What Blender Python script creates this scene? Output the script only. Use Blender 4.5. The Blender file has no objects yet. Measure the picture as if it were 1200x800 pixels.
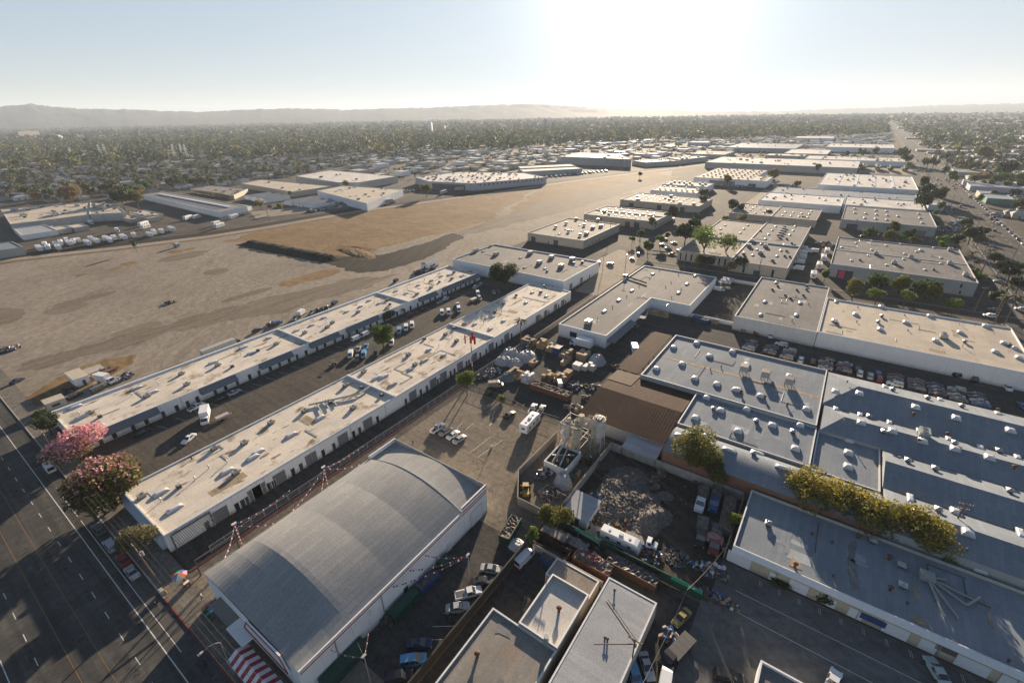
import bpy, math, random
import numpy as np
from mathutils import Vector, Matrix
random.seed(7); RNG = np.random.default_rng(7)
SC = bpy.context.scene
COL = SC.collection
PI = math.pi
# ---------------------------------------------------------------- camera model (metres; X runs along the long sheds, Y along the near street)
FPX, PITCH, ROLL, AZ, CAMH = 546.3, math.radians(26.03), math.radians(-0.935), math.radians(35.43), 85.0
def _axes():
    cp, sp, cr, sr = math.cos(PITCH), math.sin(PITCH), math.cos(ROLL), math.sin(ROLL)
    F = np.array([0, cp, -sp]); U0 = np.array([0, sp, cp]); R0 = np.array([1., 0, 0])
    R = R0*cr + U0*sr; U = -R0*sr + U0*cr
    W = np.array([[math.sin(AZ), math.cos(AZ), 0], [-math.cos(AZ), math.sin(AZ), 0], [0, 0, 1.]])
    return W@F, W@U, W@R
CF, CU, CR = _axes()
def G(px, py, h=0.0):
    """world x, y of the ground point surveyed at photograph pixel (px, py), at height h"""
    d = CF*FPX + CR*(px-600) - CU*(py-400)
    t = (h-CAMH)/d[2]
    return float(d[0]*t), float(d[1]*t)
def P(X, Y, Z=0.0):
    c = np.array([X, Y, Z-CAMH]); w = c@CF
    return (600+FPX*(c@CR)/w, 400-FPX*(c@CU)/w) if w > 1 else (-9999, -9999)
# ---------------------------------------------------------------- materials
MATS = {}
def new_mat(name):
    m = bpy.data.materials.new(name); m.use_nodes = True
    nt = m.node_tree; b = nt.nodes['Principled BSDF']
    MATS[name] = m
    return m, nt, b
def L(nt, a, b): nt.links.new(a, b)
def noise(nt, co, scale, detail=4, rough=.6):
    n = nt.nodes.new('ShaderNodeTexNoise'); n.inputs['Scale'].default_value = scale
    n.inputs['Detail'].default_value = detail; n.inputs['Roughness'].default_value = rough
    if co is not None: L(nt, co, n.inputs['Vector'])
    return n.outputs['Fac']
def ramp(nt, fac, stops):
    r = nt.nodes.new('ShaderNodeValToRGB'); e = r.color_ramp.elements
    while len(e) < len(stops): e.new(.5)
    for el, (p, c) in zip(e, stops):
        el.position = p; el.color = (*c, 1) if len(c) == 3 else c
    L(nt, fac, r.inputs[0]); return r.outputs[0]
def mix(nt, fac, a, b, mode='MIX'):
    n = nt.nodes.new('ShaderNodeMix'); n.data_type = 'RGBA'; n.blend_type = mode
    for sock, v in ((n.inputs[0], fac), (n.inputs[6], a), (n.inputs[7], b)):
        if hasattr(v, 'is_linked') or hasattr(v, 'links'): L(nt, v, sock)
        elif isinstance(v, (int, float)): sock.default_value = v
        else: sock.default_value = (*v, 1)
    return n.outputs[2]
def geo(nt): return nt.nodes.new('ShaderNodeNewGeometry').outputs['Position']
def obc(nt): return nt.nodes.new('ShaderNodeTexCoord').outputs['Object']
def sc_(c, k): return tuple(min(1, x*k) for x in c)
def plain(name, c, rough=.6, var=.18, scale=1.5, metal=0, emit=0, spec=.5):
    """one paint / plastic / metal colour with a little procedural wear"""
    m, nt, b = new_mat(name)
    f = noise(nt, obc(nt), scale, 5)
    L(nt, ramp(nt, f, [(.3, sc_(c, 1-var)), (.7, sc_(c, 1+var))]), b.inputs['Base Color'])
    b.inputs['Roughness'].default_value = rough; b.inputs['Metallic'].default_value = metal
    b.inputs['Specular IOR Level'].default_value = spec
    return m
def vmap(nt, co, scale=(1, 1, 1), rot=0, loc=(0, 0, 0)):
    n = nt.nodes.new('ShaderNodeMapping'); n.inputs['Scale'].default_value = scale
    n.inputs['Rotation'].default_value = (0, 0, rot); n.inputs['Location'].default_value = loc
    L(nt, co, n.inputs['Vector']); return n.outputs[0]
def seams(nt, co, w, h, mortar=.02, rot=0):
    t = nt.nodes.new('ShaderNodeTexBrick'); t.inputs['Scale'].default_value = 1
    t.inputs['Brick Width'].default_value = w; t.inputs['Row Height'].default_value = h
    t.inputs['Mortar Size'].default_value = mortar; t.inputs['Mortar Smooth'].default_value = .3
    L(nt, vmap(nt, co, rot=rot), t.inputs['Vector']); return t.outputs['Fac'], t
def roofing(name, c, c2=None, stain=(.33, .27, .20), stain_amt=.5, w=9, h=1.0, rot=0, seam=.35, rough=.85, bump=.3, spots=.62):
    """membrane / felt roof: sheets with seams, broad weathering, dirt where water stood"""
    m, nt, b = new_mat(name); co = geo(nt); c2 = c2 or sc_(c, .8)
    col = ramp(nt, noise(nt, co, .09, 6, .65), [(.3, c2), (.62, c)])
    col = mix(nt, mixfac(nt, noise(nt, vmap(nt, co, (1, .25, 1), rot), 1.3, 5, .7), .4, .75, .35), col, sc_(c, .72))
    fs, bt = seams(nt, co, w, h, .03, rot)
    bt.inputs['Color1'].default_value = (1, 1, 1, 1); bt.inputs['Color2'].default_value = (.86, .87, .89, 1); bt.inputs['Mortar'].default_value = (1, 1, 1, 1)
    col = mix(nt, 1.0, col, bt.outputs['Color'], 'MULTIPLY')
    st = noise(nt, co, .16, 3, .6)
    col = mix(nt, mixfac(nt, st, spots, spots+.12, stain_amt), col, stain)
    bl = noise(nt, vmap(nt, co, (.35, 1, 1), rot), .42, 3, .55)
    col = mix(nt, mixfac(nt, bl, spots+.05, spots+.12, min(1, stain_amt*1.3)), col, sc_(stain, .75))
    col = mix(nt, scale_(nt, fs, seam), col, sc_(c2, .5))
    col = mix(nt, 1.0, col, ramp(nt, noise(nt, co, 3.5, 4, .7), [(.3, (.80, .80, .80)), (.7, (1.14, 1.14, 1.14))]), 'MULTIPLY')
    L(nt, col, b.inputs['Base Color']); b.inputs['Roughness'].default_value = rough
    b.inputs['Specular IOR Level'].default_value = .10
    bm = nt.nodes.new('ShaderNodeBump'); bm.inputs['Strength'].default_value = bump; bm.inputs['Distance'].default_value = .05
    L(nt, noise(nt, co, 2.5, 4), bm.inputs['Height']); L(nt, bm.outputs[0], b.inputs['Normal'])
    return m
def mixfac(nt, f, lo, hi, amt=1.0):
    n = nt.nodes.new('ShaderNodeMapRange'); n.inputs[1].default_value = lo; n.inputs[2].default_value = hi
    n.inputs[3].default_value = 0; n.inputs[4].default_value = amt; L(nt, f, n.inputs[0]); return n.outputs[0]
def scale_(nt, f, k):
    n = nt.nodes.new('ShaderNodeMath'); n.operation = 'MULTIPLY'; n.inputs[1].default_value = k; L(nt, f, n.inputs[0]); return n.outputs[0]
def walling(name, c, var=.12, w=6, rough=.8, streak=.35):
    m, nt, b = new_mat(name); co = geo(nt)
    col = ramp(nt, noise(nt, co, .35, 6, .65), [(.3, sc_(c, 1-var)), (.65, c)])
    col = mix(nt, mixfac(nt, noise(nt, vmap(nt, co, (1, 1, .12)), 1.6, 4, .7), .5, .8, streak), col, sc_(c, .6))
    sp = nt.nodes.new('ShaderNodeSeparateXYZ'); L(nt, co, sp.inputs[0])      # panel joints and a soiled foot
    ad = nt.nodes.new('ShaderNodeMath'); ad.operation = 'ADD'; L(nt, sp.outputs[0], ad.inputs[0]); L(nt, sp.outputs[1], ad.inputs[1])
    md = nt.nodes.new('ShaderNodeMath'); md.operation = 'FLOORED_MODULO'; md.inputs[1].default_value = w; L(nt, ad.outputs[0], md.inputs[0])
    lt = nt.nodes.new('ShaderNodeMath'); lt.operation = 'LESS_THAN'; lt.inputs[1].default_value = .09; L(nt, md.outputs[0], lt.inputs[0])
    col = mix(nt, scale_(nt, lt.outputs[0], .35), col, sc_(c, .45))
    ft = nt.nodes.new('ShaderNodeMath'); ft.operation = 'MULTIPLY_ADD'; ft.inputs[1].default_value = -1.6; L(nt, noise(nt, co, .9, 4), ft.inputs[0]); L(nt, sp.outputs[2], ft.inputs[2])
    col = mix(nt, mixfac(nt, ft.outputs[0], .35, -.5, .45), col, (.20, .17, .14))
    L(nt, col, b.inputs['Base Color']); b.inputs['Roughness'].default_value = rough
    b.inputs['Specular IOR Level'].default_value = .25
    return m
def grounding(name, stops, scale=.05, fine=1.2, cracks=0, crackcol=(.02, .02, .02), tracks=None, rough=.92, patch=None, warp=False):
    m, nt, b = new_mat(name); co = geo(nt)
    f1 = noise(nt, co, scale, 7, .68)
    col = ramp(nt, f1, stops)
    f2 = noise(nt, co, fine, 6, .7)
    col = mix(nt, 1.0, col, ramp(nt, f2, [(.28, (.62, .62, .62)), (.72, (1.3, 1.3, 1.3))]), 'MULTIPLY')
    if patch:
        v = nt.nodes.new('ShaderNodeTexBrick'); L(nt, vmap(nt, co, loc=(3, 5, 0)), v.inputs['Vector'])
        v.inputs['Scale'].default_value = 1; v.inputs['Brick Width'].default_value = patch[0]; v.inputs['Row Height'].default_value = patch[1]
        v.inputs['Mortar Size'].default_value = .04
        v.inputs['Color1'].default_value = (.82, .83, .84, 1); v.inputs['Color2'].default_value = (1.12, 1.1, 1.08, 1); v.inputs['Mortar'].default_value = (.55, .55, .55, 1)
        col = mix(nt, 1.0, col, v.outputs['Color'], 'MULTIPLY')
    if cracks:
        v = nt.nodes.new('ShaderNodeTexVoronoi'); v.feature = 'DISTANCE_TO_EDGE'; v.inputs['Scale'].default_value = cracks
        dm = nt.nodes.new('ShaderNodeVectorMath'); dm.operation = 'ADD'
        nn = nt.nodes.new('ShaderNodeTexNoise'); nn.inputs['Scale'].default_value = .5; L(nt, co, nn.inputs['Vector'])
        s2 = nt.nodes.new('ShaderNodeVectorMath'); s2.operation = 'SCALE'; s2.inputs['Scale'].default_value = 4; L(nt, nn.outputs['Color'], s2.inputs[0])
        L(nt, co, dm.inputs[0]); L(nt, s2.outputs[0], dm.inputs[1]); L(nt, dm.outputs[0], v.inputs['Vector'])
        col = mix(nt, mixfac(nt, v.outputs['Distance'], .012, .004, .55), col, crackcol)
    if tracks:
        wn = nt.nodes.new('ShaderNodeTexNoise'); wn.inputs['Scale'].default_value = .016; wn.inputs['Detail'].default_value = 3; L(nt, co, wn.inputs['Vector'])
        ws = nt.nodes.new('ShaderNodeVectorMath'); ws.operation = 'SCALE'; ws.inputs['Scale'].default_value = 46; L(nt, wn.outputs['Color'], ws.inputs[0])
        wa = nt.nodes.new('ShaderNodeVectorMath'); wa.operation = 'ADD'; L(nt, co, wa.inputs[0]); L(nt, ws.outputs[0], wa.inputs[1]); wco = wa.outputs[0] if warp else co
        for tk_ in tracks:
            (ang, sc, amt, dk) = tk_[:4]
            wv = nt.nodes.new('ShaderNodeTexNoise'); wv.inputs['Scale'].default_value = sc; wv.inputs['Detail'].default_value = 5; wv.inputs['Distortion'].default_value = .5
            L(nt, vmap(nt, vmap(nt, wco, rot=ang), (1, .03, 1)), wv.inputs['Vector'])
            fc = mixfac(nt, wv.outputs['Fac'], .47, .62, amt)
            if len(tk_) > 4:
                mk = nt.nodes.new('ShaderNodeMath'); mk.operation = 'MULTIPLY'; L(nt, fc, mk.inputs[0])
                L(nt, mixfac(nt, noise(nt, vmap(nt, co, loc=(tk_[4]*37, 5, 0)), .011, 2), *((.46, .54) if tk_[4] > 0 else (.54, .46))), mk.inputs[1]); fc = mk.outputs[0]
            col = mix(nt, fc, col, dk)
    L(nt, col, b.inputs['Base Color']); b.inputs['Roughness'].default_value = rough
    b.inputs['Specular IOR Level'].default_value = .08
    bm = nt.nodes.new('ShaderNodeBump'); bm.inputs['Strength'].default_value = .45; bm.inputs['Distance'].default_value = .06
    L(nt, f2, bm.inputs['Height']); L(nt, bm.outputs[0], b.inputs['Normal'])
    return m
def leafmat(name, cols, trans=.35):
    m, nt, b = new_mat(name); co = geo(nt)
    oi = nt.nodes.new('ShaderNodeObjectInfo')
    wn = nt.nodes.new('ShaderNodeTexWhiteNoise'); wn.noise_dimensions = '3D'
    sn = nt.nodes.new('ShaderNodeVectorMath'); sn.operation = 'SNAP'; sn.inputs[1].default_value = (.5, .5, .5)
    L(nt, co, sn.inputs[0]); L(nt, sn.outputs[0], wn.inputs['Vector'])
    f = nt.nodes.new('ShaderNodeMath'); f.operation = 'MULTIPLY_ADD'; f.inputs[1].default_value = .55
    L(nt, noise(nt, co, .22, 3), f.inputs[0]); g = nt.nodes.new('ShaderNodeMath'); g.operation = 'MULTIPLY'; g.inputs[1].default_value = .45
    L(nt, wn.outputs['Value'], g.inputs[0]); L(nt, g.outputs[0], f.inputs[2])
    n = len(cols)
    col = ramp(nt, f.outputs[0], [(.2+.6*i/(n-1), c) for i, c in enumerate(cols)])
    hs = nt.nodes.new('ShaderNodeHueSaturation'); L(nt, col, hs.inputs['Color'])
    mr = nt.nodes.new('ShaderNodeMapRange'); mr.inputs[3].default_value = .8; mr.inputs[4].default_value = 1.25
    L(nt, oi.outputs['Random'], mr.inputs[0]); L(nt, mr.outputs[0], hs.inputs['Value'])
    L(nt, hs.outputs[0], b.inputs['Base Color']); b.inputs['Roughness'].default_value = .65; b.inputs['Specular IOR Level'].default_value = .25
    tr = nt.nodes.new('ShaderNodeBsdfTranslucent'); L(nt, hs.outputs[0], tr.inputs['Color'])
    ms = nt.nodes.new('ShaderNodeMixShader'); ms.inputs[0].default_value = trans
    L(nt, b.outputs[0], ms.inputs[1]); L(nt, tr.outputs[0], ms.inputs[2])
    L(nt, ms.outputs[0], nt.nodes['Material Output'].inputs['Surface'])
    return m
def M(n): return MATS[n]
# ---------------------------------------------------------------- mesh builder
class MB:
    def __init__(s): s.v = []; s.f = []; s.m = []
    def add(s, vs, fs, mi=0):
        o = len(s.v); s.v += [tuple(map(float, p)) for p in vs]
        for f in fs: s.f.append(tuple(i+o for i in f)); s.m.append(mi)
    def quad(s, a, b, c, d, mi=0): s.add([a, b, c, d], [(0, 1, 2, 3)], mi)
    def box(s, x0, y0, z0, x1, y1, z1, mi=0, bottom=False):
        vs = [(x0, y0, z0), (x1, y0, z0), (x1, y1, z0), (x0, y1, z0), (x0, y0, z1), (x1, y0, z1), (x1, y1, z1), (x0, y1, z1)]
        fs = [(4, 5, 6, 7), (0, 1, 5, 4), (1, 2, 6, 5), (2, 3, 7, 6), (3, 0, 4, 7)]
        if bottom: fs.append((3, 2, 1, 0))
        s.add(vs, fs, mi)
    def obox(s, c, ax, hx, hy, z0, z1, mi=0):
        """box turned by angle ax about its centre c"""
        ca, sa = math.cos(ax), math.sin(ax)
        q = [(c[0]+ca*a-sa*b, c[1]+sa*a+ca*b) for a, b in ((-hx, -hy), (hx, -hy), (hx, hy), (-hx, hy))]
        s.prism(q, z0, z1, mi, mi, True)
    def prism(s, poly, z0, z1, mt=0, ms=0, bottom=False):
        n = len(poly); vs = [(x, y, z0) for x, y in poly]+[(x, y, z1) for x, y in poly]
        s.add(vs, [(i, (i+1) % n, n+(i+1) % n, n+i) for i in range(n)], ms)
        s.add([(x, y, z1) for x, y in poly], [tuple(range(n))], mt)
        if bottom: s.add([(x, y, z0) for x, y in poly], [tuple(reversed(range(n)))], ms)
    def cyl(s, x, y, z0, z1, r0, r1=None, n=10, mi=0, cap=True):
        r1 = r0 if r1 is None else r1
        vs = [(x+r0*math.cos(2*PI*i/n), y+r0*math.sin(2*PI*i/n), z0) for i in range(n)]+[(x+r1*math.cos(2*PI*i/n), y+r1*math.sin(2*PI*i/n), z1) for i in range(n)]
        fs = [(i, (i+1) % n, n+(i+1) % n, n+i) for i in range(n)]
        if cap: fs += [tuple(range(n, 2*n)), tuple(reversed(range(n)))]
        s.add(vs, fs, mi)
    def tube(s, p, q, r, n=6, mi=0, r2=None):
        p = Vector(p); q = Vector(q); d = (q-p).normalized(); r2 = r if r2 is None else r2
        a = d.orthogonal().normalized(); b = d.cross(a)
        vs = [p+(a*math.cos(2*PI*i/n)+b*math.sin(2*PI*i/n))*r for i in range(n)]+[q+(a*math.cos(2*PI*i/n)+b*math.sin(2*PI*i/n))*r2 for i in range(n)]
        s.add(vs, [(i, (i+1) % n, n+(i+1) % n, n+i) for i in range(n)]+[tuple(range(n, 2*n)), tuple(reversed(range(n)))], mi)
    def path(s, pts, r, n=5, mi=0):
        for a, b in zip(pts, pts[1:]): s.tube(a, b, r, n, mi)
    def rings(s, rr, mi=0, closed=True, caps=True):
        n = len(rr[0]); vs = [p for r in rr for p in r]; fs = []
        for k in range(len(rr)-1):
            for i in range(n if closed else n-1):
                j = (i+1) % n; fs.append((k*n+i, k*n+j, (k+1)*n+j, (k+1)*n+i))
        if caps: fs += [tuple(reversed(range(n))), tuple(range((len(rr)-1)*n, len(rr)*n))]
        s.add(vs, fs, mi)
    def mesh(s, name, mats):
        me = bpy.data.meshes.new(name); me.from_pydata(s.v, [], s.f)
        for m in mats: me.materials.append(M(m) if isinstance(m, str) else m)
        me.polygons.foreach_set('material_index', s.m)
        me.update(); return me
    def build(s, name, mats, parent=None, loc=(0, 0, 0), rot=0, smooth=False):
        if isinstance(mats, str): mats = [mats]
        me = s.mesh(name, mats)
        if smooth: me.polygons.foreach_set('use_smooth', [True]*len(me.polygons))
        return place(name, me, parent, loc, rot)
def place(name, me, parent=None, loc=(0, 0, 0), rot=0, sc=None):
    o = bpy.data.objects.new(name, me); COL.objects.link(o); o.location = loc; o.rotation_euler = (0, 0, rot)
    if sc is not None: o.scale = (sc, sc, sc) if isinstance(sc, (int, float)) else sc
    if parent is not None: o.parent = parent
    return o
def tag(o, label, cat, group=None, kind=None):
    if label: o['label'] = label
    if cat: o['category'] = cat
    if group: o['group'] = group
    if kind: o['kind'] = kind
    return o
def thing(name, label, cat, loc=(0, 0, 0), rot=0, group=None):
    o = bpy.data.objects.new(name, None); COL.objects.link(o); o.empty_display_size = .5
    o.location = loc; o.rotation_euler = (0, 0, rot); return tag(o, label, cat, group)
def struct(name, mb, mats): 
    o = mb.build(name, mats); o['kind'] = 'structure'; return o
def sheet(name, poly, z, mat, step=0, label=None):
    mb = MB(); mb.add([(x, y, z) for x, y in poly], [tuple(range(len(poly)))]); return struct(name, mb, mat)
# ---------------------------------------------------------------- the palette (real-world base colours)
plain('patch_blue_dark', (.19, .215, .24), .9, .15, .8); plain('patch_blue_pale', (.31, .335, .36), .9, .12, .8); plain('patch_grey_dark', (.15, .147, .142), .9, .15, .8); plain('patch_grey_pale', (.285, .275, .262), .9, .12, .8)
plain('roof_patch_dark', (.17, .17, .17), .9, .2, .8); plain('roof_patch_pale', (.52, .50, .47), .9, .12, .8); plain('roof_patch_dirt', (.30, .23, .15), .95, .35, .6)
roofing('white_roof', (.76, .68, .57), (.58, .52, .44), stain=(.25, .17, .10), w=12, h=3.0, seam=.45, spots=.57, stain_amt=.75)
roofing('cream_roof', (.62, .54, .43), (.48, .42, .34), stain=(.42, .33, .24), w=14, h=5, seam=.3, spots=.60, stain_amt=.45)
roofing('bright_roof', (.72, .68, .62), (.52, .49, .45), w=8, h=6, seam=.2, spots=.66, stain_amt=.3)
roofing('grey_roof', (.235, .225, .215), (.165, .16, .155), w=10, h=1.0, seam=.35, spots=.62, stain_amt=.35)
roofing('blue_grey_roof', (.27, .30, .33), (.20, .23, .26), stain=(.33, .24, .13), w=10, h=1.0, rot=0, seam=.4, spots=.66, stain_amt=.55)
roofing('vault_roof', (.37, .365, .35), (.30, .30, .295), stain=(.25, .24, .23), w=7, h=1.1, seam=.6, spots=.64, stain_amt=.3)
roofing('beige_roof', (.31, .28, .245), (.23, .21, .185), stain=(.30, .21, .13), w=9, h=1.0, seam=.3, spots=.62)
roofing('metal_roof', (.42, .43, .44), (.34, .35, .37), stain=(.30, .22, .15), w=20, h=.9, rot=PI/2, seam=.3, spots=.68, rough=.5)
roofing('rust_roof', (.085, .046, .030), (.050, .029, .021), stain=(.15, .10, .07), w=2.4, h=.8, rot=PI/2, seam=.9, spots=.60, stain_amt=.35)
roofing('pale_rust_roof', (.17, .125, .095), (.13, .095, .07), w=3, h=.8, rot=PI/2, seam=.6, spots=.68)
roofing('solar_blue_roof', (.15, .19, .23), (.11, .14, .18), w=6, h=1.5, seam=.5)
walling('white_wall', (.80, .80, .80), .06, streak=.25)
walling('cream_wall', (.52, .46, .35), .1)
walling('grey_wall', (.42, .42, .41), .12)
walling('tan_wall', (.46, .41, .34), .12)
walling('block_wall', (.30, .27, .24), .2)
walling('red_block', (.28, .15, .10), .25)
walling('dark_wall', (.05, .048, .045), .25)
walling('green_wall', (.10, .26, .20), .1); walling('lilac_wall', (.48, .46, .50), .1)
walling('peeling_wall', (.70, .69, .66), .15, streak=.55)
plain('parapet', (.60, .62, .64), .7, .12); plain('blue_parapet', (.50, .55, .60), .7, .12)
plain('slate_awning', (.12, .15, .17), .7, .3, 3)
plain('roller_door', (.17, .18, .19), .6, .1); plain('white_door', (.72, .73, .75), .5, .08); plain('dark_door', (.05, .06, .07), .5)
plain('window_glass', (.03, .035, .045), .12, .2, spec=.8)
plain('skylight', (.58, .59, .60), .35, .08); plain('skylight_curb', (.45, .46, .47), .6)
plain('ac_grey', (.30, .30, .29), .55, .25, 4); plain('ac_dark', (.06, .06, .06), .6); plain('duct', (.40, .39, .37), .5, .2)
plain('galv', (.45, .46, .46), .4, .15, metal=.5); plain('rust', (.13, .055, .03), .85, .4, 3); plain('red_stripe', (.40, .02, .03), .6, .1); plain('steel_dark', (.07, .07, .07), .6)
plain('white_paint', (.72, .72, .72), .45, .05); plain('road_white', (.62, .61, .58), .8, .25, 3); plain('road_yellow', (.20, .115, .045), .8, .3, 3)
plain('kerb_grey', (.33, .31, .28), .9, .2); plain('kerb_red', (.19, .035, .03), .8, .25, 2)
plain('red', (.42, .03, .03), .5); plain('blue', (.02, .06, .20), .5); plain('green', (.008, .06, .04), .6, .25, 2); plain('teal', (.02, .30, .22), .6)
plain('silo_grey', (.50, .47, .43), .7, .25, 1.0); plain('yellow', (.36, .23, .03), .5, .3, 2); plain('orange', (.5, .16, .02), .6); plain('wood', (.30, .20, .11), .8, .3, 3); plain('pole_wood', (.13, .085, .055), .9, .3, 4)
plain('cardboard', (.36, .26, .15), .85, .3, 3); plain('tarp_grey', (.33, .34, .36), .6, .3, 2); plain('tarp_blue', (.05, .22, .60), .5); plain('tarp_tan', (.35, .26, .18), .7, .2, 2)
plain('rubber', (.018, .018, .018), .8); plain('chrome', (.5, .5, .5), .25, metal=.9); plain('headlight', (.75, .75, .72), .15); plain('taillight', (.35, .01, .01), .3)
plain('concrete', (.36, .33, .29), .9, .2, .6); plain('bark', (.11, .075, .05), .95, .3, 3); plain('palm_bark', (.18, .13, .09), .95, .3, 4)
plain('dirt_stain', (.34, .25, .15), .95, .4, .8); plain('rubble', (.15, .135, .12), .95, .5, 1.2); plain('rubble_light', (.26, .24, .22), .95, .35, 1.2); plain('scrap', (.13, .10, .08), .85, .6, 2.0); plain('scrap_white', (.55, .55, .54), .7, .3, 2)
plain('skin', (.45, .28, .2), .6); plain('cloth_dark', (.03, .035, .05), .8); plain('cloth_light', (.45, .45, .47), .8); plain('wire', (.10, .09, .08), .7)
plain('container_brown', (.07, .036, .024), .7, .35, 1.5); plain('container_rust', (.15, .065, .042), .75, .35, 1.5); plain('faded_cloth', (.30, .17, .16), .8, .3, 2); plain('pink', (.55, .06, .16), .5)
plain('stripe_white', (.72, .72, .74), .7, .05); plain('stripe_red', (.34, .025, .035), .7, .1)
for n_, c_ in dict(white=(.72, .73, .74), silver=(.40, .41, .42), grey=(.13, .135, .14), black=(.014, .015, .017), red=(.24, .02, .02), blue=(.02, .09, .26),
                   navy=(.012, .025, .07), beige=(.40, .35, .27), green=(.03, .09, .06), maroon=(.14, .03, .03), teal=(.42, .52, .50), yellow=(.30, .22, .06), brown=(.14, .09, .06), tan=(.36, .27, .18), lightblue=(.12, .30, .50), orange=(.5, .15, .02)).items():
    m_ = plain('car_'+n_, c_, .38, .04, 1.0); m_.node_tree.nodes['Principled BSDF'].inputs['Coat Weight'].default_value = .12
grounding('asphalt', [(.3, (.055, .053, .050)), (.7, (.092, .087, .080))], .07, .9, cracks=.11, tracks=[(.1, .7, .35, (.022, .022, .022))])
grounding('street_asphalt', [(.3, (.072, .070, .067)), (.7, (.115, .109, .100))], .06, .9, cracks=.09, tracks=[(0, .55, .5, (.042, .041, .040)), (0, .9, .35, (.12, .115, .105)), (0, .28, .4, (.05, .05, .048))], patch=(24, 3.4))
grounding('old_asphalt', [(.3, (.155, .132, .105)), (.7, (.235, .20, .158))], .06, .8, cracks=.10, crackcol=(.04, .036, .03), tracks=[(.0, .8, .25, (.075, .068, .058))])
grounding('lot_asphalt', [(.3, (.075, .067, .058)), (.7, (.12, .105, .088))], .06, .8, cracks=.13, tracks=[(.0, .8, .3, (.035, .034, .032))])
grounding('pale_concrete', [(.3, (.26, .225, .18)), (.7, (.36, .31, .25))], .05, .6, cracks=.12, crackcol=(.1, .08, .06), tracks=[(.4, .6, .3, (.20, .17, .13))])
grounding('blue_concrete', [(.3, (.10, .098, .095)), (.7, (.18, .172, .162))], .08, .7, tracks=[(.5, .5, .5, (.17, .165, .16)), (-.6, .5, .3, (.07, .07, .07))])
grounding('sidewalk', [(.3, (.15, .135, .115)), (.7, (.21, .19, .16))], .2, 1.3, patch=(1.5, 1.5))
grounding('town_ground', [(.3, (.055, .050, .040)), (.5, (.10, .085, .068)), (.7, (.15, .13, .10))], .03, .15)
grounding('industrial_ground', [(.3, (.055, .052, .048)), (.5, (.085, .077, .067)), (.72, (.16, .135, .105))], .03, .25)
grounding('bare_dirt', [(.28, (.15, .127, .10)), (.42, (.25, .215, .172)), (.60, (.30, .26, .21)), (.76, (.32, .22, .12))], .020, .35, tracks=[(.06, .7, .42, (.15, .125, .098), 1), (.06, 1.4, .35, (.33, .285, .23), 1), (.75, .7, .42, (.15, .125, .098), -1), (.72, 1.3, .35, (.33, .285, .23), -1), (.9, .25, .25, (.14, .115, .09))], warp=True)
grounding('dry_grass', [(.25, (.12, .075, .038)), (.45, (.21, .130, .062)), (.6, (.26, .175, .085)), (.78, (.21, .175, .125))], .025, .5, tracks=[(.15, .3, .55, (.12, .08, .045)), (-.5, .3, .4, (.29, .21, .12)), (-.16, .8, .3, (.10, .07, .04))], warp=True)
grounding('tyre_road', [(.3, (.15, .125, .095)), (.7, (.225, .19, .145))], .04, .5, tracks=[(PI/2+.05, .5, .55, (.085, .072, .057)), (PI/2-.1, .8, .45, (.24, .20, .155))])
grounding('dark_soil', [(.3, (.014, .013, .011)), (.7, (.034, .030, .025))], .12, .7, tracks=[(PI/2-.5, .6, .5, (.06, .052, .042))])  # dark field soil; also carries the painted shade of the earth bank
grounding('weeds_soil', [(.3, (.09, .075, .05)), (.5, (.17, .12, .07)), (.75, (.24, .17, .09))], .15, .9)
grounding('ballast', [(.3, (.018, .017, .016)), (.7, (.036, .033, .029))], .1, .9)
grounding('yard_mud', [(.3, (.035, .030, .024)), (.7, (.075, .062, .05))], .12, .8, tracks=[(.4, .6, .4, (.14, .115, .09))])
grounding('hill_scrub', [(.3, (.035, .037, .026)), (.5, (.055, .053, .035)), (.7, (.085, .075, .05))], .004, .012)
leafmat('leaf_green', [(.035, .065, .014), (.07, .115, .022), (.12, .165, .035)], .4)
leafmat('leaf_bright', [(.06, .10, .015), (.11, .16, .025), (.18, .22, .04)])
leafmat('leaf_dark', [(.020, .035, .012), (.035, .055, .018), (.055, .075, .025)])
leafmat('leaf_olive', [(.07, .08, .02), (.13, .125, .03), (.21, .18, .045)], .4)
leafmat('leaf_autumn', [(.09, .105, .022), (.19, .18, .03), (.32, .26, .045), (.28, .16, .03)], .4)
leafmat('leaf_tan', [(.14, .10, .05), (.22, .16, .08), (.28, .21, .11)])
leafmat('leaf_pine', [(.12, .125, .05), (.16, .145, .065), (.22, .19, .09)])
leafmat('blossom_pink', [(.10, .09, .03), (.52, .22, .25), (.74, .36, .41), (.84, .52, .55)], .25)
leafmat('leaf_palm', [(.05, .065, .02), (.09, .10, .035), (.15, .14, .06)])
leafmat('town_leaf', [(.016, .026, .012), (.030, .044, .018), (.050, .060, .024), (.085, .078, .032)], .3)
grounding('yard_floor', [(.3, (.13, .115, .095)), (.7, (.22, .19, .155))], .1, .8, tracks=[(.6, .5, .6, (.14, .09, .05))])
# ---------------------------------------------------------------- light, air and camera
SUN_AZ, SUN_EL = math.radians(21.5), math.radians(12.0)
SDIR = Vector((math.cos(SUN_AZ)*math.cos(SUN_EL), math.sin(SUN_AZ)*math.cos(SUN_EL), math.sin(SUN_EL)))
w = bpy.data.worlds.new('World'); SC.world = w; w.use_nodes = True
nt = w.node_tree; bg = nt.nodes['Background']
sky = nt.nodes.new('ShaderNodeTexSky'); sky.sky_type = 'NISHITA'; sky.sun_disc = False
sky.sun_elevation = SUN_EL; sky.sun_rotation = PI/2-SUN_AZ
sky.altitude = 200; sky.air_density = 1.0; sky.dust_density = 1.0; sky.ozone_density = 1.0
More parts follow.
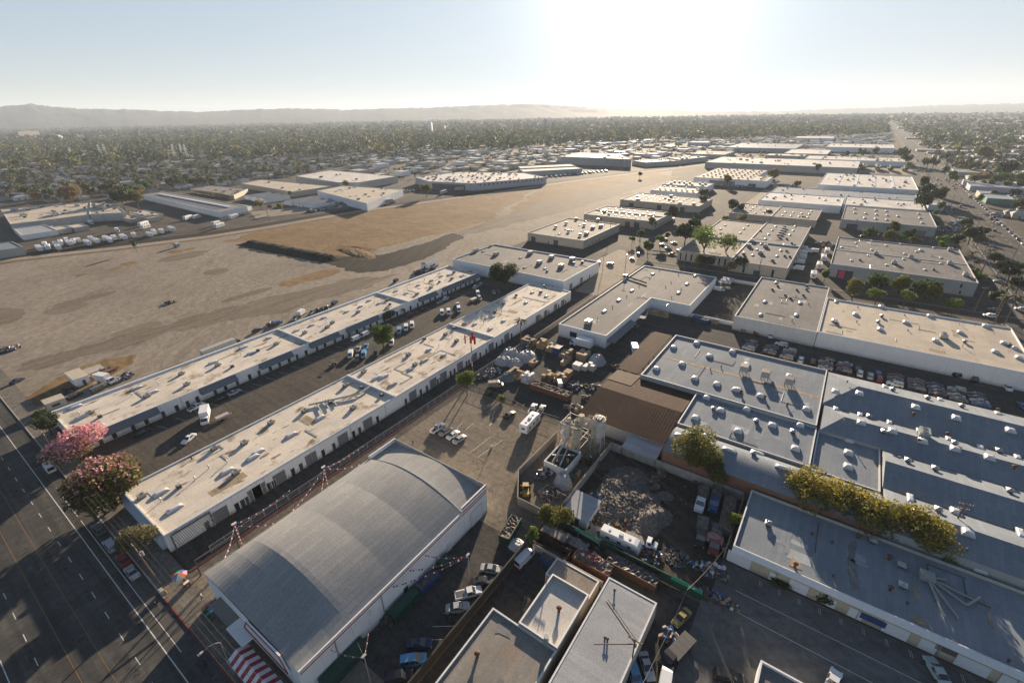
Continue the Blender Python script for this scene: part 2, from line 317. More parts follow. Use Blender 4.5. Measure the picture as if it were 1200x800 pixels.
# thin high haze evens out the sky: s / (1 + s/5), a little cooler
va = nt.nodes.new('ShaderNodeVectorMath'); va.operation = 'MULTIPLY_ADD'; va.inputs[1].default_value = (.40, .40, .40); va.inputs[2].default_value = (1, 1, 1); L(nt, sky.outputs[0], va.inputs[0])
vd = nt.nodes.new('ShaderNodeVectorMath'); vd.operation = 'DIVIDE'; L(nt, sky.outputs[0], vd.inputs[0]); L(nt, va.outputs[0], vd.inputs[1])
vt = nt.nodes.new('ShaderNodeVectorMath'); vt.operation = 'MULTIPLY'; vt.inputs[1].default_value = (.81, 1.0, 1.23); L(nt, vd.outputs[0], vt.inputs[0])
# overhead the evening sky is deeper than near the horizon
tc = nt.nodes.new('ShaderNodeTexCoord'); nv = nt.nodes.new('ShaderNodeVectorMath'); nv.operation = 'NORMALIZE'; L(nt, tc.outputs['Generated'], nv.inputs[0])
sz = nt.nodes.new('ShaderNodeSeparateXYZ'); L(nt, nv.outputs[0], sz.inputs[0])
zc = ramp(nt, sz.outputs[2], [(.22, (1, 1, 1)), (.75, (.30, .36, .46))])
vz = nt.nodes.new('ShaderNodeVectorMath'); vz.operation = 'MULTIPLY'; L(nt, vt.outputs[0], vz.inputs[0]); L(nt, zc, vz.inputs[1]); vt = vz
# the bright aureole that haze spreads round the low sun
dp = nt.nodes.new('ShaderNodeVectorMath'); dp.operation = 'DOT_PRODUCT'; dp.inputs[1].default_value = tuple(SDIR); L(nt, nv.outputs[0], dp.inputs[0])
def glow(n, k, c):
    a = nt.nodes.new('ShaderNodeMath'); a.operation = 'MAXIMUM'; a.inputs[1].default_value = 0; L(nt, dp.outputs['Value'], a.inputs[0])
    p_ = nt.nodes.new('ShaderNodeMath'); p_.operation = 'POWER'; p_.inputs[1].default_value = n; L(nt, a.outputs[0], p_.inputs[0])
    s_ = nt.nodes.new('ShaderNodeVectorMath'); s_.operation = 'SCALE'; s_.inputs[0].default_value = tuple(k*q for q in c); L(nt, p_.outputs[0], s_.inputs['Scale']); return s_.outputs[0]
g1 = glow(80, 2.6, (1, .96, .88)); g2 = glow(10, .30, (1, .91, .76))
for gg in (g1, g2):
    ad = nt.nodes.new('ShaderNodeVectorMath'); ad.operation = 'ADD'; L(nt, vt.outputs[0], ad.inputs[0]); L(nt, gg, ad.inputs[1]); vt = ad
L(nt, vt.outputs[0], bg.inputs['Color']); bg.inputs['Strength'].default_value = .107
ld = bpy.data.lights.new('sun', 'SUN'); ld.energy = 5.0; ld.angle = math.radians(.55); ld.color = (1.0, .81, .60)
sun = bpy.data.objects.new('sun', ld); COL.objects.link(sun); sun.rotation_euler = SDIR.to_track_quat('Z', 'Y').to_euler()
cd = bpy.data.cameras.new('camera'); cd.sensor_width = 36; cd.lens = FPX/1200*36; cd.clip_start = 1; cd.clip_end = 60000
cam = bpy.data.objects.new('camera', cd); COL.objects.link(cam); SC.camera = cam
cam.matrix_world = Matrix(((CR[0], CU[0], -CF[0], 0), (CR[1], CU[1], -CF[1], 0), (CR[2], CU[2], -CF[2], CAMH), (0, 0, 0, 1)))
SC.view_settings.view_transform = 'Standard'; SC.view_settings.look = 'None'; SC.view_settings.exposure = 1.62; SC.view_settings.gamma = 1
SC.cycles.use_denoising = True; SC.cycles.max_bounces = 5; SC.cycles.diffuse_bounces = 3; SC.cycles.volume_bounces = 1
SC.cycles.transparent_max_bounces = 6; SC.cycles.sample_clamp_indirect = 4
m, nt, b = new_mat('haze'); nt.nodes.remove(b)
pv = nt.nodes.new('ShaderNodeVolumePrincipled'); pv.inputs['Color'].default_value = (.62, .71, .83, 1)
pv.inputs['Density'].default_value = 8.0e-5; pv.inputs['Anisotropy'].default_value = .14
L(nt, pv.outputs[0], nt.nodes['Material Output'].inputs['Volume'])
hz = MB(); hz.box(-24000, -24000, -3, 24000, 24000, 560, 0, True); tag(hz.build('haze', 'haze'), 'pale evening haze hanging over the whole valley', 'haze', None, 'stuff')
# ---------------------------------------------------------------- ground and roads
def graded():
    a = [0]; st = 120
    while a[-1] < 23000: a.append(a[-1]+st); st *= 1.13
    return [-x for x in a[:0:-1]]+a
gx = graded(); mb = MB()
n_ = len(gx); mb.v = [(x, y, -.12) for y in gx for x in gx]
mb.f = [(j*n_+i, j*n_+i+1, (j+1)*n_+i+1, (j+1)*n_+i) for j in range(n_-1) for i in range(n_-1)]; mb.m = [0]*len(mb.f)
struct('ground', mb, 'town_ground')
def GP(*pts): return [G(*p) for p in pts]
def rect(x0, y0, x1, y1): return [(x0, y0), (x1, y0), (x1, y1), (x0, y1)]
def ragged(poly, amp=1.5, step=4, seed=1):
    """the polygon with a natural, broken outline (midpoint displacement along each edge)"""
    r = random.Random(seed); out = []
    def split(a, b, d):
        l = math.dist(a, b)
        if l < 1.2 or d == 0: return [a]
        o = r.gauss(0, min(.13*l, amp)*.8); n = ((b[1]-a[1])/l, -(b[0]-a[0])/l); m = ((a[0]+b[0])/2+n[0]*o, (a[1]+b[1])/2+n[1]*o)
        return split(a, m, d-1)+split(m, b, d-1)
    for a, b in zip(poly, poly[1:]+poly[:1]): out += split(a, b, 6)
    return out
def gridsheet(name, x0, y0, x1, y1, z, mat, step=60):
    mb = MB(); nx = max(1, int((x1-x0)/step)); ny = max(1, int((y1-y0)/step))
    for i in range(nx):
        for j in range(ny):
            mb.add([(x0+(x1-x0)*a/nx, y0+(y1-y0)*b/ny, z) for a, b in ((i, j), (i+1, j), (i+1, j+1), (i, j+1))], [(0, 1, 2, 3)])
    return struct(name, mb, mat)
gridsheet('industrial_ground', 9.4, -73, 1250, 190, -.08, 'industrial_ground')
sheet('freight_ground', [(14, 470), (225, 432), (495, 352), (753, 258), (1000, 200), (1500, 260), (1500, 520), (1050, 640), (420, 720), (14, 720)], -.085, 'industrial_ground')
gridsheet('main_street', -27, -260, 9.4, 1500, -.02, 'street_asphalt', 40)
gridsheet('boulevard', 150, -104, 3600, -76, -.02, 'street_asphalt', 60)
gridsheet('cross_street', 271.5, -76, 283, 96, -.03, 'street_asphalt', 40)
gridsheet('side_street', 283, 94, 640, 107, -.03, 'street_asphalt', 40)
sheet('shed_forecourt', rect(14.6, 127, 200, 162), -.02, 'lot_asphalt'); sheet('alley', rect(14.6, 95.2, 200, 103.2), -.02, 'asphalt')
sheet('market_lot', rect(14.6, 40, 103, 95.2), -.025, 'old_asphalt'); sheet('works_lot', rect(103, -2, 271.5, 95.2), -.02, 'asphalt')
sheet('alley_end', rect(200, 95.2, 210, 187), -.02, 'asphalt')
sheet('concrete_lane', [(210, 95.2), (271.5, 95.2), (271.5, 99), (300, 107), (300, 122), (272, 124), (246, 122), (246, 112), (210, 108)], -.016, 'pale_concrete')
sheet('shed_court', rect(245, 124, 288, 190), -.02, 'asphalt'); sheet('shed_court', rect(350, 107, 372, 190), -.02, 'asphalt'); sheet('shed_court', rect(416, 107, 456, 190), -.02, 'lot_asphalt')
sheet('impound_lot', rect(170, -73, 271.5, -2), -.018, 'asphalt'); sheet('office_court', rect(248, -73, 308, 18), -.021, 'lot_asphalt')
sheet('van_court', rect(381, -62, 448, 19), -.02, 'lot_asphalt'); sheet('market_court', rect(497, 18, 640, 86), -.02, 'pale_concrete')
sheet('workshop_court', rect(8, -60, 80.5, 8.5), -.02, 'blue_concrete'); sheet('yard_lane', rect(40, 5, 68, 40), -.016, 'asphalt')
sheet('parking_court', rect(24, 33, 60, 53), -.014, 'asphalt')
sheet('waste_yard', rect(68.8, 3.8, 101, 38), -.01, 'yard_mud'); sheet('batching_yard', rect(69.2, 38.4, 97, 53), -.012, 'yard_floor')
sheet('dirt_field', [(9.4, 187), (610, 190), (790, 243), (640, 300), (495, 345), (225, 425), (9.4, 458)], -.06, 'bare_dirt')
sheet('dry_grass_field', ragged(GP((255, 284), (330, 263), (430, 246), (560, 224), (640, 212), (590, 245), (560, 262), (535, 271), (440, 292), (410, 305), (300, 285)), 5, 5, 3), -.05, 'dry_grass')
sheet('dry_grass_field', ragged(GP((600, 243), (650, 213), (715, 206.5), (770, 203), (800, 207.5), (745, 219), (690, 231), (640, 243), (600, 250)), 5, 5, 3), -.05, 'dry_grass')
sheet('dirt_road', ragged(GP((500, 288), (560, 273), (600, 263), (650, 251), (720, 229), (790, 209), (770, 207), (700, 221), (640, 234), (590, 252), (545, 268)), 2.5, 5, 3), -.045, 'tyre_road')
sheet('dirt_road', ragged(GP((20, 436), (140, 410), (300, 371), (430, 338), (470, 320), (420, 325), (300, 352), (130, 396), (25, 425)), 2.5, 5, 3), -.045, 'tyre_road')
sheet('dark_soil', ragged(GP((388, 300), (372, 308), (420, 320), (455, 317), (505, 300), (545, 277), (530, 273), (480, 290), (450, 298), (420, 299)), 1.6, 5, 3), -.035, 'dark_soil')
sheet('dry_verge', ragged(rect(40, 187, 200, 197), 2.0, 4, 9), -.05, 'weeds_soil')
sheet('dry_verge', ragged(GP((20, 470), (60, 447), (110, 425), (160, 415), (150, 428), (100, 455), (40, 478)), 1.6, 5, 3), -.04, 'dry_grass')
track = [(-60, 478)]+[G(*q) for q in ((2, 304), (62, 297), (137, 289), (240, 276.5), (305, 266.5), (417, 247), (495, 236.5), (572, 226), (672, 211.5))]+[(800, 262), (1000, 195), (1250, 150)]
def ribbon(name, pts, d0, d1, z, mat):
    mb = MB(); a = []; 
    for i, p in enumerate(pts):
        q0 = pts[max(0, i-1)]; q1 = pts[min(len(pts)-1, i+1)]; d = Vector((q1[0]-q0[0], q1[1]-q0[1])).normalized(); n = Vector((-d.y, d.x))
        a.append(((p[0]+n.x*d0, p[1]+n.y*d0, z), (p[0]+n.x*d1, p[1]+n.y*d1, z)))
    for (p, q), (r, s) in zip(a, a[1:]): mb.quad(p, r, s, q)
    return struct(name, mb, mat)
ribbon('frontage_road', track, .5, 15, -.03, 'ballast'); ribbon('dirt_path', track, -9, .5, -.028, 'pale_concrete'); ribbon('verge', track, -15, -9, -.03, 'weeds_soil')
sheet('storage_lot', [(62, 486), (225, 455), (232, 500), (175, 560), (62, 590)], -.05, 'lot_asphalt'); sheet('truck_lot', [(225, 453), (345, 418), (345, 450), (240, 492)], -.05, 'pale_concrete')
sheet('truck_lot', [(350, 417), (470, 378), (470, 480), (350, 440)], -.05, 'industrial_ground')
# kerbs, pavements and paint
mb = MB(); mb.box(9.6, -200, -.05, 14.6, 700, .12); struct('pavement', mb, 'sidewalk')
mb = MB(); mb.box(9.3, 92, -.05, 9.6, 700, .14); struct('kerb', mb, 'kerb_grey'); mb = MB(); mb.box(9.3, -200, -.05, 9.6, 92, .14); struct('kerb', mb, 'kerb_red')
mb = MB(); mb.box(283, -73, -.05, 285.5, 94, .1); mb.box(269, -62, -.05, 271.5, 48, .1); mb.box(150, -76, -.05, 271.5, -73, .1); mb.box(283, -76, -.05, 3600, -73, .1); mb.box(150, -107, -.05, 3600, -104, .1); struct('pavement', mb, 'sidewalk')
mb = MB()
def line(x0, y0, x1, y1, w_=.14, z=-.008, mi=0):
    d = Vector((x1-x0, y1-y0)).normalized(); n = Vector((-d.y, d.x))*w_/2
    mb.quad((x0-n.x, y0-n.y, z), (x1-n.x, y1-n.y, z), (x1+n.x, y1+n.y, z), (x0+n.x, y0+n.y, z), mi)
line(5.1, -150, 5.1, 600, .16); line(6.7, 20, 6.7, 69, .12); line(6.7, 78, 6.7, 131, .12); line(6.7, 133, 6.7, 150, .12)
for x in (1.65, -8.6):
    for k in range(-20, 60): line(x, 81.6+k*7.3-7.3, x, 81.6+k*7.3-5.0, .13)
for x in (-1.8, -5.15): line(x, -150, x, 600, .13, -.008, 1)
line(-12.2, -150, -12.2, 103, .14)
for k in range(0, 160):
    for y in (-83, -97): line(200+k*14, y, 204+k*14, y, .2)
for y in (-88.3, -91.7): line(200, y, 3000, y, .22, -.008, 1)
for y in (-77.6, -102.4): line(200, y, 3000, y, .2)
for (a, b, c_, d_) in ((205, 550, 290, 490), (175, 535, 250, 478), (130, 450, 150, 428), (160, 455, 190, 430), (50, 470, 75, 448)): line(*G(492+a/3, 352+b/3), *G(492+c_/3, 352+d_/3), .1, -.012)
for px0, px1, py in ((507, 533, 733.5), (505, 522, 749), (520, 540, 718)): line(*G(px0, py), *G(px1, py-.5), .1, -.008)
for k in range(12): line(79.6, -3.5-k*3.4, 78.3, -3.7-k*3.4, .06, -.01); line(79.6, -3.8-k*3.4, 78.3, -4.0-k*3.4, .06, -.01)
line(74.6, 0, 73.6, -60, .1, -.01); line(70, -1, 69, -60, .1, -.01)
for k in range(30): line(33+k*5, 158.5, 34.2+k*5, 154.2, .1, -.01)
line(20, 154, 195, 154, .1, -.01)
struct('road_markings', mb, ['road_white', 'road_yellow'])
for i, (px, py, rx, ry) in enumerate(((78, 361, 9, 5), (2, 370, 8, 10), (253, 318, 7, 5), (215, 300, 16, 6), (160, 385, 10, 3), (100, 350, 14, 3), (290, 345, 14, 2.5))):
    x, y = G(px, py); sheet('dark_soil', ragged([(x+rx*math.cos(a*PI/8), y+ry*1.6*math.sin(a*PI/8)) for a in range(16)], 1.3, 1.0, i), -.042+.001*i, 'tyre_road')
for i, (px, py, rx, ry) in enumerate(((95, 322, 3, 2), (135, 315, 4, 2), (150, 309, 5, 3), (205, 295, 5, 4), (222, 292, 4, 2), (375, 322, 14, 5), (345, 330, 9, 4))):
    x, y = G(px, py); sheet('dry_tuft_ground', ragged([(x+rx*math.cos(a*PI/5), y+ry*1.6*math.sin(a*PI/5)) for a in range(10)], 1.5, 1.2, i+20), -.034+.001*i, 'dry_grass')
# ---------------------------------------------------------------- hills behind the plain
prof = [(-400, 126), (-200, 124), (-60, 125), (0, 124.5), (36, 121.2), (60, 125), (100, 127.5), (150, 128), (200, 130.3), (230, 130.8), (260, 129.6), (300, 128), (340, 127), (375, 127.6), (405, 128.8), (450, 127), (500, 126), (550, 124), (580, 122.6), (630, 122), (680, 125), (720, 128), (780, 129), (830, 131), (870, 131), (905, 131), (960, 128.6), (1000, 127), (1050, 125.6), (1100, 123.4), (1150, 122.4), (1200, 121.5), (1400, 122)]
def skyline(az_dir, r):
    pass
def hill_grid(px0, px1, rbase, rtop, rback, steps, name):
    mb = MB(); xs = np.linspace(px0, px1, steps); nr = 16
    py = np.interp(xs, [p[0] for p in prof], [p[1] for p in prof])
    tab = RNG.random((8, 4096))
    def wob(i, k, f): 
        t = i*f; a = int(t); u = t-a; u = u*u*(3-2*u); return tab[k][a % 4096]*(1-u)+tab[k][(a+1) % 4096]*u
    rows = []
    for j in range(nr+1):
        t = j/nr
        row = []
        for i, x in enumerate(xs):
            d = CF*FPX+CR*(x-600)-CU*(py[i]-400); hd = math.hypot(d[0], d[1])
            slope = d[2]/hd; ztop = CAMH+slope*rtop
            ztop += 22*(wob(i, 0, .9)-.5)*(rtop/12000)
            r = rbase+(rtop-rbase)*t/.7 if t <= .7 else rtop+(rback-rtop)*(t-.7)/.3
            prof_h = (t/.7)**1.1 if t <= .7 else 1-.85*((t-.7)/.3)
            rid = .86+.16*wob(i+j*1.7, 1, .35)+.10*(wob(i*1.3+j*3, 3, .8)-.5) if t < .66 else 1
            z = ztop*prof_h*min(1.0, rid) if t < .7 else ztop*prof_h
            r *= 1+.03*(wob(i, 4, .10)-.5)*(1 if t < .5 else 0)
            row.append((d[0]/hd*r, d[1]/hd*r, max(-1, z)-(.5 if j == 0 else 0)))
        rows.append(row)
    mb.rings(rows, 0, closed=False, caps=False)
    o = mb.build(name, 'hill_scrub', smooth=True); o['kind'] = 'structure'
hill_grid(-420, 900, 7200, 9500, 13000, 420, 'hills')
hill_grid(760, 1420, 11500, 14500, 18500, 220, 'hills')
# ---------------------------------------------------------------- buildings
def offset_poly(poly, d):
    n = len(poly); out = []
    for i in range(n):
        p0, p1, p2 = Vector(poly[i-1]), Vector(poly[i]), Vector(poly[(i+1) % n])
        a = (p1-p0).normalized(); b = (p2-p1).normalized()
        na, nb = Vector((-a.y, a.x)), Vector((-b.y, b.x)); s = na+nb; k = d*2/s.length_squared if s.length_squared > 1e-6 else d
        out.append((p1.x+s.x*k, p1.y+s.y*k))
    return out
PROTO = {}
def dome(w, l, hc, hd, mi_c=0, mi_d=1):
    mb = MB(); mb.box(-l/2, -w/2, 0, l/2, w/2, hc, mi_c)
    rr = []
    for k in range(4):
        t = k/3; s = math.cos(t*PI/2*.86); z = hc+.01+hd*math.sin(t*PI/2)
        rr.append([(sx*l/2*.94*s, sy*w/2*.94*s, z) for sx, sy in ((-1, -1), (1, -1), (1, 1), (-1, 1))])
    mb.rings(rr, mi_d); return mb
def proto(kind):
    if kind in PROTO: return PROTO[kind]
    mb = MB(); mats = ['ac_grey']
    if kind == 'skylight': mb = dome(1.3, 2.2, .25, .3); mats = ['skylight_curb', 'skylight']; nm = 'skylight'
    elif kind == 'long_skylight': mb = dome(1.3, 3.4, .25, .35); mats = ['skylight_curb', 'skylight']; nm = 'skylight'
    elif kind == 'big_skylight': mb = dome(2.1, 2.1, .3, .6); mats = ['skylight_curb', 'skylight']; nm = 'skylight'
    elif kind == 'ac':
        mb.box(-.9, -.7, .2, .9, .7, 1.25); mb.box(-1.0, -.8, 0, 1.0, .8, .2, 1); mb.cyl(.35, 0, 1.25, 1.33, .42, .42, 10, 1); mb.box(.9, -.35, .25, 1.7, .35, .8, 2); mb.box(-.93, -.5, .4, -.9, .5, 1.1, 1); mats = ['ac_grey', 'ac_dark', 'ac_grey']; nm = 'air_conditioner'
    elif kind == 'ac2':
        mb.box(-.6, -.6, .15, .6, .6, 1.0); mb.box(-.7, -.7, 0, .7, .7, .15, 1); mb.cyl(0, 0, 1.0, 1.07, .48, .48, 10, 1); mats = ['ac_dark', 'ac_grey']; nm = 'air_conditioner'
    elif kind == 'ac_big':
        mb.box(-1.6, -1.1, .3, 1.6, 1.1, 1.8); mb.box(-1.7, -1.2, 0, 1.7, 1.2, .3, 1); mb.cyl(-.8, 0, 1.8, 1.9, .6, .6, 12, 1); mb.cyl(.8, 0, 1.8, 1.9, .6, .6, 12, 1); mb.box(1.6, -.5, .4, 2.6, .5, 1.2, 2); mats = ['galv', 'ac_dark', 'duct']; nm = 'air_conditioner'
    elif kind == 'pipe':
        mb.cyl(0, 0, 0, 1.0, .12, .12, 8, 0); mb.cyl(0, 0, 1.0, 1.25, .24, .05, 8, 0); mats = ['galv']; nm = 'vent_pipe'
    elif kind == 'stub':
        mb.cyl(0, 0, 0, .55, .16, .16, 8, 0); mb.cyl(0, 0, .55, .75, .3, .1, 8, 0); mats = ['ac_dark']; nm = 'vent_pipe'
    elif kind == 'turbine':
        mb.cyl(0, 0, 0, .7, .26, .26, 12, 0); mb.cyl(0, 0, .7, .95, .32, .52, 12, 0); mb.cyl(0, 0, .95, 1.25, .52, .2, 12, 0); mats = ['rust']; nm = 'roof_ventilator'
    elif kind == 'hood':
        mb.box(-.45, -.45, 0, .45, .45, .6, 1); mb.box(-.7, -.7, .6, .7, .7, .8); mb.add([(-.7, -.7, .8), (.7, -.7, .8), (.7, .7, .8), (-.7, .7, .8), (0, 0, 1.2)], [(0, 1, 4), (1, 2, 4), (2, 3, 4), (3, 0, 4)]); mats = ['galv', 'ac_dark']; nm = 'roof_ventilator'
    elif kind == 'cooler':
        mb.box(-1.5, -1.2, .9, 1.5, 1.2, 2.7); mb.box(-1.4, -1.1, 2.7, 1.4, 1.1, 2.78, 1)
        for sx in (-1.3, 1.3):
            for sy in (-1, 1): mb.box(sx-.08, sy-.08, 0, sx+.08, sy+.08, .9, 1)
        mats = ['duct', 'ac_dark']; nm = 'evaporative_cooler'
    elif kind == 'dark_cooler':
        mb.box(-.9, -.9, .5, .9, .9, 1.7); mb.box(-1, -1, 1.7, 1, 1, 1.8, 1)
        for sx in (-.7, .7):
            for sy in (-.7, .7): mb.box(sx-.06, sy-.06, 0, sx+.06, sy+.06, .5, 1)
        mats = ['ac_dark', 'duct']; nm = 'evaporative_cooler'
    PROTO[kind] = (nm, mb.mesh(kind, mats)); return PROTO[kind]
def on_roof(roof, kind, x, y, rot=0, sc=1.0):
    """x, y in world metres; the roof object carries its height in roof['z'] and its building's origin"""
    nm, me = proto(kind); o = bpy.data.objects.new(nm, me); COL.objects.link(o); o.parent = roof['o']
    c = roof['c']; o.location = (x-c[0], y-c[1], roof['zf'](x, y)); o.rotation_euler = (0, 0, rot); o.scale = (sc, sc, sc); return o
def openings(root, poly, c, specs):
    """specs: (edge, distance along it, width, z0, z1, kind)"""
    for (e, t, w_, z0, z1, kind) in specs:
        a, b = Vector(poly[e]), Vector(poly[(e+1) % len(poly)]); d = (b-a).normalized(); nrm = Vector((d.y, -d.x))
        p = a+d*t+nrm*.0-Vector(c); mb = MB(); mats = {'roller': ['roller_door', 'parapet'], 'white_roller': ['white_door', 'cream_wall'], 'door': ['dark_door', 'parapet'], 'white_door': ['white_door', 'parapet'], 'window': ['window_glass', 'parapet'], 'dock': ['dark_door', 'rubber']}[kind]
        nm = {'roller': 'roller_door', 'white_roller': 'roller_door', 'door': 'door', 'white_door': 'door', 'window': 'window', 'dock': 'loading_door'}[kind]
        ang = math.atan2(d.y, d.x)
        mb.box(-w_/2, -.05, z0, w_/2, .10, z1, 0)
        if kind in ('roller', 'white_roller'):
            for k in range(1, int((z1-z0)/.45)): mb.box(-w_/2+.06, -.07, z0+k*.45, w_/2-.06, -.05, z0+k*.45+.05, 0)
        mb.box(-w_/2-.1, -.08, z0, -w_/2, .1, z1+.1, 1); mb.box(w_/2, -.08, z0, w_/2+.1, .1, z1+.1, 1); mb.box(-w_/2, -.08, z1, w_/2, .1, z1+.1, 1)
        mb.build(nm, mats, root, (p.x, p.y, 0), ang)
def hall(label, poly, h, roof='grey_roof', wall='white_wall', par=.45, name='warehouse', cat='warehouse', group=None, opens=(), rim='parapet', pitch=None, th=.3):
    """a building with straight walls, parapet and flat (or ridged) roof; poly is anticlockwise in world metres"""
    if len(poly) == 2: (x0, y0), (x1, y1) = poly; poly = [(x0, y0), (x1, y0), (x1, y1), (x0, y1)]
    c = (sum(p[0] for p in poly)/len(poly), sum(p[1] for p in poly)/len(poly))
    root = thing(name, label, cat, (c[0], c[1], 0), 0, group)
    q = [(x-c[0], y-c[1]) for x, y in poly]; n = len(q); qi = offset_poly(q, th)
    mb = MB(); zr = h-par
    mb.rings([[(x, y, -.2) for x, y in q], [(x, y, h) for x, y in q]], 0, caps=False)
    mb.rings([[(x, y, h) for x, y in q], [(x, y, h) for x, y in qi]], 1, caps=False)
    mb.rings([[(x, y, h) for x, y in qi], [(x, y, zr-.05) for x, y in qi]], 0, caps=False)
    mb.build('walls', [wall, rim], root)
    mb = MB(); zf = lambda x, y: zr
    if pitch:
        ax, rise = pitch; x0, x1 = min(p[0] for p in qi), max(p[0] for p in qi); y0, y1 = min(p[1] for p in qi), max(p[1] for p in qi)
        if ax == 'y':
            xm = (x0+x1)/2; mb.quad((x0, y0, zr), (xm, y0, zr+rise), (xm, y1, zr+rise), (x0, y1, zr)); mb.quad((xm, y0, zr+rise), (x1, y0, zr), (x1, y1, zr), (xm, y1, zr+rise))
            mb.add([(x0, y0, zr), (x1, y0, zr), (xm, y0, zr+rise)], [(0, 1, 2)]); mb.add([(x0, y1, zr), (x1, y1, zr), (xm, y1, zr+rise)], [(2, 1, 0)])
            zf = lambda x, y: zr+rise*(1-abs(x-c[0]-xm)/(xm-x0))
        else:
            ym = (y0+y1)/2; mb.quad((x0, y0, zr), (x1, y0, zr), (x1, ym, zr+rise), (x0, ym, zr+rise)); mb.quad((x0, ym, zr+rise), (x1, ym, zr+rise), (x1, y1, zr), (x0, y1, zr))
            mb.add([(x0, y0, zr), (x0, ym, zr+rise), (x0, y1, zr)], [(0, 1, 2)]); mb.add([(x1, y0, zr), (x1, ym, zr+rise), (x1, y1, zr)], [(2, 1, 0)])
            zf = lambda x, y: zr+rise*(1-abs(y-c[1]-ym)/(ym-y0))
    else: mb.add([(x, y, zr) for x, y in qi], [tuple(range(n))])
    ro = mb.build('roof', roof, root)
    openings(root, poly, c, opens)
    return root, dict(o=ro, c=c, zf=zf, poly=poly, z=zr)
def scatter(roof, n, kinds, seed=1, marg=2.5, rot=0):
    r = random.Random(seed); p = roof['poly']; x0, x1 = min(a[0] for a in p)+marg, max(a[0] for a in p)-marg; y0, y1 = min(a[1] for a in p)+marg, max(a[1] for a in p)-marg
    for _ in range(n): on_roof(roof, r.choice(kinds), r.uniform(x0, x1), r.uniform(y0, y1), rot+r.choice((0, PI/2, PI)), r.uniform(.85, 1.1))
def gridroof(roof, nx, ny, kind, seed=1, marg=4, jit=.4, drop=.1):
    r = random.Random(seed); p = roof['poly']; x0, x1 = min(a[0] for a in p)+marg, max(a[0] for a in p)-marg; y0, y1 = min(a[1] for a in p)+marg, max(a[1] for a in p)-marg
    for i in range(nx):
        for j in range(ny):
            if r.random() < drop: continue
            on_roof(roof, kind, x0+(x1-x0)*(i+.5)/nx+r.uniform(-jit, jit), y0+(y1-y0)*(j+.5)/ny+r.uniform(-jit, jit))
def roofpx(roof, items, sc=1.0):
    """(pixel x, pixel y, kind[, turn]) surveyed on this roof"""
    for it in items:
        x, y = G(it[0], it[1], roof['z']); on_roof(roof, it[2], x, y, it[3] if len(it) > 3 else 0, sc*(.8 if it[2] in ('ac', 'ac2') else 1))
def roof_bits(roof, seed, pipes=6, patches=6, mats=('roof_patch_dark', 'roof_patch_pale', 'roof_patch_dirt'), lmax=9):
    r = random.Random(seed); p = roof['poly']; x0, x1 = min(a[0] for a in p)+2, max(a[0] for a in p)-2; y0, y1 = min(a[1] for a in p)+2, max(a[1] for a in p)-2; c = roof['c']
    for k in range(patches):
        w_, l = r.uniform(.6, 3), r.uniform(1.2, lmax); x, y = r.uniform(x0, max(x0+.1, x1-l)), r.uniform(y0, max(y0+.1, y1-w_)); mb = MB()
        if r.random() < .5: w_, l = l*.6, w_
        if x+l > x1 or y+w_ > y1: continue
        n = 5; pts = [(x+l*i/n, y+r.uniform(0, .25)) for i in range(n+1)]+[(x+l-l*i/n, y+w_-r.uniform(0, .3)) for i in range(n+1)]
        mb.add([(a-c[0], b-c[1], roof['zf'](a, b)+.008+.003*k) for a, b in pts], [tuple(range(len(pts)))]); o = mb.build('roof_patch', r.choice(mats), None); o.parent = roof['o']
    for k in range(pipes):
        x, y = r.uniform(x0, x1), r.uniform(y0, y1); pts = [(x, y)]
        for _ in range(r.randint(1, 3)):
            d = r.uniform(2, 8)*r.choice((-1, 1)); x, y = (min(x1, max(x0, x+d)), y) if r.random() < .5 else (x, min(y1, max(y0, y+d))); pts.append((x, y))
        if len({(round(a), round(b)) for a, b in pts}) < len(pts): continue
        mb = MB(); mb.path([(a-c[0], b-c[1], roof['zf'](a, b)+.12) for a, b in pts], .07, 5); o = mb.build('conduit', r.choice(['galv', 'ac_dark', 'rust']), None); o.parent = roof['o']
def z4(ox, oy): return lambda x, y, k, *r: (ox+x/4, oy+y/4, k, *r)
A, B_, C_, D_, E_, F_, H_, I_, J_ = z4(0, 440), z4(300, 440), z4(600, 440), z4(900, 440), z4(600, 270), z4(900, 270), z4(300, 270), z4(0, 270), z4(600, 600)
K_ = z4(900, 600); N_ = z4(300, 600)

# ---- the two long sheds -------------------------------------------------------------------------------------------
def shed_roof_details(roof, x0, x1, y0, y1, walls_x, root, grey_sections, mat='grey_roof'):
    c = roof['c']; z = roof['z']
    for wx in walls_x:                                         # fire walls across the roof
        mb = MB(); mb.box(wx-.35-c[0], y0+.35-c[1], z-.02, wx+.35-c[0], y1-.35-c[1], z+.75); mb.build('fire_wall', 'parapet', root)
def awning(root, c, xa, xb, y, z0, z1, out, mat='slate_awning'):
    mb = MB(); a, b = xa-c[0], xb-c[0]; yy = y-c[1]
    mb.quad((a, yy-out, z0), (b, yy-out, z0), (b, yy-.02, z1), (a, yy-.02, z1)); mb.quad((a, yy-out, z0-.12), (a, yy-.02, z0-.12), (b, yy-.02, z0-.12), (b, yy-out, z0-.12))
    mb.quad((a, yy-out, z0-.12), (b, yy-out, z0-.12), (b, yy-out, z0), (a, yy-out, z0))
    for q in (a, b): mb.add([(q, yy-out, z0-.12), (q, yy-out, z0), (q, yy-.02, z1), (q, yy-.02, z0-.12)], [(0, 1, 2, 3)])
    return mb.build('awning', mat, root)
S1root, S1 = hall('long low white shed with slate awnings beside the bare dirt field', [(15.5, 161.8), (197, 184.5)], 4.7, 'white_roof', 'white_wall', .35, 'warehouse_row', 'warehouse')
op = []
rr = random.Random(3)
x = 20.0
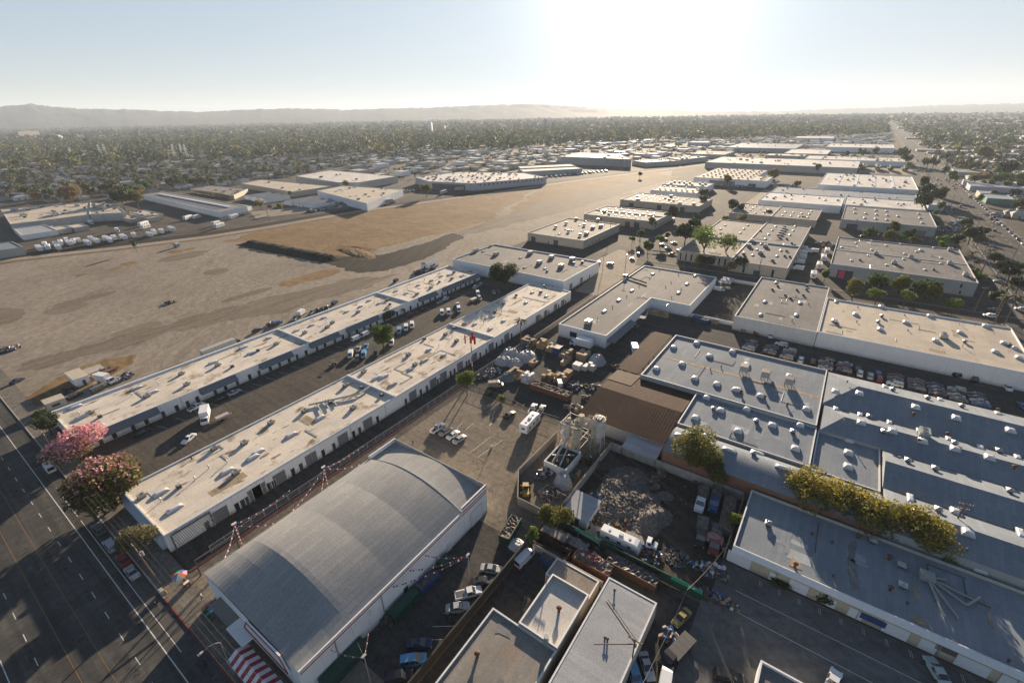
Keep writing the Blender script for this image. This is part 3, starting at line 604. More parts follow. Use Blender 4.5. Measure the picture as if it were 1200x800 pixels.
while x < 192:
    op.append((0, x-15.5, 1.0, 0, 2.2, 'door')); op.append((0, x-15.5+rr.uniform(3, 4.5), 1.1, .1, 2.3, 'window'))
    x += rr.uniform(7, 9)
openings(S1root, S1['poly'], S1['c'], op)
for (ax, ay, bx, by) in ((114, 502.5, 186, 478.7), (230, 455, 277, 440), (307.5, 430, 346, 414), (366, 405, 399, 390), (411, 387.5, 444, 370), (494, 351, 515, 342.5), (525, 340, 544, 330), (547.5, 330, 565, 321.5)):
    awning(S1root, S1['c'], G(ax, ay, 4.2)[0], G(bx, by, 4.2)[0], 161.8, 2.9, 4.55, 2.0)
shed_roof_details(S1, 15.5, 197, 161.8, 184.5, [G(325, 385, 5)[0], G(443, 343, 5)[0]], S1root, None)
mb = MB(); mb.box(15.6-S1['c'][0], 184.55-S1['c'][1], 3.2, 196.9-S1['c'][0], 185.6-S1['c'][1], 4.9); mb.build('rear_fascia', 'blue_parapet', S1root)
roofpx(S1, [A(640, 60, 'long_skylight'), A(385, 195, 'long_skylight'), A(420, 180, 'ac'), A(470, 195, 'ac2'), A(690, 100, 'ac'), A(715, 80, 'long_skylight'), A(375, 185, 'pipe'), A(620, 95, 'pipe'), A(745, 45, 'pipe'), A(875, 45, 'ac'), A(355, 148, 'long_skylight'),
    I_(1000, 620, 'long_skylight'), I_(1020, 635, 'ac'), I_(1090, 640, 'ac2'), I_(1140, 550, 'long_skylight'), I_(850, 675, 'ac'), I_(1180, 575, 'long_skylight'), I_(1130, 585, 'pipe'),
    H_(60, 505, 'skylight'), H_(95, 535, 'ac'), H_(10, 565, 'ac2'), H_(190, 470, 'skylight'), H_(228, 482, 'ac'), H_(262, 445, 'skylight'), H_(318, 410, 'skylight'), H_(335, 455, 'ac'), H_(358, 435, 'ac'), H_(330, 432, 'pipe'),
    H_(425, 382, 'skylight'), H_(478, 385, 'ac'), H_(490, 357, 'skylight'), H_(512, 360, 'pipe'), H_(530, 330, 'skylight'), H_(578, 343, 'skylight'), H_(555, 340, 'pipe'), H_(628, 348, 'ac2'), H_(617, 328, 'ac'),
    H_(655, 285, 'skylight'), H_(703, 296, 'skylight'), H_(712, 275, 'pipe'), H_(755, 300, 'ac'), H_(760, 258, 'skylight'), H_(720, 250, 'pipe'), H_(822, 235, 'skylight'), H_(820, 270, 'ac'), H_(790, 233, 'stub'), H_(860, 243, 'ac2'), H_(862, 203, 'pipe'), H_(868, 215, 'skylight'), H_(928, 198, 'ac'), H_(918, 228, 'ac'), H_(905, 210, 'skylight'), H_(965, 215, 'skylight'), H_(1005, 195, 'ac2')])
S2root, S2 = hall('long low white shed with many grey roller doors along the alley', [(15, 103), (196.2, 127.3)], 5.0, 'white_roof', 'white_wall', .35, 'warehouse_row', 'warehouse')
op = []
for px, py in (A(1195, 550, 0)[:2], A(1025, 640, 0)[:2], B_(15, 535, 0)[:2], B_(105, 475, 0)[:2], B_(255, 385, 0)[:2], B_(398, 290, 0)[:2], B_(518, 220, 0)[:2], B_(728, 90, 0)[:2], B_(822, 30, 0)[:2], H_(870, 680, 0)[:2], H_(948, 633, 0)[:2], H_(1015, 592, 0)[:2], H_(1092, 543, 0)[:2], H_(1165, 498, 0)[:2]):
    X = G(px, py, 1.7)[0]; op += [(0, X-15, 3.3, 0, 3.4, 'roller'), (0, X-15+3.6, 1.0, 0, 2.2, 'window'), (0, X-15-3.2, 1.0, 0, 2.2, 'door')]
bl = MB(); bl.cyl(0, 0, 0, 1.05, .09, .09, 8, 0); bl.cyl(0, 0, 1.05, 1.1, .09, .04, 8, 0); blm = bl.mesh('bollard', ['yellow'])
for k, o_ in enumerate([q for q in op if q[5] == 'roller']):
    for s in (-2.0, 2.0): tag(place('bollard', blm, None, (15+o_[1]+s, 102.4, 0)), 'yellow bollard guarding a grey roller door of the second long shed', 'bollard', 'yellow bollards by the roller doors')
for X in (165, 172, 181, 188): op += [(0, X-15, 3.0, 0, 3.2, 'roller'), (0, X-15+2.8, .9, 0, 2.1, 'door')]
openings(S2root, S2['poly'], S2['c'], op)
shed_roof_details(S2, 15, 196, 103, 127.3, [G(430, 450, 5)[0], G(551, 387, 5)[0]], S2root, None)
roofpx(S2, [A(665, 570, 'ac'), A(755, 550, 'long_skylight'), A(820, 625, 'long_skylight'), A(840, 525, 'ac2'), A(915, 490, 'pipe'), A(980, 435, 'pipe'), A(1005, 345, 'ac'), A(1145, 320, 'ac'), A(1065, 410, 'pipe'), A(1065, 450, 'long_skylight'), A(1105, 460, 'ac'), A(755, 590, 'pipe'), A(1185, 385, 'long_skylight'), A(900, 390, 'stub'),
    B_(70, 225, 'ac'), B_(165, 280, 'long_skylight'), B_(228, 170, 'ac'), B_(300, 200, 'long_skylight'), B_(10, 360, 'long_skylight'), B_(330, 125, 'pipe'), B_(420, 50, 'ac'), B_(350, 130, 'ac2'), B_(495, 60, 'ac2'), B_(455, 155, 'ac'), B_(590, 95, 'ac2'), B_(600, 5, 'long_skylight'), B_(640, 45, 'long_skylight'),
    H_(505, 665, 'ac'), H_(568, 690, 'long_skylight'), H_(640, 725, 'long_skylight'), H_(620, 685, 'pipe'), H_(550, 705, 'pipe'), H_(715, 585, 'ac'), H_(725, 650, 'skylight'), H_(745, 632, 'ac'), H_(790, 610, 'long_skylight'), H_(790, 510, 'ac2'), H_(810, 560, 'skylight'), H_(858, 545, 'pipe'), H_(888, 490, 'ac'), H_(880, 585, 'skylight'), H_(930, 460, 'ac'), H_(940, 520, 'ac'), H_(920, 500, 'pipe'), H_(975, 440, 'ac'), H_(1025, 440, 'skylight'), H_(1068, 435, 'pipe'), H_(1098, 463, 'skylight'), H_(1120, 385, 'ac2'), H_(1110, 405, 'skylight'), H_(1160, 345, 'ac'), H_(1150, 385, 'pipe'), H_(1160, 425, 'skylight'),
    E_(20, 305, 'ac2'), E_(70, 275, 'pipe'), E_(65, 340, 'skylight'), E_(95, 292, 'skylight'), E_(135, 290, 'ac'), E_(150, 262, 'ac2'), E_(160, 310, 'skylight'), E_(190, 265, 'stub')])
mb = MB()                                                      # duct frame on the near roof section
x, y = G(385, 470, 5); cx, cy = S2['c']
for k in range(3): mb.tube((x-cx-3+k*2.5, y-cy+2, 5.0), (x-cx-5+k*2.5, y-cy-4, 5.1), .18, 6)
mb.tube((x-cx-5, y-cy+3, 5.2), (x-cx+8, y-cy-5, 5.3), .3, 8); mb.tube((x-cx+8, y-cy-5, 5.3), (x-cx+14, y-cy-4, 5.2), .25, 8); mb.build('duct', 'galv', S2root)
# end walls facing the street: the pale blue screen of the second shed and its pergola
mb = MB(); mb.box(-S2['c'][0]+14.2, 105-S2['c'][1], 0, -S2['c'][0]+14.98, 127-S2['c'][1], 4.0); mb.build('street_screen', 'blue_parapet', S2root)
pg = thing('pergola_frame', 'steel pergola frame over the alley mouth by the white shed', 'frame', (18, 97, 0))
for i, (x, y) in enumerate(((-2, -5.5), (-2, 5.5), (6, -5.5), (6, 5.5))): mb = MB(); mb.box(x-.12, y-.12, 0, x+.12, y+.12, 4.2); mb.build('post', 'steel_dark', pg)
mb = MB()
for y in (-5.5, 5.5): b2 = MB(); b2.box(-2, y-.1, 4.2, 6, y+.1, 4.45); b2.build('beam', 'steel_dark', pg)
for k in range(20): mb.box(-2+k*.41, 1.2, 4.46, -1.9+k*.41, 5.4, 4.54)
mb.build('rafters', 'steel_dark', pg)

# ---- vaulted hall --------------------------------------------------------------------------------------------------
VX0, VX1, VX2, VY0, VY1, VE = 15.2, 54.4, 63.3, 53.0, 83.8, 7.2
vc = (39, 68.4); vr = thing('vaulted_hall', 'big grey barrel vaulted hall with white walls on the street corner', 'hall', (vc[0], vc[1], 0))
mb = MB(); q = [(VX0-vc[0], VY0-vc[1]), (VX2-vc[0], VY0-vc[1]), (VX2-vc[0], VY1-vc[1]), (VX0-vc[0], VY1-vc[1])]
mb.rings([[(x, y, -.2) for x, y in q], [(x, y, VE) for x, y in q]], 0, caps=False)
xa = VX1-vc[0]; mb.box(xa+.2, q[0][1]-.004, VE, q[1][0], q[0][1]+.3, VE+1.0); mb.box(q[1][0]-.3, q[0][1]+.3, VE, q[1][0]+.004, q[2][1]-.3, VE+1.0); mb.box(xa+.2, q[2][1]-.3, VE, q[1][0], q[2][1]+.004, VE+1.0)
mb.build('walls', 'white_wall', vr)
mb = MB(); xe, ye, yt = q[1][0], q[0][1], q[2][1]
mb.box(xa+.4, ye+.305, VE-.5, xe-.305, ye+.36, VE+1.004); mb.box(xe-.365, ye+.37, VE-.5, xe-.305, yt-.37, VE+1.004); mb.box(xe-.30, ye+.3, VE+1.004, xe-.02, yt-.3, VE+1.03); mb.build('parapet_lining', 'vault_roof', vr)
def arch(x, rise, z0=VE, n=28, inset=0):
    return [(x-vc[0], VY0+inset+(VY1-VY0-2*inset)*k/n-vc[1], z0+rise*(1-(2*k/n-1)**2)) for k in range(n+1)]
mb = MB(); rows = [arch(VX0, .5), arch(VX0+3, 1.5), arch(VX0+6, 2.5), arch(VX0+9.5, 3.55)]+[arch(VX0+10.5+k*(VX1-VX0-10.5)/48, 3.75-.11*(1-abs(math.sin(PI*3*k/48)))) for k in range(0, 49)]
mb.rings(rows, 0, closed=False, caps=False); mb.build('roof', 'vault_roof', vr)
mb = MB(); a = arch(VX1, 3.75); b = arch(VX1, 1.2, VE-.4); mb.rings([a, b], 0, closed=False, caps=False); mb.build('gable_step', 'blue_parapet', vr)
mb = MB(); mb.rings([arch(VX1-.1, 1.6, VE-.35, inset=.3), arch(VX2-.32, 1.3, VE-.35, inset=.3)], 0, closed=False, caps=False); mb.build('rear_roof', 'vault_roof', vr)
for xs in ():                                  # ribs standing a little above the vault
    mb = MB(); mb.rings([arch(xs-.25, 3.75), arch(xs-.2, 3.87), arch(xs+.2, 3.87), arch(xs+.25, 3.75)], 0, closed=False, caps=False); mb.build('roof_rib', 'vault_roof', vr)
mb = MB()
for zz in (VE-.35, VE-1.05): mb.box(q[0][0]+.2, q[0][1]-.06, zz-.2, q[1][0]-.2, q[0][1]-.002, zz)
mb.box(xa+.3, q[0][1]-.07, VE+.55, q[1][0], q[0][1]-.006, VE+.7); mb.build('painted_stripe', 'red_stripe', vr)
mb = MB(); mb.box(q[0][0], q[0][1]-.35, VE-.02, xa, q[0][1]-.07, VE+.14); mb.build('gutter', 'parapet', vr)
openings(vr, [(VX0, VY0), (VX2, VY0), (VX2, VY1), (VX0, VY1)], vc, [(0, 44, 4.0, 0, 4.2, 'white_roller'), (0, 22, 1.1, 0, 2.3, 'door'), (0, 34.5, 1.1, 0, 2.2, 'white_door')])
for xs in (20, 30, 40): mb = MB(); mb.box(xs-vc[0]-8.4, q[0][1]-.12, 0, xs-vc[0]-8.2, q[0][1]-.01, VE-1.3); mb.build('downpipe', 'galv', vr)
# street front: gable sign board, flat porch roofs
mb = MB(); fx = VX0-vc[0]
mb.add([(fx-.5, 69.5-vc[1], 4.4), (fx-.5, 55.5-vc[1], 4.4), (fx-.5, 57-vc[1], 7.9), (fx-.5, 67.5-vc[1], 7.5), (fx-.2, 69.5-vc[1], 4.4), (fx-.2, 55.5-vc[1], 4.4), (fx-.2, 57-vc[1], 7.9), (fx-.2, 67.5-vc[1], 7.5)], [(0, 3, 2, 1), (4, 5, 6, 7), (0, 1, 5, 4), (1, 2, 6, 5), (2, 3, 7, 6), (3, 0, 4, 7)])
sb = mb.build('sign_board', 'white_paint', vr)
mb = MB()
for (y0, z0, y1, z1) in ((69.3, 4.5, 67.4, 7.35), (67.4, 7.35, 57.1, 7.75), (57.1, 7.75, 55.7, 4.5), (55.7, 4.5, 69.3, 4.5)): mb.tube((fx-.53, y0-vc[1], z0), (fx-.53, y1-vc[1], z1), .13, 4)
mb.build('sign_border', 'stripe_red', sb)
mb = MB(); mb.box(13.1-vc[0], 72.1-vc[1], 3.7, 15.15-vc[0], 79.3-vc[1], 4.0); mb.build('porch_roof', 'beige_roof', vr)
mb = MB(); mb.box(12.7-vc[0], 66.6-vc[1], 3.75, 15.15-vc[0], 72.05-vc[1], 4.1); mb.build('porch_roof', 'white_wall', vr)
cp = thing('striped_canopy', 'red and white striped tent canopy in front of the vaulted hall', 'canopy', (12.1, 62, 0))
mb = MB(); xr0, xr1, xm = -1.9, 1.7, -.1
for k in range(13):
    y0, y1 = -5.6+k*.85, -5.6+(k+1)*.85; mi = k % 2
    mb.quad((xr0, y0, 2.6), (xm, y0, 3.6), (xm, y1, 3.6), (xr0, y1, 2.6), mi); mb.quad((xm, y0, 3.6), (xr1, y0, 2.7), (xr1, y1, 2.7), (xm, y1, 3.6), mi)
    mb.quad((xr0, y0, 2.2), (xr0, y0, 2.6), (xr0, y1, 2.6), (xr0, y1, 2.2), mi)
mb.build('cloth', ['stripe_white', 'stripe_red'], cp)
for x in (xr0+.1, xr1-.1):
    for y in (-5.4, 0, 5.2): mb = MB(); mb.cyl(x, y, 0, 2.65, .05, .05, 6); mb.build('pole', 'galv', cp)

# ---- L shaped works and its neighbours -----------------------------------------------------------------------------
Lroot, LR = hall('L shaped white works with grey roof behind the stacked goods yard', [(157, 66), (207.3, 66), (207.3, 48), (255.5, 48), (255.5, 87.5), (157, 87.5)], 5.7, 'grey_roof', 'white_wall', .5, 'works_building', 'workshop',
    opens=[(5, 7, 3.2, 1.3, 3.6, 'window')])
awning(Lroot, LR['c'], 158, 182, 66, 2.7, 3.6, 3.2, 'slate_awning')
for k in range(9): mb = MB(); mb.box(159+k*2.6-LR['c'][0], 62.85-LR['c'][1], 0, 159.15+k*2.6-LR['c'][0], 63-LR['c'][1], 2.6); mb.build('awning_post', 'steel_dark', Lroot)
mb = MB(); mb.box(157.4-LR['c'][0], 66.4-LR['c'][1], 5.22, 166-LR['c'][0], 87-LR['c'][1], 5.26); mb.build('roof_patch', 'grey_roof', Lroot)
roofpx(LR, [E_(400, 415, 'stub'), E_(472, 358, 'stub'), E_(538, 308, 'stub'), E_(595, 262, 'stub'), E_(645, 225, 'stub'), E_(690, 187, 'stub'), E_(745, 243, 'stub'), E_(780, 207, 'stub'), E_(748, 315, 'stub'), E_(792, 275, 'stub'), E_(720, 265, 'stub'),
    E_(432, 380, 'long_skylight'), E_(500, 328, 'long_skylight'), E_(562, 283, 'long_skylight'), E_(660, 205, 'long_skylight'), E_(780, 293, 'long_skylight'), E_(820, 252, 'long_skylight'), E_(858, 213, 'long_skylight'), E_(358, 437, 'ac_big'), E_(530, 222, 'dark_cooler')])
mb = MB(); p = G(600+540/4, 270+218/4, 5.7); q2 = G(600+630/4, 270+248/4, 5.7); mb.tube((p[0]-LR['c'][0], p[1]-LR['c'][1], 5.9), (q2[0]-LR['c'][0], q2[1]-LR['c'][1], 5.9), .35, 8); mb.build('duct', 'green', Lroot)
MBr, MBf = hall('tall white block with grey roof between the long sheds and the lane', [(203, 111), (245, 187.5)], 7.0, 'grey_roof', 'white_wall', .6, 'warehouse', 'warehouse', opens=[(0, 8, 3, 0, 3.4, 'roller'), (0, 20, 3, 0, 3.4, 'roller'), (0, 30, 1, 0, 2.2, 'door')])
roofpx(MBf, [H_(1030, 98, 'ac_big'), H_(1065, 100, 'skylight'), H_(1100, 75, 'ac'), H_(1125, 115, 'ac_big'), E_(85, 110, 'ac_big'), E_(128, 155, 'ac_big'), E_(185, 130, 'ac_big'), E_(230, 172, 'ac_big'), E_(282, 140, 'ac_big'), E_(330, 150, 'ac'), E_(60, 175, 'skylight'), E_(155, 180, 'skylight'), E_(165, 192, 'ac2'), E_(290, 155, 'ac'), E_(40, 130, 'skylight')])
def pale(label, p0, p1, h, n, seed, wall='tan_wall', roof='beige_roof', op=(), **k):
    r_, f_ = hall(label, [p0, p1], h, roof, wall, .5, 'warehouse', 'warehouse', opens=op, **k); return r_, f_
r_, B2 = pale('first of the pale flat roofed sheds along the dirt field, beside the lit concrete lane', (287.5, 143), (349, 188.8), 6.2, 0, 1, op=[(3, 5, 3.5, 0, 3.5, 'dock'), (3, 24, 3.5, 0, 3.5, 'dock'), (3, 18, 1, 0, 2.2, 'door'), (0, 8, 1, 0, 2.2, 'door')]+[(0, 14+k*6, 1.2, 1, 2.6, 'window') for k in range(7)])
roofpx(B2, [z4(640, 200)(0, 0, 'ac')]) if 0 else None
for (a, b, k) in ((235, 385, 'dark_cooler'), (405, 392, 'dark_cooler'), (157, 418, 'dark_cooler'), (297, 432, 'dark_cooler'), (75, 447, 'dark_cooler'), (175, 480, 'dark_cooler'), (365, 450, 'ac_big'), (428, 438, 'ac_big'), (315, 497, 'ac_big'), (265, 510, 'dark_cooler'), (310, 398, 'skylight'), (262, 430, 'skylight'), (155, 458, 'skylight'), (105, 497, 'skylight'), (205, 470, 'skylight')):
    x, y = G(640+a/6.667, 200+b/6.667, B2['z']); on_roof(B2, k, x, y)
r_, B3 = pale('second pale shed along the dirt field, with a low step across its roof', (370, 122.8), (415, 185), 6.6, 0, 2, op=[(3, 40, 4, 0, 4, 'dock'), (3, 48, 4, 0, 4, 'dock'), (3, 16, 3, 3.2, 4.6, 'window')]+[(0, 4+k*5, 1.6, 1, 3, 'window') for k in range(8)])
mb = MB(); mb.box(392-B3['c'][0], 123.2-B3['c'][1], 6.0, 392.6-B3['c'][0], 184.6-B3['c'][1], 6.9); mb.build('fire_wall', 'parapet', r_)
gridroof(B3, 4, 9, 'skylight', 4, drop=.25); scatter(B3, 4, ['ac', 'ac_big'], 3)
r_, B4 = pale('third pale shed along the dirt field, with a tanker parked at its side', (456, 112), (505, 188.5), 6.4, 0, 3, op=[(3, 12, 4, 0, 3.5, 'dock'), (3, 40, 4, 0, 4, 'dock'), (3, 62, 4, 0, 4, 'dock')])
gridroof(B4, 5, 10, 'skylight', 5, drop=.3); scatter(B4, 9, ['ac', 'ac_big'], 8)
r_, B5 = pale('low white shed with dark roof boxes fourth along the dirt field', (534, 136), (574, 186), 6, 0, 4, wall='white_wall', roof='cream_roof'); gridroof(B5, 2, 7, 'dark_cooler', 6, drop=.1)
r_, B5b = pale('bluish white shed behind the fourth shed on the field edge', (578, 137), (612, 188), 7.2, 0, 4, wall='white_wall', roof='cream_roof'); gridroof(B5b, 2, 7, 'ac_big', 7, drop=.1)
B6r, B6 = hall('cream roofed market hall dotted with dark skylights beyond the pale sheds', [(652, 87), (700, 87), (700, 105), (775, 105), (775, 172), (652, 172)], 8.2, 'cream_roof', 'white_wall', .4, 'warehouse', 'warehouse', opens=[(5, 35, 30, .2, 5.5, 'roller'), (5, 70, 8, 0, 4, 'dock')])
for i in range(6):
    for j in range(6): on_roof(B6, 'dark_cooler', 662+i*19, 110+j*10.5, 0, 1.2) if i < 6 else None
for j in range(3): on_roof(B6, 'dark_cooler', 662+j*14, 95, 0, 1.2)
# ---- beyond the cross street -----------------------------------------------------------------------------------------
R1ar, R1a = hall('pale office block with tall narrow dark windows behind the feathery tree', [(296, 49), (408, 81)], 6.2, 'beige_roof', 'tan_wall', .5, 'office_block', 'offices', opens=[(3, 2+k*3.3, 1.0, .6, 4.8, 'window') for k in range(9)]+[(3, 16, 3, 0, 2.8, 'dock')])
mb = MB(); mb.box(342-R1a['c'][0], 49.4-R1a['c'][1], 5.6, 342.6-R1a['c'][0], 80.6-R1a['c'][1], 6.6); mb.build('fire_wall', 'blue_parapet', R1ar)
r1 = lambda a, b: (780+a/6.667, 230+b/6.667)
for (a, b, k) in ((465, 228, 'long_skylight'), (430, 257, 'long_skylight'), (642, 228, 'long_skylight'), (612, 256, 'long_skylight'), (583, 288, 'long_skylight'), (545, 330, 'long_skylight'), (375, 295, 'long_skylight'), (220, 378, 'ac2')):
    x, y = G(*r1(a, b), R1a['z']); on_roof(R1a, k, x, y)
R1br, R1b = hall('grey roofed block with rows of roof boxes, in front of a yard of parked vans', [(289, 19), (412, 48.7)], 6.6, 'grey_roof', 'tan_wall', .5, 'warehouse', 'warehouse', opens=[(3, 8, 1.3, .3, 4.6, 'window'), (3, 15, 3.2, 0, 2.6, 'dock'), (3, 23, 1.3, .3, 4.6, 'window')])
mb = MB(); mb.box(342-R1b['c'][0], 19.4-R1b['c'][1], 6.0, 342.5-R1b['c'][0], 48.3-R1b['c'][1], 6.9); mb.build('fire_wall', 'blue_parapet', R1br)
for (a, b, k) in ((675, 355, 'ac_big'), (650, 393, 'ac_big'), (745, 375, 'long_skylight'), (778, 395, 'ac_big'), (715, 418, 'long_skylight'), (680, 462, 'long_skylight'), (740, 447, 'ac_big'), (612, 440, 'long_skylight'), (610, 455, 'ac'), (900, 425, 'long_skylight'), (925, 380, 'long_skylight'), (870, 468, 'long_skylight'), (780, 335, 'long_skylight'), (835, 505, 'ac'), (930, 470, 'ac2'), (970, 475, 'ac2'), (985, 370, 'ac2'), (1010, 385, 'ac2'), (945, 430, 'ac2'),
                  (858, 238, 'long_skylight'), (832, 268, 'long_skylight'), (805, 300, 'long_skylight'), (880, 315, 'dark_cooler'), (893, 297, 'dark_cooler'), (905, 280, 'dark_cooler'), (917, 263, 'dark_cooler'), (928, 248, 'dark_cooler'), (995, 270, 'long_skylight'), (970, 303, 'long_skylight'), (1010, 238, 'long_skylight'), (945, 335, 'ac2'), (740, 270, 'ac2')):
    x, y = G(*r1(a, b), R1b['z']); on_roof(R1b, k, x, y)
r_, f_ = hall('low tan shed with a tree at its corner, left of the grey clipped shrubs', [(444, 50.5), (497, 83)], 5.5, 'beige_roof', 'tan_wall', .5, 'warehouse', 'warehouse'); gridroof(f_, 4, 4, 'skylight', 9, drop=.2)
r_, f_ = hall('low grey roofed shed behind a row of clipped shrubs', [(442, 18), (497, 50)], 5.8, 'grey_roof', 'tan_wall', .5, 'warehouse', 'warehouse'); gridroof(f_, 3, 4, 'long_skylight', 10, drop=.2)
R4r, R4 = hall('wide grey roofed shed with a pink loading dock beside the cross street', [(308, -61.2), (381.5, .5)], 7.4, 'grey_roof', 'grey_wall', .5, 'warehouse', 'warehouse', opens=[(3, 8, 7, 0, 4.5, 'dock'), (3, 47, 4.5, 0, 4.8, 'dock'), (3, 56, .9, 3.8, 6, 'window'), (3, 56.5, .9, .8, 2.4, 'window'), (3, 27, 1.2, 0, 3, 'door')])
mb = MB(); mb.box(307-R4['c'][0], -7.3-R4['c'][1], .3, 308-R4['c'][0], -4.5-R4['c'][1], 4.6); mb.build('dock_canopy', 'pink', R4r)
mb = MB(); mb.box(345-R4['c'][0], -60.9-R4['c'][1], 6.85, 345.4-R4['c'][0], .2-R4['c'][1], 7.2); mb.build('fire_wall', 'blue_parapet', R4r)
roofpx(R4, [F_(345, 80, 'skylight'), F_(412, 60, 'skylight'), F_(485, 50, 'skylight'), F_(553, 72, 'skylight'), F_(620, 65, 'skylight'), F_(695, 100, 'skylight'), F_(485, 92, 'skylight'), F_(575, 90, 'stub'), F_(640, 110, 'skylight'), F_(715, 95, 'big_skylight'), F_(770, 120, 'stub'), F_(808, 130, 'skylight'), F_(852, 95, 'ac_big'), F_(390, 142, 'skylight'), F_(430, 140, 'ac'), F_(470, 118, 'skylight'), F_(505, 112, 'ac_big'), F_(555, 163, 'skylight'), F_(590, 155, 'ac_big'), F_(635, 135, 'skylight'), F_(668, 128, 'ac_big'), F_(690, 150, 'stub'), F_(735, 185, 'skylight'), F_(775, 185, 'ac'), F_(810, 155, 'skylight'), F_(850, 158, 'ac_big'), F_(875, 195, 'stub'), F_(925, 212, 'ac_big'), F_(775, 82, 'skylight'), F_(715, 145, 'stub'), F_(615, 180, 'stub')])
R3c, f_ = hall('grey slab shed with green doors beside the boulevard trees', [(450, -56), (520, 2)], 7.2, 'grey_roof', 'grey_wall', .5, 'warehouse', 'warehouse', opens=[(3, 8, 7, 0, 4, 'dock'), (3, 33, 6, 0, 4, 'dock'), (3, 50, 6, 0, 4, 'roller')]); gridroof(f_, 3, 7, 'big_skylight', 12, drop=.3)
r_, f_ = hall('bright white roofed shed right behind the grey slab shed', [(523, -54), (575, 4)], 7.4, 'bright_roof', 'white_wall', .5, 'warehouse', 'warehouse'); scatter(f_, 12, ['ac', 'big_skylight', 'stub'], 13)
r_, f_ = hall('bright white roofed long shed with a blue shadowed front by the market court', [(515, 5), (572, 72)], 7.0, 'bright_roof', 'white_wall', .5, 'warehouse', 'warehouse'); scatter(f_, 12, ['ac', 'big_skylight', 'stub'], 14)
r_, f_ = hall('narrow dusty blue roofed wing in front of the large white roof', [(578, -53), (632, 72)], 5.5, 'blue_grey_roof', 'grey_wall', .4, 'warehouse', 'warehouse'); scatter(f_, 18, ['ac', 'hood', 'stub'], 15)
r_, f_ = hall('large white roofed warehouse with dark beams across it, by the boulevard', [(645, -55), (774, 34)], 8.6, 'bright_roof', 'white_wall', .5, 'warehouse', 'warehouse'); scatter(f_, 34, ['ac', 'ac_big', 'dark_cooler', 'skylight'], 16)
for k in range(4):
    mb = MB(); yy = -36+k*17; mb.box(660-f_['c'][0], yy-f_['c'][1], 8.05, 770-f_['c'][0], yy+2.2-f_['c'][1], 8.4); mb.build('roof_beam', 'blue_parapet', r_)
# ---- the white warehouses and the blue grey works -----------------------------------------------------------------------
R5r, R5 = hall('long white walled warehouse with cream roof facing the rows of impounded cars', [(204, -64), (248.6, -2.2)], 6.6, 'cream_roof', 'white_wall', .5, 'warehouse', 'warehouse')
roofpx(R5, [F_(318, 335, 'skylight'), F_(410, 395, 'big_skylight'), F_(420, 362, 'stub'), F_(415, 430, 'stub'), F_(310, 425, 'big_skylight'), F_(318, 435, 'ac'), F_(530, 360, 'big_skylight'), F_(532, 405, 'hood'), F_(515, 432, 'hood'), F_(525, 465, 'big_skylight'), F_(640, 400, 'stub'), F_(645, 433, 'big_skylight'), F_(655, 470, 'stub'), F_(757, 403, 'big_skylight'), F_(820, 502, 'ac_big'), F_(785, 518, 'big_skylight'), F_(895, 440, 'pipe'), F_(900, 480, 'big_skylight'), F_(920, 525, 'hood'), F_(910, 545, 'pipe'), F_(1065, 570, 'big_skylight'), F_(1105, 530, 'big_skylight'), F_(1130, 540, 'ac'), F_(1155, 552, 'big_skylight'), F_(1018, 450, 'big_skylight'), F_(1175, 598, 'big_skylight')])
R6r, R6 = hall('peeling white warehouse with a flat grey roof next to the long white one', [(203.7, -2), (266, 28.4)], 6.4, 'grey_roof', 'peeling_wall', .5, 'warehouse', 'warehouse')
roofpx(R6, [F_(45, 262, 'ac2'), F_(20, 278, 'ac2'), F_(80, 305, 'ac2'), F_(105, 320, 'ac2'), F_(135, 280, 'ac2'), F_(180, 262, 'ac2'), F_(165, 305, 'ac2'), F_(180, 278, 'ac2'), F_(130, 310, 'stub'), F_(150, 340, 'long_skylight'), F_(132, 397, 'long_skylight'), F_(112, 425, 'stub'), F_(38, 245, 'long_skylight'), F_(190, 348, 'stub'), E_(1165, 395, 'long_skylight'), E_(1185, 335, 'long_skylight')])
W1r, W1 = hall('blue grey works roof with white pyramid skylights and rusty ventilators', [(133.2, -7.4), (170, 42.8)], 7.0, 'blue_grey_roof', 'grey_wall', .6, 'works_building', 'workshop')
mb = MB(); mb.box(150-W1['c'][0], -7-W1['c'][1], 6.41, 151.2-W1['c'][0], 42-W1['c'][1], 6.43); mb.build('roof_gutter', 'dirt_stain', W1r)
roofpx(W1, [E_(865, 530, 'big_skylight'), E_(1033, 570, 'big_skylight'), E_(757, 550, 'big_skylight'), E_(925, 590, 'big_skylight'), E_(1100, 632, 'big_skylight'), E_(797, 627, 'big_skylight'), E_(677, 650, 'big_skylight'), E_(857, 695, 'big_skylight'), E_(960, 722, 'big_skylight'), E_(1060, 750, 'big_skylight'), E_(1165, 777, 'big_skylight'), E_(980, 640, 'stub'), E_(930, 652, 'stub'), E_(1085, 665, 'cooler'), E_(1185, 692, 'cooler'), D_(95, 45, 'cooler'), D_(180, 160, 'big_skylight'), D_(100, 5, 'big_skylight'), D_(20, 45, 'ac'),
    (868.0, 461, 'turbine'), (896, 467, 'turbine'), (922, 476, 'turbine'), (862, 457, 'big_skylight')])
W2r, W2 = hall('blue grey works roof stepped down below the rusty ventilators', [(113.8, -7.6), (132.9, 24.6)], 6.6, 'blue_grey_roof', 'grey_wall', .6, 'works_building', 'workshop')
roofpx(W2, [C_(912, 105, 'big_skylight'), C_(860, 200, 'big_skylight'), C_(978, 165, 'big_skylight'), C_(1100, 160, 'big_skylight'), C_(945, 160, 'hood'), C_(1060, 262, 'big_skylight'), C_(1145, 218, 'hood'), D_(20, 235, 'big_skylight'), D_(150, 235, 'big_skylight'), D_(128, 345, 'big_skylight'), D_(115, 268, 'hood')])
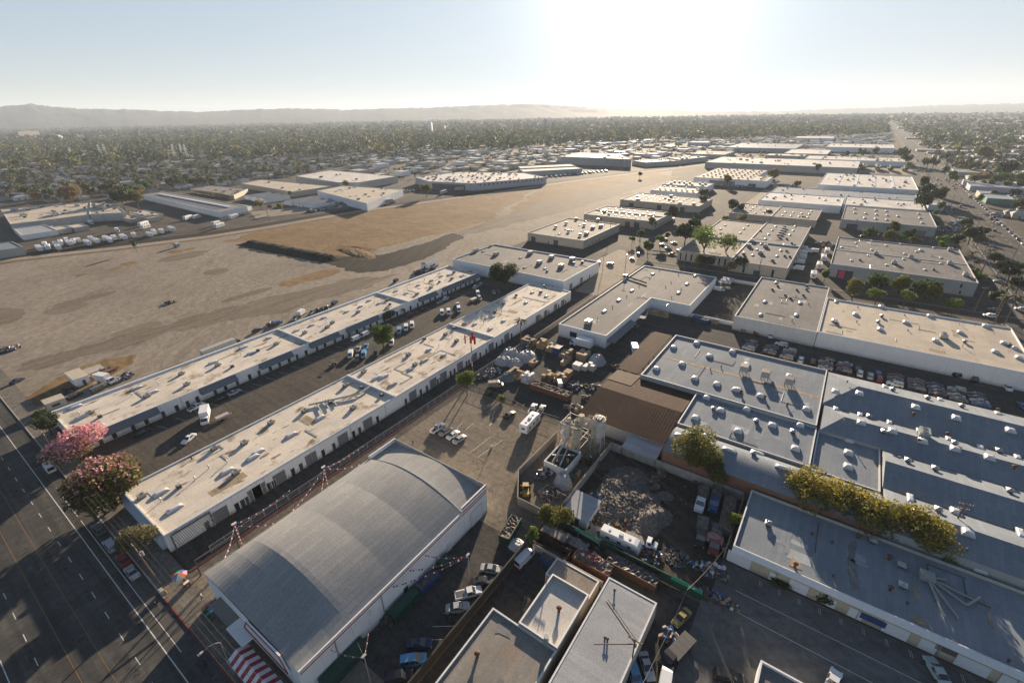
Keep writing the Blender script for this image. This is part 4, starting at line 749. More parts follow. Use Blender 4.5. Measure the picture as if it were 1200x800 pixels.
def gabled(label, x0, x1, y0, y1, he, rise, roof='blue_grey_roof', wall='grey_wall', hip=0, bow=False, name='works_building', top=None):
    c = ((x0+x1)/2, (y0+y1)/2); root = thing(name, label, 'workshop', (c[0], c[1], 0)); hx = (x1-x0)/2; hy = (y1-y0)/2
    n = 14 if bow else 2; xs = [-hx+2*hx*k/n for k in range(n+1)]
    zz = lambda t: he+rise*((1-(t/hx)**2) if bow else (1-abs(t)/hx))
    mb = MB(); q = [(-hx, -hy), (hx, -hy), (hx, hy), (-hx, hy)]; mb.rings([[(x, y, -.2) for x, y in q], [(x, y, he) for x, y in q]], 0, caps=False)
    for y, fl in ((-hy, 0), (hy, 1)):
        if hip and fl: continue
        vs = [(t, y, zz(t)) for t in xs]; f = tuple(range(n+1)); mb.add(vs, [f if fl else tuple(reversed(f))])
    mb.build('walls', wall, root)
    mb = MB()
    if hip: mb.add([(-hx, -hy, he), (0, -hy, he+rise), (hx, -hy, he), (hx, hy, he), (0, hy-hip, he+rise), (-hx, hy, he)], [(0, 5, 4, 1), (1, 4, 3, 2), (5, 3, 4)])
    else: mb.rings([[(t, -hy, zz(t)) for t in xs], [(t, hy, zz(t)) for t in xs]], 0, closed=False, caps=False)
    ro = mb.build('roof', roof, root)
    return root, dict(o=ro, c=c, zf=lambda x, y: zz(max(-hx, min(hx, x-c[0]))), poly=[(x0, y0), (x1, y0), (x1, y1), (x0, y1)], z=he+rise*.5)
W3r, W3 = gabled('round backed blue grey works roof running behind the big yard tree', 101.2, 113.7, -22, 24.3, 5.6, 1.7, 'blue_grey_roof', 'red_block', bow=True)
roofpx(W3, [C_(920, 280, 'long_skylight', PI/2), C_(790, 295, 'long_skylight', PI/2), C_(1015, 362, 'long_skylight', PI/2), C_(1150, 358, 'long_skylight', PI/2), D_(65, 445, 'long_skylight', PI/2), D_(210, 445, 'long_skylight', PI/2), C_(1130, 375, 'hood'), C_(895, 295, 'hood')])
W5r, W5 = hall('small flat blue grey roof with three pyramid skylights in a row', [(114, -21.8), (132.9, -8)], 6.0, 'blue_grey_roof', 'grey_wall', .5, 'works_building', 'workshop')
roofpx(W5, [D_(380, 305, 'big_skylight'), D_(377, 365, 'big_skylight'), D_(375, 430, 'big_skylight')])
W4a, f_ = gabled('rearmost long ridged blue grey roof beside the impounded cars', 147, 169.5, -66, -7.6, 6.6, 2.9, hip=8)
roofpx(f_, [D_(425, 95, 'big_skylight'), D_(315, 80, 'big_skylight'), D_(688, 160, 'big_skylight'), D_(878, 210, 'big_skylight'), D_(1130, 270, 'big_skylight'), D_(550, 45, 'skylight'), D_(582, 70, 'hood'), D_(745, 110, 'hood'), D_(810, 105, 'skylight'), D_(905, 148, 'hood'), D_(1085, 150, 'turbine'), D_(1080, 170, 'skylight'), D_(793, 80, 'turbine'), D_(682, 185, 'turbine'), D_(365, 47, 'stub')])
W4b, f_ = gabled('second long ridged roof from the back, with dark soot marks and vents', 132.2, 146.8, -66, -8.2, 6.4, 2.0, hip=5)
roofpx(f_, [D_(320, 150, 'skylight'), D_(435, 175, 'skylight'), D_(475, 187, 'hood'), D_(573, 212, 'skylight'), D_(432, 235, 'big_skylight'), D_(578, 275, 'big_skylight'), D_(712, 250, 'skylight'), D_(725, 285, 'ac_big'), D_(700, 320, 'turbine'), D_(720, 320, 'big_skylight'), D_(845, 268, 'turbine'), D_(850, 290, 'skylight'), D_(870, 325, 'hood'), D_(870, 358, 'big_skylight'), D_(1000, 330, 'skylight'), D_(1010, 280, 'turbine'), D_(1085, 345, 'hood'), D_(1030, 400, 'big_skylight'), D_(1145, 445, 'turbine'), D_(1175, 375, 'skylight'), D_(538, 275, 'hood'), D_(350, 225, 'pipe')])
W4c, f_ = gabled('third long ridged roof from the back, plain and dark', 116.3, 131.8, -66, -22.2, 6.2, 2.0)
roofpx(f_, [D_(652, 403, 'hood'), D_(780, 440, 'hood'), D_(1130, 545, 'hood')])
W4d, f_ = gabled('front long ridged roof by the leaning utility pole', 101.5, 115.9, -66, -22.4, 6.0, 1.9)
roofpx(f_, [D_(670, 570, 'long_skylight'), D_(795, 632, 'hood'), D_(885, 630, 'big_skylight'), D_(695, 660, 'big_skylight'), D_(930, 750, 'big_skylight'), D_(1190, 730, 'long_skylight')])
# ---- brown corrugated canopy ------------------------------------------------------------------------------------------
root = thing('corrugated_shed', 'rusty brown corrugated roof beside the silver silos', 'shed', (135, 40, 0)); c = (135, 40)
def corr(x0, x1, ya, yb, z0, z1, mat, nm='roof'):
    mb = MB(); n = int((yb-ya)/.42); rows = [[(xx-c[0], ya+(yb-ya)*k/n-c[1], zz+(.03 if k % 2 else 0)) for xx, zz in ((x0, z0), (x1, z1))] for k in range(n+1)]
    mb.rings(rows, 0, closed=False, caps=False); mb.rings([[(p[0], p[1], p[2]-.13) for p in r] for r in rows], 0, closed=False, caps=False); return mb.build(nm, mat, root)
corr(105, 119.5, 25, 51, 4.6, 6.6, 'rust_roof'); corr(119.5, 134.9, 25, 51, 6.6, 5.2, 'rust_roof'); corr(126, 134.9, 43.2, 51.4, 6.15, 5.45, 'pale_rust_roof', 'roof_patch'); corr(135.3, 171.5, 44.6, 51.6, 5.6, 5.6, 'rust_roof')
mb = MB(); mb.box(105.4-c[0], 25.2-c[1], 0, 105.8-c[0], 50.6-c[1], 4.4); mb.box(134.5-c[0], 25.2-c[1], 0, 134.8-c[0], 50.6-c[1], 5.0); mb.box(105.8-c[0], 25.1-c[1], 0, 134.4-c[0], 25.3-c[1], 4.5); mb.build('walls', 'grey_wall', root)
for k in range(12): mb = MB(); mb.box(109+k*5.4-c[0], 50.4-c[1], 0, 109.25+k*5.4-c[0], 50.65-c[1], 4.8); mb.build('post', 'steel_dark', root)
root = thing('lean_to', 'pale blue sheet metal lean to roof at the yard wall', 'shed', (103.3, 30, 0))
mb = MB(); mb.add([(-4, -4.8, 3.2), (3.8, -4.8, 4.1), (3.8, 4.8, 4.1), (-4, 4.8, 3.2), (-4, -4.8, 3.1), (3.8, -4.8, 4.0), (3.8, 4.8, 4.0), (-4, 4.8, 3.1)], [(0, 1, 2, 3), (7, 6, 5, 4), (0, 4, 5, 1), (1, 5, 6, 2), (2, 6, 7, 3), (3, 7, 4, 0)]); mb.build('roof', 'metal_roof', root)
for x, y in ((-3.8, -4.6), (-3.8, 4.6), (3.6, -4.6), (3.6, 4.6)): mb = MB(); mb.box(x-.1, y-.1, 0, x+.1, y+.1, 3.1); mb.build('post', 'steel_dark', root)
# ---- bottom right and bottom centre --------------------------------------------------------------------------------------
BBr, BB = hall('tan workshop row with white ribbed eave and white doors under the yellow trees', [(81, -66), (100.2, 2.6)], 4.5, 'blue_grey_roof', 'cream_wall', .5, 'workshop_row', 'workshop')
mb = MB(); c = BB['c']
mb.add([(80.2-c[0], -66-c[1], 3.6), (80.2-c[0], 2.6-c[1], 3.6), (81.02-c[0], 2.6-c[1], 4.58), (81.02-c[0], -66-c[1], 4.58)], [(0, 3, 2, 1)])
for k in range(150): y = -65.8+k*.45-c[1]; mb.add([(80.16-c[0], y, 3.62), (80.16-c[0], y+.12, 3.62), (80.98-c[0], y+.12, 4.62), (80.98-c[0], y, 4.62)], [(0, 3, 2, 1)])
mb.build('eave', 'white_paint', BBr)
Y = G(1024, 726, 2)[1]-c[1]; mb = MB(); mb.box(80.85-c[0], Y-1.9, .9, 80.98-c[0], Y+1.9, 2.3); mb.build('tarpaulin_sheet', 'blue', BBr)
for yy in (-6, -19.5, -31, -40.5): mb = MB(); mb.cyl(80.9-c[0], yy-c[1], 0, 3.7, .08, .08, 6); mb.build('downpipe', 'galv', BBr)
op = []
for px, py, w_, z1, kd in ((862+4, 655, 4.4, 2.9, 'white_roller'), (906, 671, .9, 2.1, 'white_door'), (936, 686, 3.2, 2.6, 'white_roller'), (1003, 719, 2, 2.2, 'white_door'), (975, 706, 1.2, 2, 'white_door'), (1050, 740, 3.6, 2.6, 'white_roller'), (1088, 757, 2.2, 2.4, 'white_door'), (1140, 780, 4.2, 2.6, 'white_roller'), (1186, 797, 3, 2.6, 'white_roller')):
    Y = G(px, py, 1.5)[1]; op.append((3, 2.6-Y, w_, 0, z1, kd))
openings(BBr, BB['poly'], c, op)
Y = G(1110, 765, 2.4)[1]-c[1]; mb = MB()
for j in range(4): mb.box(80.9-c[0], Y-1.4, 1.6+j*.32, 80.985-c[0], Y+1.4, 1.78+j*.32)
mb.build('vent_grille', 'dark_door', BBr)
roofpx(BB, [(898, 613, 'pipe'), J_(1200, 60, 'hood'), K_(420, 120, 'turbine'), K_(490, 140, 'hood'), K_(565, 220, 'turbine'), K_(622, 255, 'hood'), K_(570, 365, 'turbine'), K_(628, 350, 'hood'), K_(990, 270, 'big_skylight'), K_(125, 255, 'turbine'), K_(205, 105, 'stub'), K_(300, 145, 'stub'), K_(305, 300, 'stub'), K_(650, 430, 'stub'), K_(1125, 700, 'stub')])
mb = MB(); x, y = G(1086, 676, 4.4); x -= c[0]; y -= c[1]; mb.box(x-1, y-1.1, 4.1, x+1, y+1.1, 5.2)
for (dx, dy) in ((-5, -1.5), (-7, -4), (-3, -5.5), (-1, -7), (-8, -2), (1.5, -3)): mb.tube((x, y, 4.6), (x+dx, y+dy, 4.3), .2, 7)
mb.tube((x-3, y-5.5, 4.4), (x, y-7.5, 4.5), .2, 7); mb.build('duct', 'ac_grey', BBr)
r_, BC1 = hall('small white roofed box building with a chimney flue and white parapet', [(42.3, 21.9), (54, 29.7)], 5.2, 'bright_roof', 'tan_wall', .7, 'workshop_building', 'workshop', rim='white_paint'); roofpx(BC1, [J_(220, 462, 'turbine')])
x, y = G(640, 752, 5); mb = MB(); mb.cyl(x-BC1['c'][0], y-BC1['c'][1], 4.6, 6.6, .45, .45, 12); mb.build('flue', 'galv', r_)
r_, BC2 = hall('pale ribbed metal roof leaning under a utility pole crossarm', [(26, 11.1), (59.9, 20.6)], 4.6, 'metal_roof', 'tan_wall', .08, 'workshop_building', 'workshop'); roofpx(BC2, [J_(435, 595, 'stub'), J_(447, 600, 'stub'), J_(480, 372, 'stub')])
r_, BC0 = hall('low beige roofed building with a dark patched corner beside the blue cars', [(12, 21.9), (42.2, 35.2)], 4.8, 'beige_roof', 'tan_wall', .35, 'workshop_building', 'workshop'); roofpx(BC0, [N_(1038, 675, 'turbine')])
r_, BC4 = hall('small tan roofed store between the white box and the trash wall', [(54.3, 22), (58.9, 31.5)], 3.4, 'beige_roof', 'tan_wall', .1, 'store_shed', 'shed')
r_, BC3 = hall('dark roofed hut with white parapet at the bottom of the striped court', [(48, -16), (60.6, -6.2)], 3.6, 'grey_roof', 'white_wall', .5, 'hut', 'hut', rim='white_paint')

for f_, sd, a, b in ((S1, 1, 14, 22), (S2, 2, 16, 26), (LR, 3, 6, 12), (MBf, 4, 5, 8), (B2, 5, 4, 8), (R1a, 6, 4, 8), (R1b, 7, 6, 14), (R4, 8, 8, 16), (R5, 9, 6, 9), (R6, 10, 6, 14), (W1, 11, 6, 12), (W2, 12, 4, 8), (BB, 13, 7, 16), (BC0, 14, 1, 4), (B3, 16, 4, 8), (B4, 17, 4, 8), (B6, 18, 0, 6)): roof_bits(f_, sd, a, b, ('patch_blue_dark', 'patch_blue_pale') if f_ in (W1, W2, BB) else (('roof_patch_dirt', 'roof_patch_pale', 'roof_patch_dirt') if f_ in (S1, S2, R5, B6) else ('patch_grey_dark', 'patch_grey_pale')))
def stain(f_, pts, mat):
    mb = MB(); c = f_['c']; q = [G(x, y, f_['z']) for x, y in pts]; mb.add([(x-c[0], y-c[1], f_['z']+.05) for x, y in ragged(q, .25, .8, 4)], [tuple(range(len(ragged(q, .25, .8, 4))))]); o = mb.build('stain', mat, None); o.parent = f_['o']
stain(BB, ((997, 634), (1004, 634), (1003, 668), (1008, 692), (996, 690), (993, 668)), 'roof_patch_dark'); stain(BB, ((928, 652), (938, 660), (940, 668), (924, 662)), 'roof_patch_dirt'); stain(BB, ((1070, 680), (1076, 690), (1079, 702), (1072, 700)), 'roof_patch_dirt'); stain(BB, ((1070, 720), (1085, 726), (1088, 735), (1068, 726)), 'roof_patch_dirt'); stain(BB, ((1150, 697), (1160, 720), (1166, 736), (1160, 735)), 'roof_patch_dirt'); stain(BC0, ((585, 728), (600, 730), (598, 748), (580, 742)), 'roof_patch_dark')
for X in range(24, 194, 13):
    mb = MB(); mb.cyl(X-S2['c'][0], 102.93-S2['c'][1], 0, 4.6, .06, .06, 6); mb.build('downpipe', 'galv', S2root); mb = MB(); mb.cyl(X+5-S1['c'][0], 161.73-S1['c'][1], 0, 4.3, .06, .06, 6); mb.build('downpipe', 'galv', S1root)
mb = MB(); mb.box(15.1-S2['c'][0], 102.84-S2['c'][1], 4.55, 196-S2['c'][0], 102.995-S2['c'][1], 4.72); mb.build('gutter', 'blue_parapet', S2root)
# ---------------------------------------------------------------- vehicles (x forward, metres)
def loft(st):
    """stations: (x, z_bottom, half width, belt z, top z, top half width)"""
    mb = MB(); rr = []
    for (x, zb, w_, zt, ztop, wt) in st:
        rr.append([(x, -w_*.9, zb), (x, -w_, zb+(zt-zb)*.45), (x, -w_*.96, zt), (x, -wt, ztop), (x, wt, ztop), (x, w_*.96, zt), (x, w_, zb+(zt-zb)*.45), (x, w_*.9, zb)])
    mb.rings(rr, 0); return mb, rr
def glass_from(rr, spans, side, screens, k=0, off=.012):
    mb = MB()
    def q(a, b, c, d, ins=.10):
        a, b, c, d = [Vector(p) for p in (a, b, c, d)]; ce = (a+b+c+d)/4; n = (b-a).cross(d-a).normalized()
        if n.length == 0: return
        if n.dot(ce-Vector((0, 0, .5))) < 0: n = -n
        p = [v+(ce-v)*ins+n*off for v in (a, b, c, d)]; mb.add(p, [(0, 1, 2, 3)])
    for i in side:
        r, s = rr[i], rr[i+1]; q(r[2], s[2], s[3], r[3]) if k == 0 else q(r[5], s[5], s[4], r[4])
    for i in screens:
        r, s = rr[i], rr[i+1]; q(r[3], s[3], s[4], r[4], .06)
    return mb
def wheel_mb(r=.33, w_=.22):
    mb = MB(); n = 12
    for k, (rad, mi) in enumerate(((r, 0), (r*.6, 1))):
        y0, y1 = (-w_/2, w_/2) if k == 0 else (-w_/2-.01, w_/2+.01)
        vs = [(rad*math.cos(2*PI*i/n), y0, rad*math.sin(2*PI*i/n)) for i in range(n)]+[(rad*math.cos(2*PI*i/n), y1, rad*math.sin(2*PI*i/n)) for i in range(n)]
        mb.add(vs, [(i, (i+1) % n, n+(i+1) % n, n+i) for i in range(n)]+[tuple(range(n, 2*n)), tuple(reversed(range(n)))], mi)
    return mb
WHEEL = {r: wheel_mb(r, .24 if r < .45 else .4).mesh('wheel', ['rubber', 'chrome']) for r in (.33, .38, .5)}
VEH = {}
def lamps(xf, xr, yh, zf, zr):
    a = MB(); a.box(xf-.06, -yh-.16, zf-.07, xf+.03, -yh+.16, zf+.07, 0, True); b = MB(); b.box(xr-.03, -yh-.14, zr-.1, xr+.06, -yh+.14, zr+.1, 0, True)
    return a.mesh('headlight', ['headlight']), b.mesh('taillight', ['taillight'])
def car_kind(kind, st, side, screens, wheels, r, xf, xr, yh, zf, zr, extra=()):
    mb, rr = loft(st)
    parts = [('body', mb.mesh(kind+'_body', ['car_white']), (0, 0, 0), 'paint')]
    for i in screens: parts.append(('windscreen' if i == max(screens) else 'rear_window', glass_from(rr, None, (), (i,)).mesh(kind+'_screen', ['window_glass']), (0, 0, 0), None))
    for k in (0, 1): parts.append(('side_windows', glass_from(rr, None, side, (), k).mesh(kind+'_side', ['window_glass']), (0, 0, 0), None))
    w0 = st[len(st)//2][2]-.1
    for x in wheels:
        for s in (-1, 1): parts.append(('wheel', WHEEL[r], (x, s*w0, r), None))
    h, t = lamps(xf, xr, yh, zf, zr)
    for s in (0, 1): parts.append(('headlight', h, (0, s*2*yh, 0), None)); parts.append(('taillight', t, (0, s*2*yh, 0), None))
    VEH[kind] = parts+list(extra)
def S_(x, zb, w_, zt, ztop=None, wt=None): return (x, zb, w_, zt, ztop if ztop is not None else zt+.04, wt if wt is not None else w_*.82)
car_kind('sedan', [S_(-2.32, .42, .72, .62), S_(-2.25, .25, .82, .88), S_(-1.75, .22, .88, .96), S_(-1.45, .22, .89, .97), S_(-.75, .22, .9, .96, 1.40, .62), S_(.25, .22, .9, .94, 1.43, .64), S_(1.05, .22, .9, .92), S_(1.95, .24, .86, .78), S_(2.28, .28, .76, .62), S_(2.34, .38, .68, .52)],
         [3, 4, 5], [3, 5], (-1.4, 1.42), .33, 2.27, -2.28, .6, .62, .75)
car_kind('suv', [S_(-2.3, .45, .8, .8), S_(-2.25, .3, .9, 1.05, 1.15, .8), S_(-2.0, .28, .93, 1.08, 1.72, .68), S_(-.4, .28, .94, 1.06, 1.78, .70), S_(.55, .28, .94, 1.05, 1.74, .70), S_(1.2, .28, .93, 1.06), S_(2.1, .3, .9, .98), S_(2.35, .35, .8, .75), S_(2.4, .45, .75, .6)],
         [1, 2, 3, 4], [1, 4], (-1.45, 1.45), .38, 2.36, -2.3, .66, .8, .95)
car_kind('van', [S_(-2.7, .4, .9, .9), S_(-2.68, .3, .98, 1.15, 2.0, .84), S_(-2.5, .28, 1.0, 1.2, 2.12, .86), S_(.9, .28, 1.0, 1.2, 2.14, .86), S_(1.45, .28, 1.0, 1.2, 2.0, .82), S_(2.1, .3, .98, 1.15), S_(2.6, .35, .9, .9), S_(2.68, .45, .82, .65)],
         [3, 4], [0, 4], (-1.6, 1.7), .38, 2.62, -2.7, .7, .8, 1.0)
bedx = MB(); bedx.box(-2.55, -.72, .68, -.75, .72, 1.02, 0); 
car_kind('pickup', [S_(-2.7, .45, .86, .98, .99, .80), S_(-2.66, .35, .93, 1.02, 1.03, .84), S_(-.7, .32, .94, 1.02, 1.03, .84), S_(-.62, .32, .94, 1.04, 1.05, .84), S_(-.35, .32, .94, 1.04, 1.70, .66), S_(.75, .32, .94, 1.04, 1.74, .68), S_(1.4, .32, .93, 1.06), S_(2.35, .35, .9, 1.0), S_(2.65, .4, .82, .75), S_(2.7, .5, .76, .6)],
         [4, 5], [3, 5], (-1.75, 1.75), .38, 2.66, -2.68, .7, .85, .9, [('truck_bed', None, (0, 0, 0), None)])
bd = MB(); bd.box(-2.5, -.66, 1.04, -.85, .66, 1.052, 0); VEH['pickup'][-1] = ('bed', bd.mesh('pickup_bed', ['ac_dark']), (0, 0, 0), None)
def heavy(kind, cab_x0, cab_x1, cab_h, box=None, wheels=(), extra=None, hood=0):
    mb = MB(); h = cab_h; nose = cab_x1-hood
    rr = []
    for (x, zt, w_) in ((cab_x0, h, 1.05), (nose-.55, h+.02, 1.05), (nose, 1.55 if hood else 1.5, 1.08), (cab_x1-.08, 1.4 if hood else 1.35, 1.0), (cab_x1, 1.1, .95)):
        rr.append([(x, -w_, .5), (x, -w_*1.02, 1.2 if zt > 1.2 else zt-.1), (x, -w_*.9, zt), (x, w_*.9, zt), (x, w_*1.02, 1.2 if zt > 1.2 else zt-.1), (x, w_, .5)])
    mb.rings(rr, 0)
    gl = MB(); a, b = rr[1], rr[2]
    gl.quad(Vector(a[2])+Vector((.04, .12, -.02)), Vector(b[2])+Vector((.02, .06, .04)), Vector(b[3])+Vector((.02, -.06, .04)), Vector(a[3])+Vector((.04, -.12, -.02)))
    for s in (-1, 1): gl.box(nose-1.3, s*1.085-.012, 1.4, nose-.45, s*1.085+.012, h-.2, 0, True) if h > 1.9 else None
    parts = [('cab', mb.mesh(kind+'_cab', ['car_white']), (0, 0, 0), 'paint'), ('glazing', gl.mesh(kind+'_windows', ['window_glass']), (0, 0, 0), None)]
    ch = MB(); x_back = box[0] if box else min(wheels)-1; ch.box(x_back+.1, -.45, .55, cab_x1-.3, .45, .85, 0, True); parts.append(('chassis', ch.mesh(kind+'_chassis', ['steel_dark']), (0, 0, 0), None))
    if box:
        bm = MB(); x0, x1, z0, z1, w_, mt = box; bm.box(x0, -w_, z0, x1, w_, z1, 0, True)
        for k in range(1, int((x1-x0)/1.2)): bm.box(x0+k*1.2, -w_-.02, z0, x0+k*1.2+.05, w_+.02, z1+.01, 0)
        parts.append(('cargo_box', bm.mesh(kind+'_box', [mt]), (0, 0, 0), None))
    for x in wheels:
        for s in (-1, 1): parts.append(('wheel', WHEEL[.5], (x, s*.95, .5), None))
    hl, tl = lamps(cab_x1-.02, x_back, .8, .95, .8)
    for s in (0, 1): parts.append(('headlight', hl, (0, s*1.6, 0), None))
    VEH[kind] = parts+(extra or [])
heavy('box_truck', 1.6, 3.6, 2.3, (-3.7, 1.45, 1.0, 3.5, 1.2, 'white_paint'), (-2.4, 2.6))
heavy('semi_trailer', 7.2, 9.6, 2.9, (-6.6, 6.6, 1.15, 4.0, 1.28, 'duct'), (-5.6, -4.4, 5.0, 6.2, 8.6), hood=.9)
def dump_extra(mt, load):
    b = MB(); x0, x1, w_ = -3.6, .9, 1.2
    b.box(x0, -w_, .95, x1, w_, 1.05, 0, True); b.box(x0, -w_, 1.05, x1, -w_+.1, 2.3); b.box(x0, w_-.1, 1.05, x1, w_, 2.3); b.box(x1-.1, -w_+.1, 1.05, x1, w_-.1, 2.5); b.box(x0, -w_+.1, 1.05, x0+.1, w_-.1, 2.2)
    l = MB(); r = random.Random(5); nx, ny = 9, 6
    rows = [[(x0+.1+(x1-x0-.2)*i/nx, -w_+.1+(2*w_-.2)*j/ny, 2.0+.35*r.random()) for j in range(ny+1)] for i in range(nx+1)]; l.rings(rows, 0, closed=False, caps=False)
    return [('tipper_body', b.mesh('tipper', [mt]), (0, 0, 0), None), ('load', l.mesh('load', [load]), (0, 0, 0), None)]
heavy('dump_truck', 1.1, 4.4, 2.5, None, (-2.8, -1.6, 3.4), dump_extra('steel_dark', 'rubble'), hood=1.3)
heavy('flatbed', 1.3, 4.0, 2.4, (-4.4, 1.1, .9, 1.15, 1.2, 'ac_dark'), (-3.0, 3.0), hood=1.0)
heavy('tanker', 6.2, 8.6, 2.9, None, (-5.4, -4.2, 4.6, 5.6, 7.6), None, hood=.8)
tk = MB(); n = 14
tk.rings([[(x, r_*1.15*math.cos(2*PI*i/n), 2.3+r_*1.0*math.sin(2*PI*i/n)) for i in range(n)] for x, r_ in ((-6.6, .75), (-6.4, 1.0), (5.2, 1.0), (5.4, .75))], 0); VEH['tanker'].append(('tank', tk.mesh('tank', ['white_paint']), (0, 0, 0), None))
def rv_kind(kind, l, h, cab=0, stripe='tan'):
    mb = MB(); rr = []
    for x, zt, zb in ((-l/2, h-.15, .55), (-l/2+.12, h, .5), (l/2-1.4, h, .5), (l/2-.5, h-.15, .5), (l/2, h*.62, .6)):
        rr.append([(x, -1.15, zb), (x, -1.2, zt-.2), (x, -1.05, zt), (x, 1.05, zt), (x, 1.2, zt-.2), (x, 1.15, zb)])
    mb.rings(rr, 0)
    g = MB(); s = MB()
    for sd in (-1, 1):
        for x in (-l*.3, 0, l*.25): g.box(x-.45, sd*1.185-.03, 1.5, x+.45, sd*1.185+.03, 2.1, 0, True)
        s.box(-l/2+.2, sd*1.18-.03, 1.05, l/2-.5, sd*1.18+.03, 1.28, 0, True)
    g.box(-l/2-.02, -.5, 1.6, -l/2+.02, .5, 2.1, 0, True)
    rf = MB(); rf.box(-.45, -.35, h, .45, .35, h+.28); rf.box(-l*.32, -.3, h, -l*.32+.5, .2, h+.12); rf.box(l*.2, -.25, h, l*.2+.5, .25, h+.12)
    parts = [('body', mb.mesh(kind+'_body', ['car_white']), (0, 0, 0), 'paint'), ('glazing', g.mesh(kind+'_win', ['window_glass']), (0, 0, 0), None), ('stripe', s.mesh(kind+'_stripe', ['car_'+stripe]), (0, 0, 0), None), ('roof_vent', rf.mesh(kind+'_vent', ['skylight_curb']), (0, 0, 0), None)]
    for x in ((-l*.22, -l*.22+.8) if not cab else (-l*.28, l*.32)):
        for sd in (-1, 1): parts.append(('wheel', WHEEL[.38], (x, sd*1.0, .38), None))
    if not cab:
        t = MB(); t.tube((l/2-.1, -.6, .55), (l/2+1.1, 0, .5), .05); t.tube((l/2-.1, .6, .55), (l/2+1.1, 0, .5), .05); parts.append(('drawbar', t.mesh('drawbar', ['steel_dark']), (0, 0, 0), None))
    VEH[kind] = parts
rv_kind('camper', 7.2, 3.0); rv_kind('motorhome', 9.2, 3.2, 1, 'blue')
heavy('school_bus', 4.2, 5.4, 2.0, (-5.4, 4.3, .8, 3.0, 1.2, 'car_yellow'), (-3.4, 3.6), hood=.9)
def one_mesh(kind, colour, cache={}):
    """whole small vehicle in one mesh, for the ones too far off to show their parts"""
    if (kind, colour) in cache: return cache[kind, colour]
    v, f, mi, mats = [], [], [], []
    for (nm, me, loc, p) in VEH[kind]:
        o = len(v); v += [tuple(Vector(q.co)+Vector(loc)) for q in me.vertices]
        for pl in me.polygons:
            mt = 'car_'+colour if p else me.materials[pl.material_index].name
            if mt not in mats: mats.append(mt)
            f.append(tuple(i+o for i in pl.vertices)); mi.append(mats.index(mt))
    me = bpy.data.meshes.new(kind); me.from_pydata(v, [], f)
    for m_ in mats: me.materials.append(M(m_))
    me.polygons.foreach_set('material_index', mi); cache[kind, colour] = me; return me
NAMES = dict(sedan='car', suv='car', van='van', pickup='pickup_truck', box_truck='box_truck', semi_trailer='lorry', dump_truck='dump_truck', flatbed='flatbed_truck', tanker='tanker_lorry', camper='camper_trailer', motorhome='motorhome', school_bus='bus')
CATS = dict(sedan='car', suv='car', van='van', pickup='pickup truck', box_truck='truck', semi_trailer='lorry', dump_truck='truck', flatbed='truck', tanker='lorry', camper='caravan', motorhome='motorhome', school_bus='bus')
def vehicle(kind, x, y, deg, colour, label, group=None, far=False, z=0.0, sc=1.0):
    if far:
        o = place(NAMES[kind], one_mesh(kind, colour), None, (x, y, z), math.radians(deg), sc); return tag(o, label, CATS[kind], group)
    t = thing(NAMES[kind], label, CATS[kind], (x, y, z), math.radians(deg), group); t.scale = (sc, sc, sc)
    for (nm, me, loc, p) in VEH[kind]:
        o = place(nm, me, t, loc)
        if p: o.material_slots[0].link = 'OBJECT'; o.material_slots[0].material = M('car_'+colour)
    return t
def vp(kind, px, py, deg, colour, label, group=None, **k):
    x, y = G(px, py, .8); return vehicle(kind, x, y, deg, colour, label, group, **k)
g = 'cars parked along the near street'
vp('sedan', 48.5, 536, 90, 'maroon', 'dark red car parked in front of the white van on the near street', g); vp('van', 57.5, 547, 90, 'white', 'white van parked at the kerb near the pink blossom tree', g, sc=.95)
vp('suv', 115.5, 619, 90, 'grey', 'dark grey estate car at the kerb, first above the pine like tree', g); vp('suv', 129, 638, 90, 'silver', 'grey car at the kerb between the dark estate and the red car', g)
vp('sedan', 144, 655, 90, 'red', 'red car parked at the kerb beside the leaning utility pole', g); vp('sedan', 154, 669, 90, 'silver', 'silver sedan parked last at the kerb, below the red car', g)
g = 'vehicles on the forecourt between the long sheds'
vp('sedan', 166, 506, 12, 'black', 'black sedan parked under the first slate awning', g); vp('pickup', 230, 476, 10, 'white', 'white pickup at the foot of the long shed wall', g)
vp('box_truck', 241, 489, -118, 'white', 'white box truck standing beside the yellow posts', g); vp('sedan', 221, 513, -152, 'white', 'white sedan driving on the sunny forecourt', g)
vp('sedan', 260, 466, 5, 'black', 'black car parked second along the first long shed', g); vp('sedan', 274, 459, 5, 'silver', 'silver car parked just right of the black car by the long shed', g)
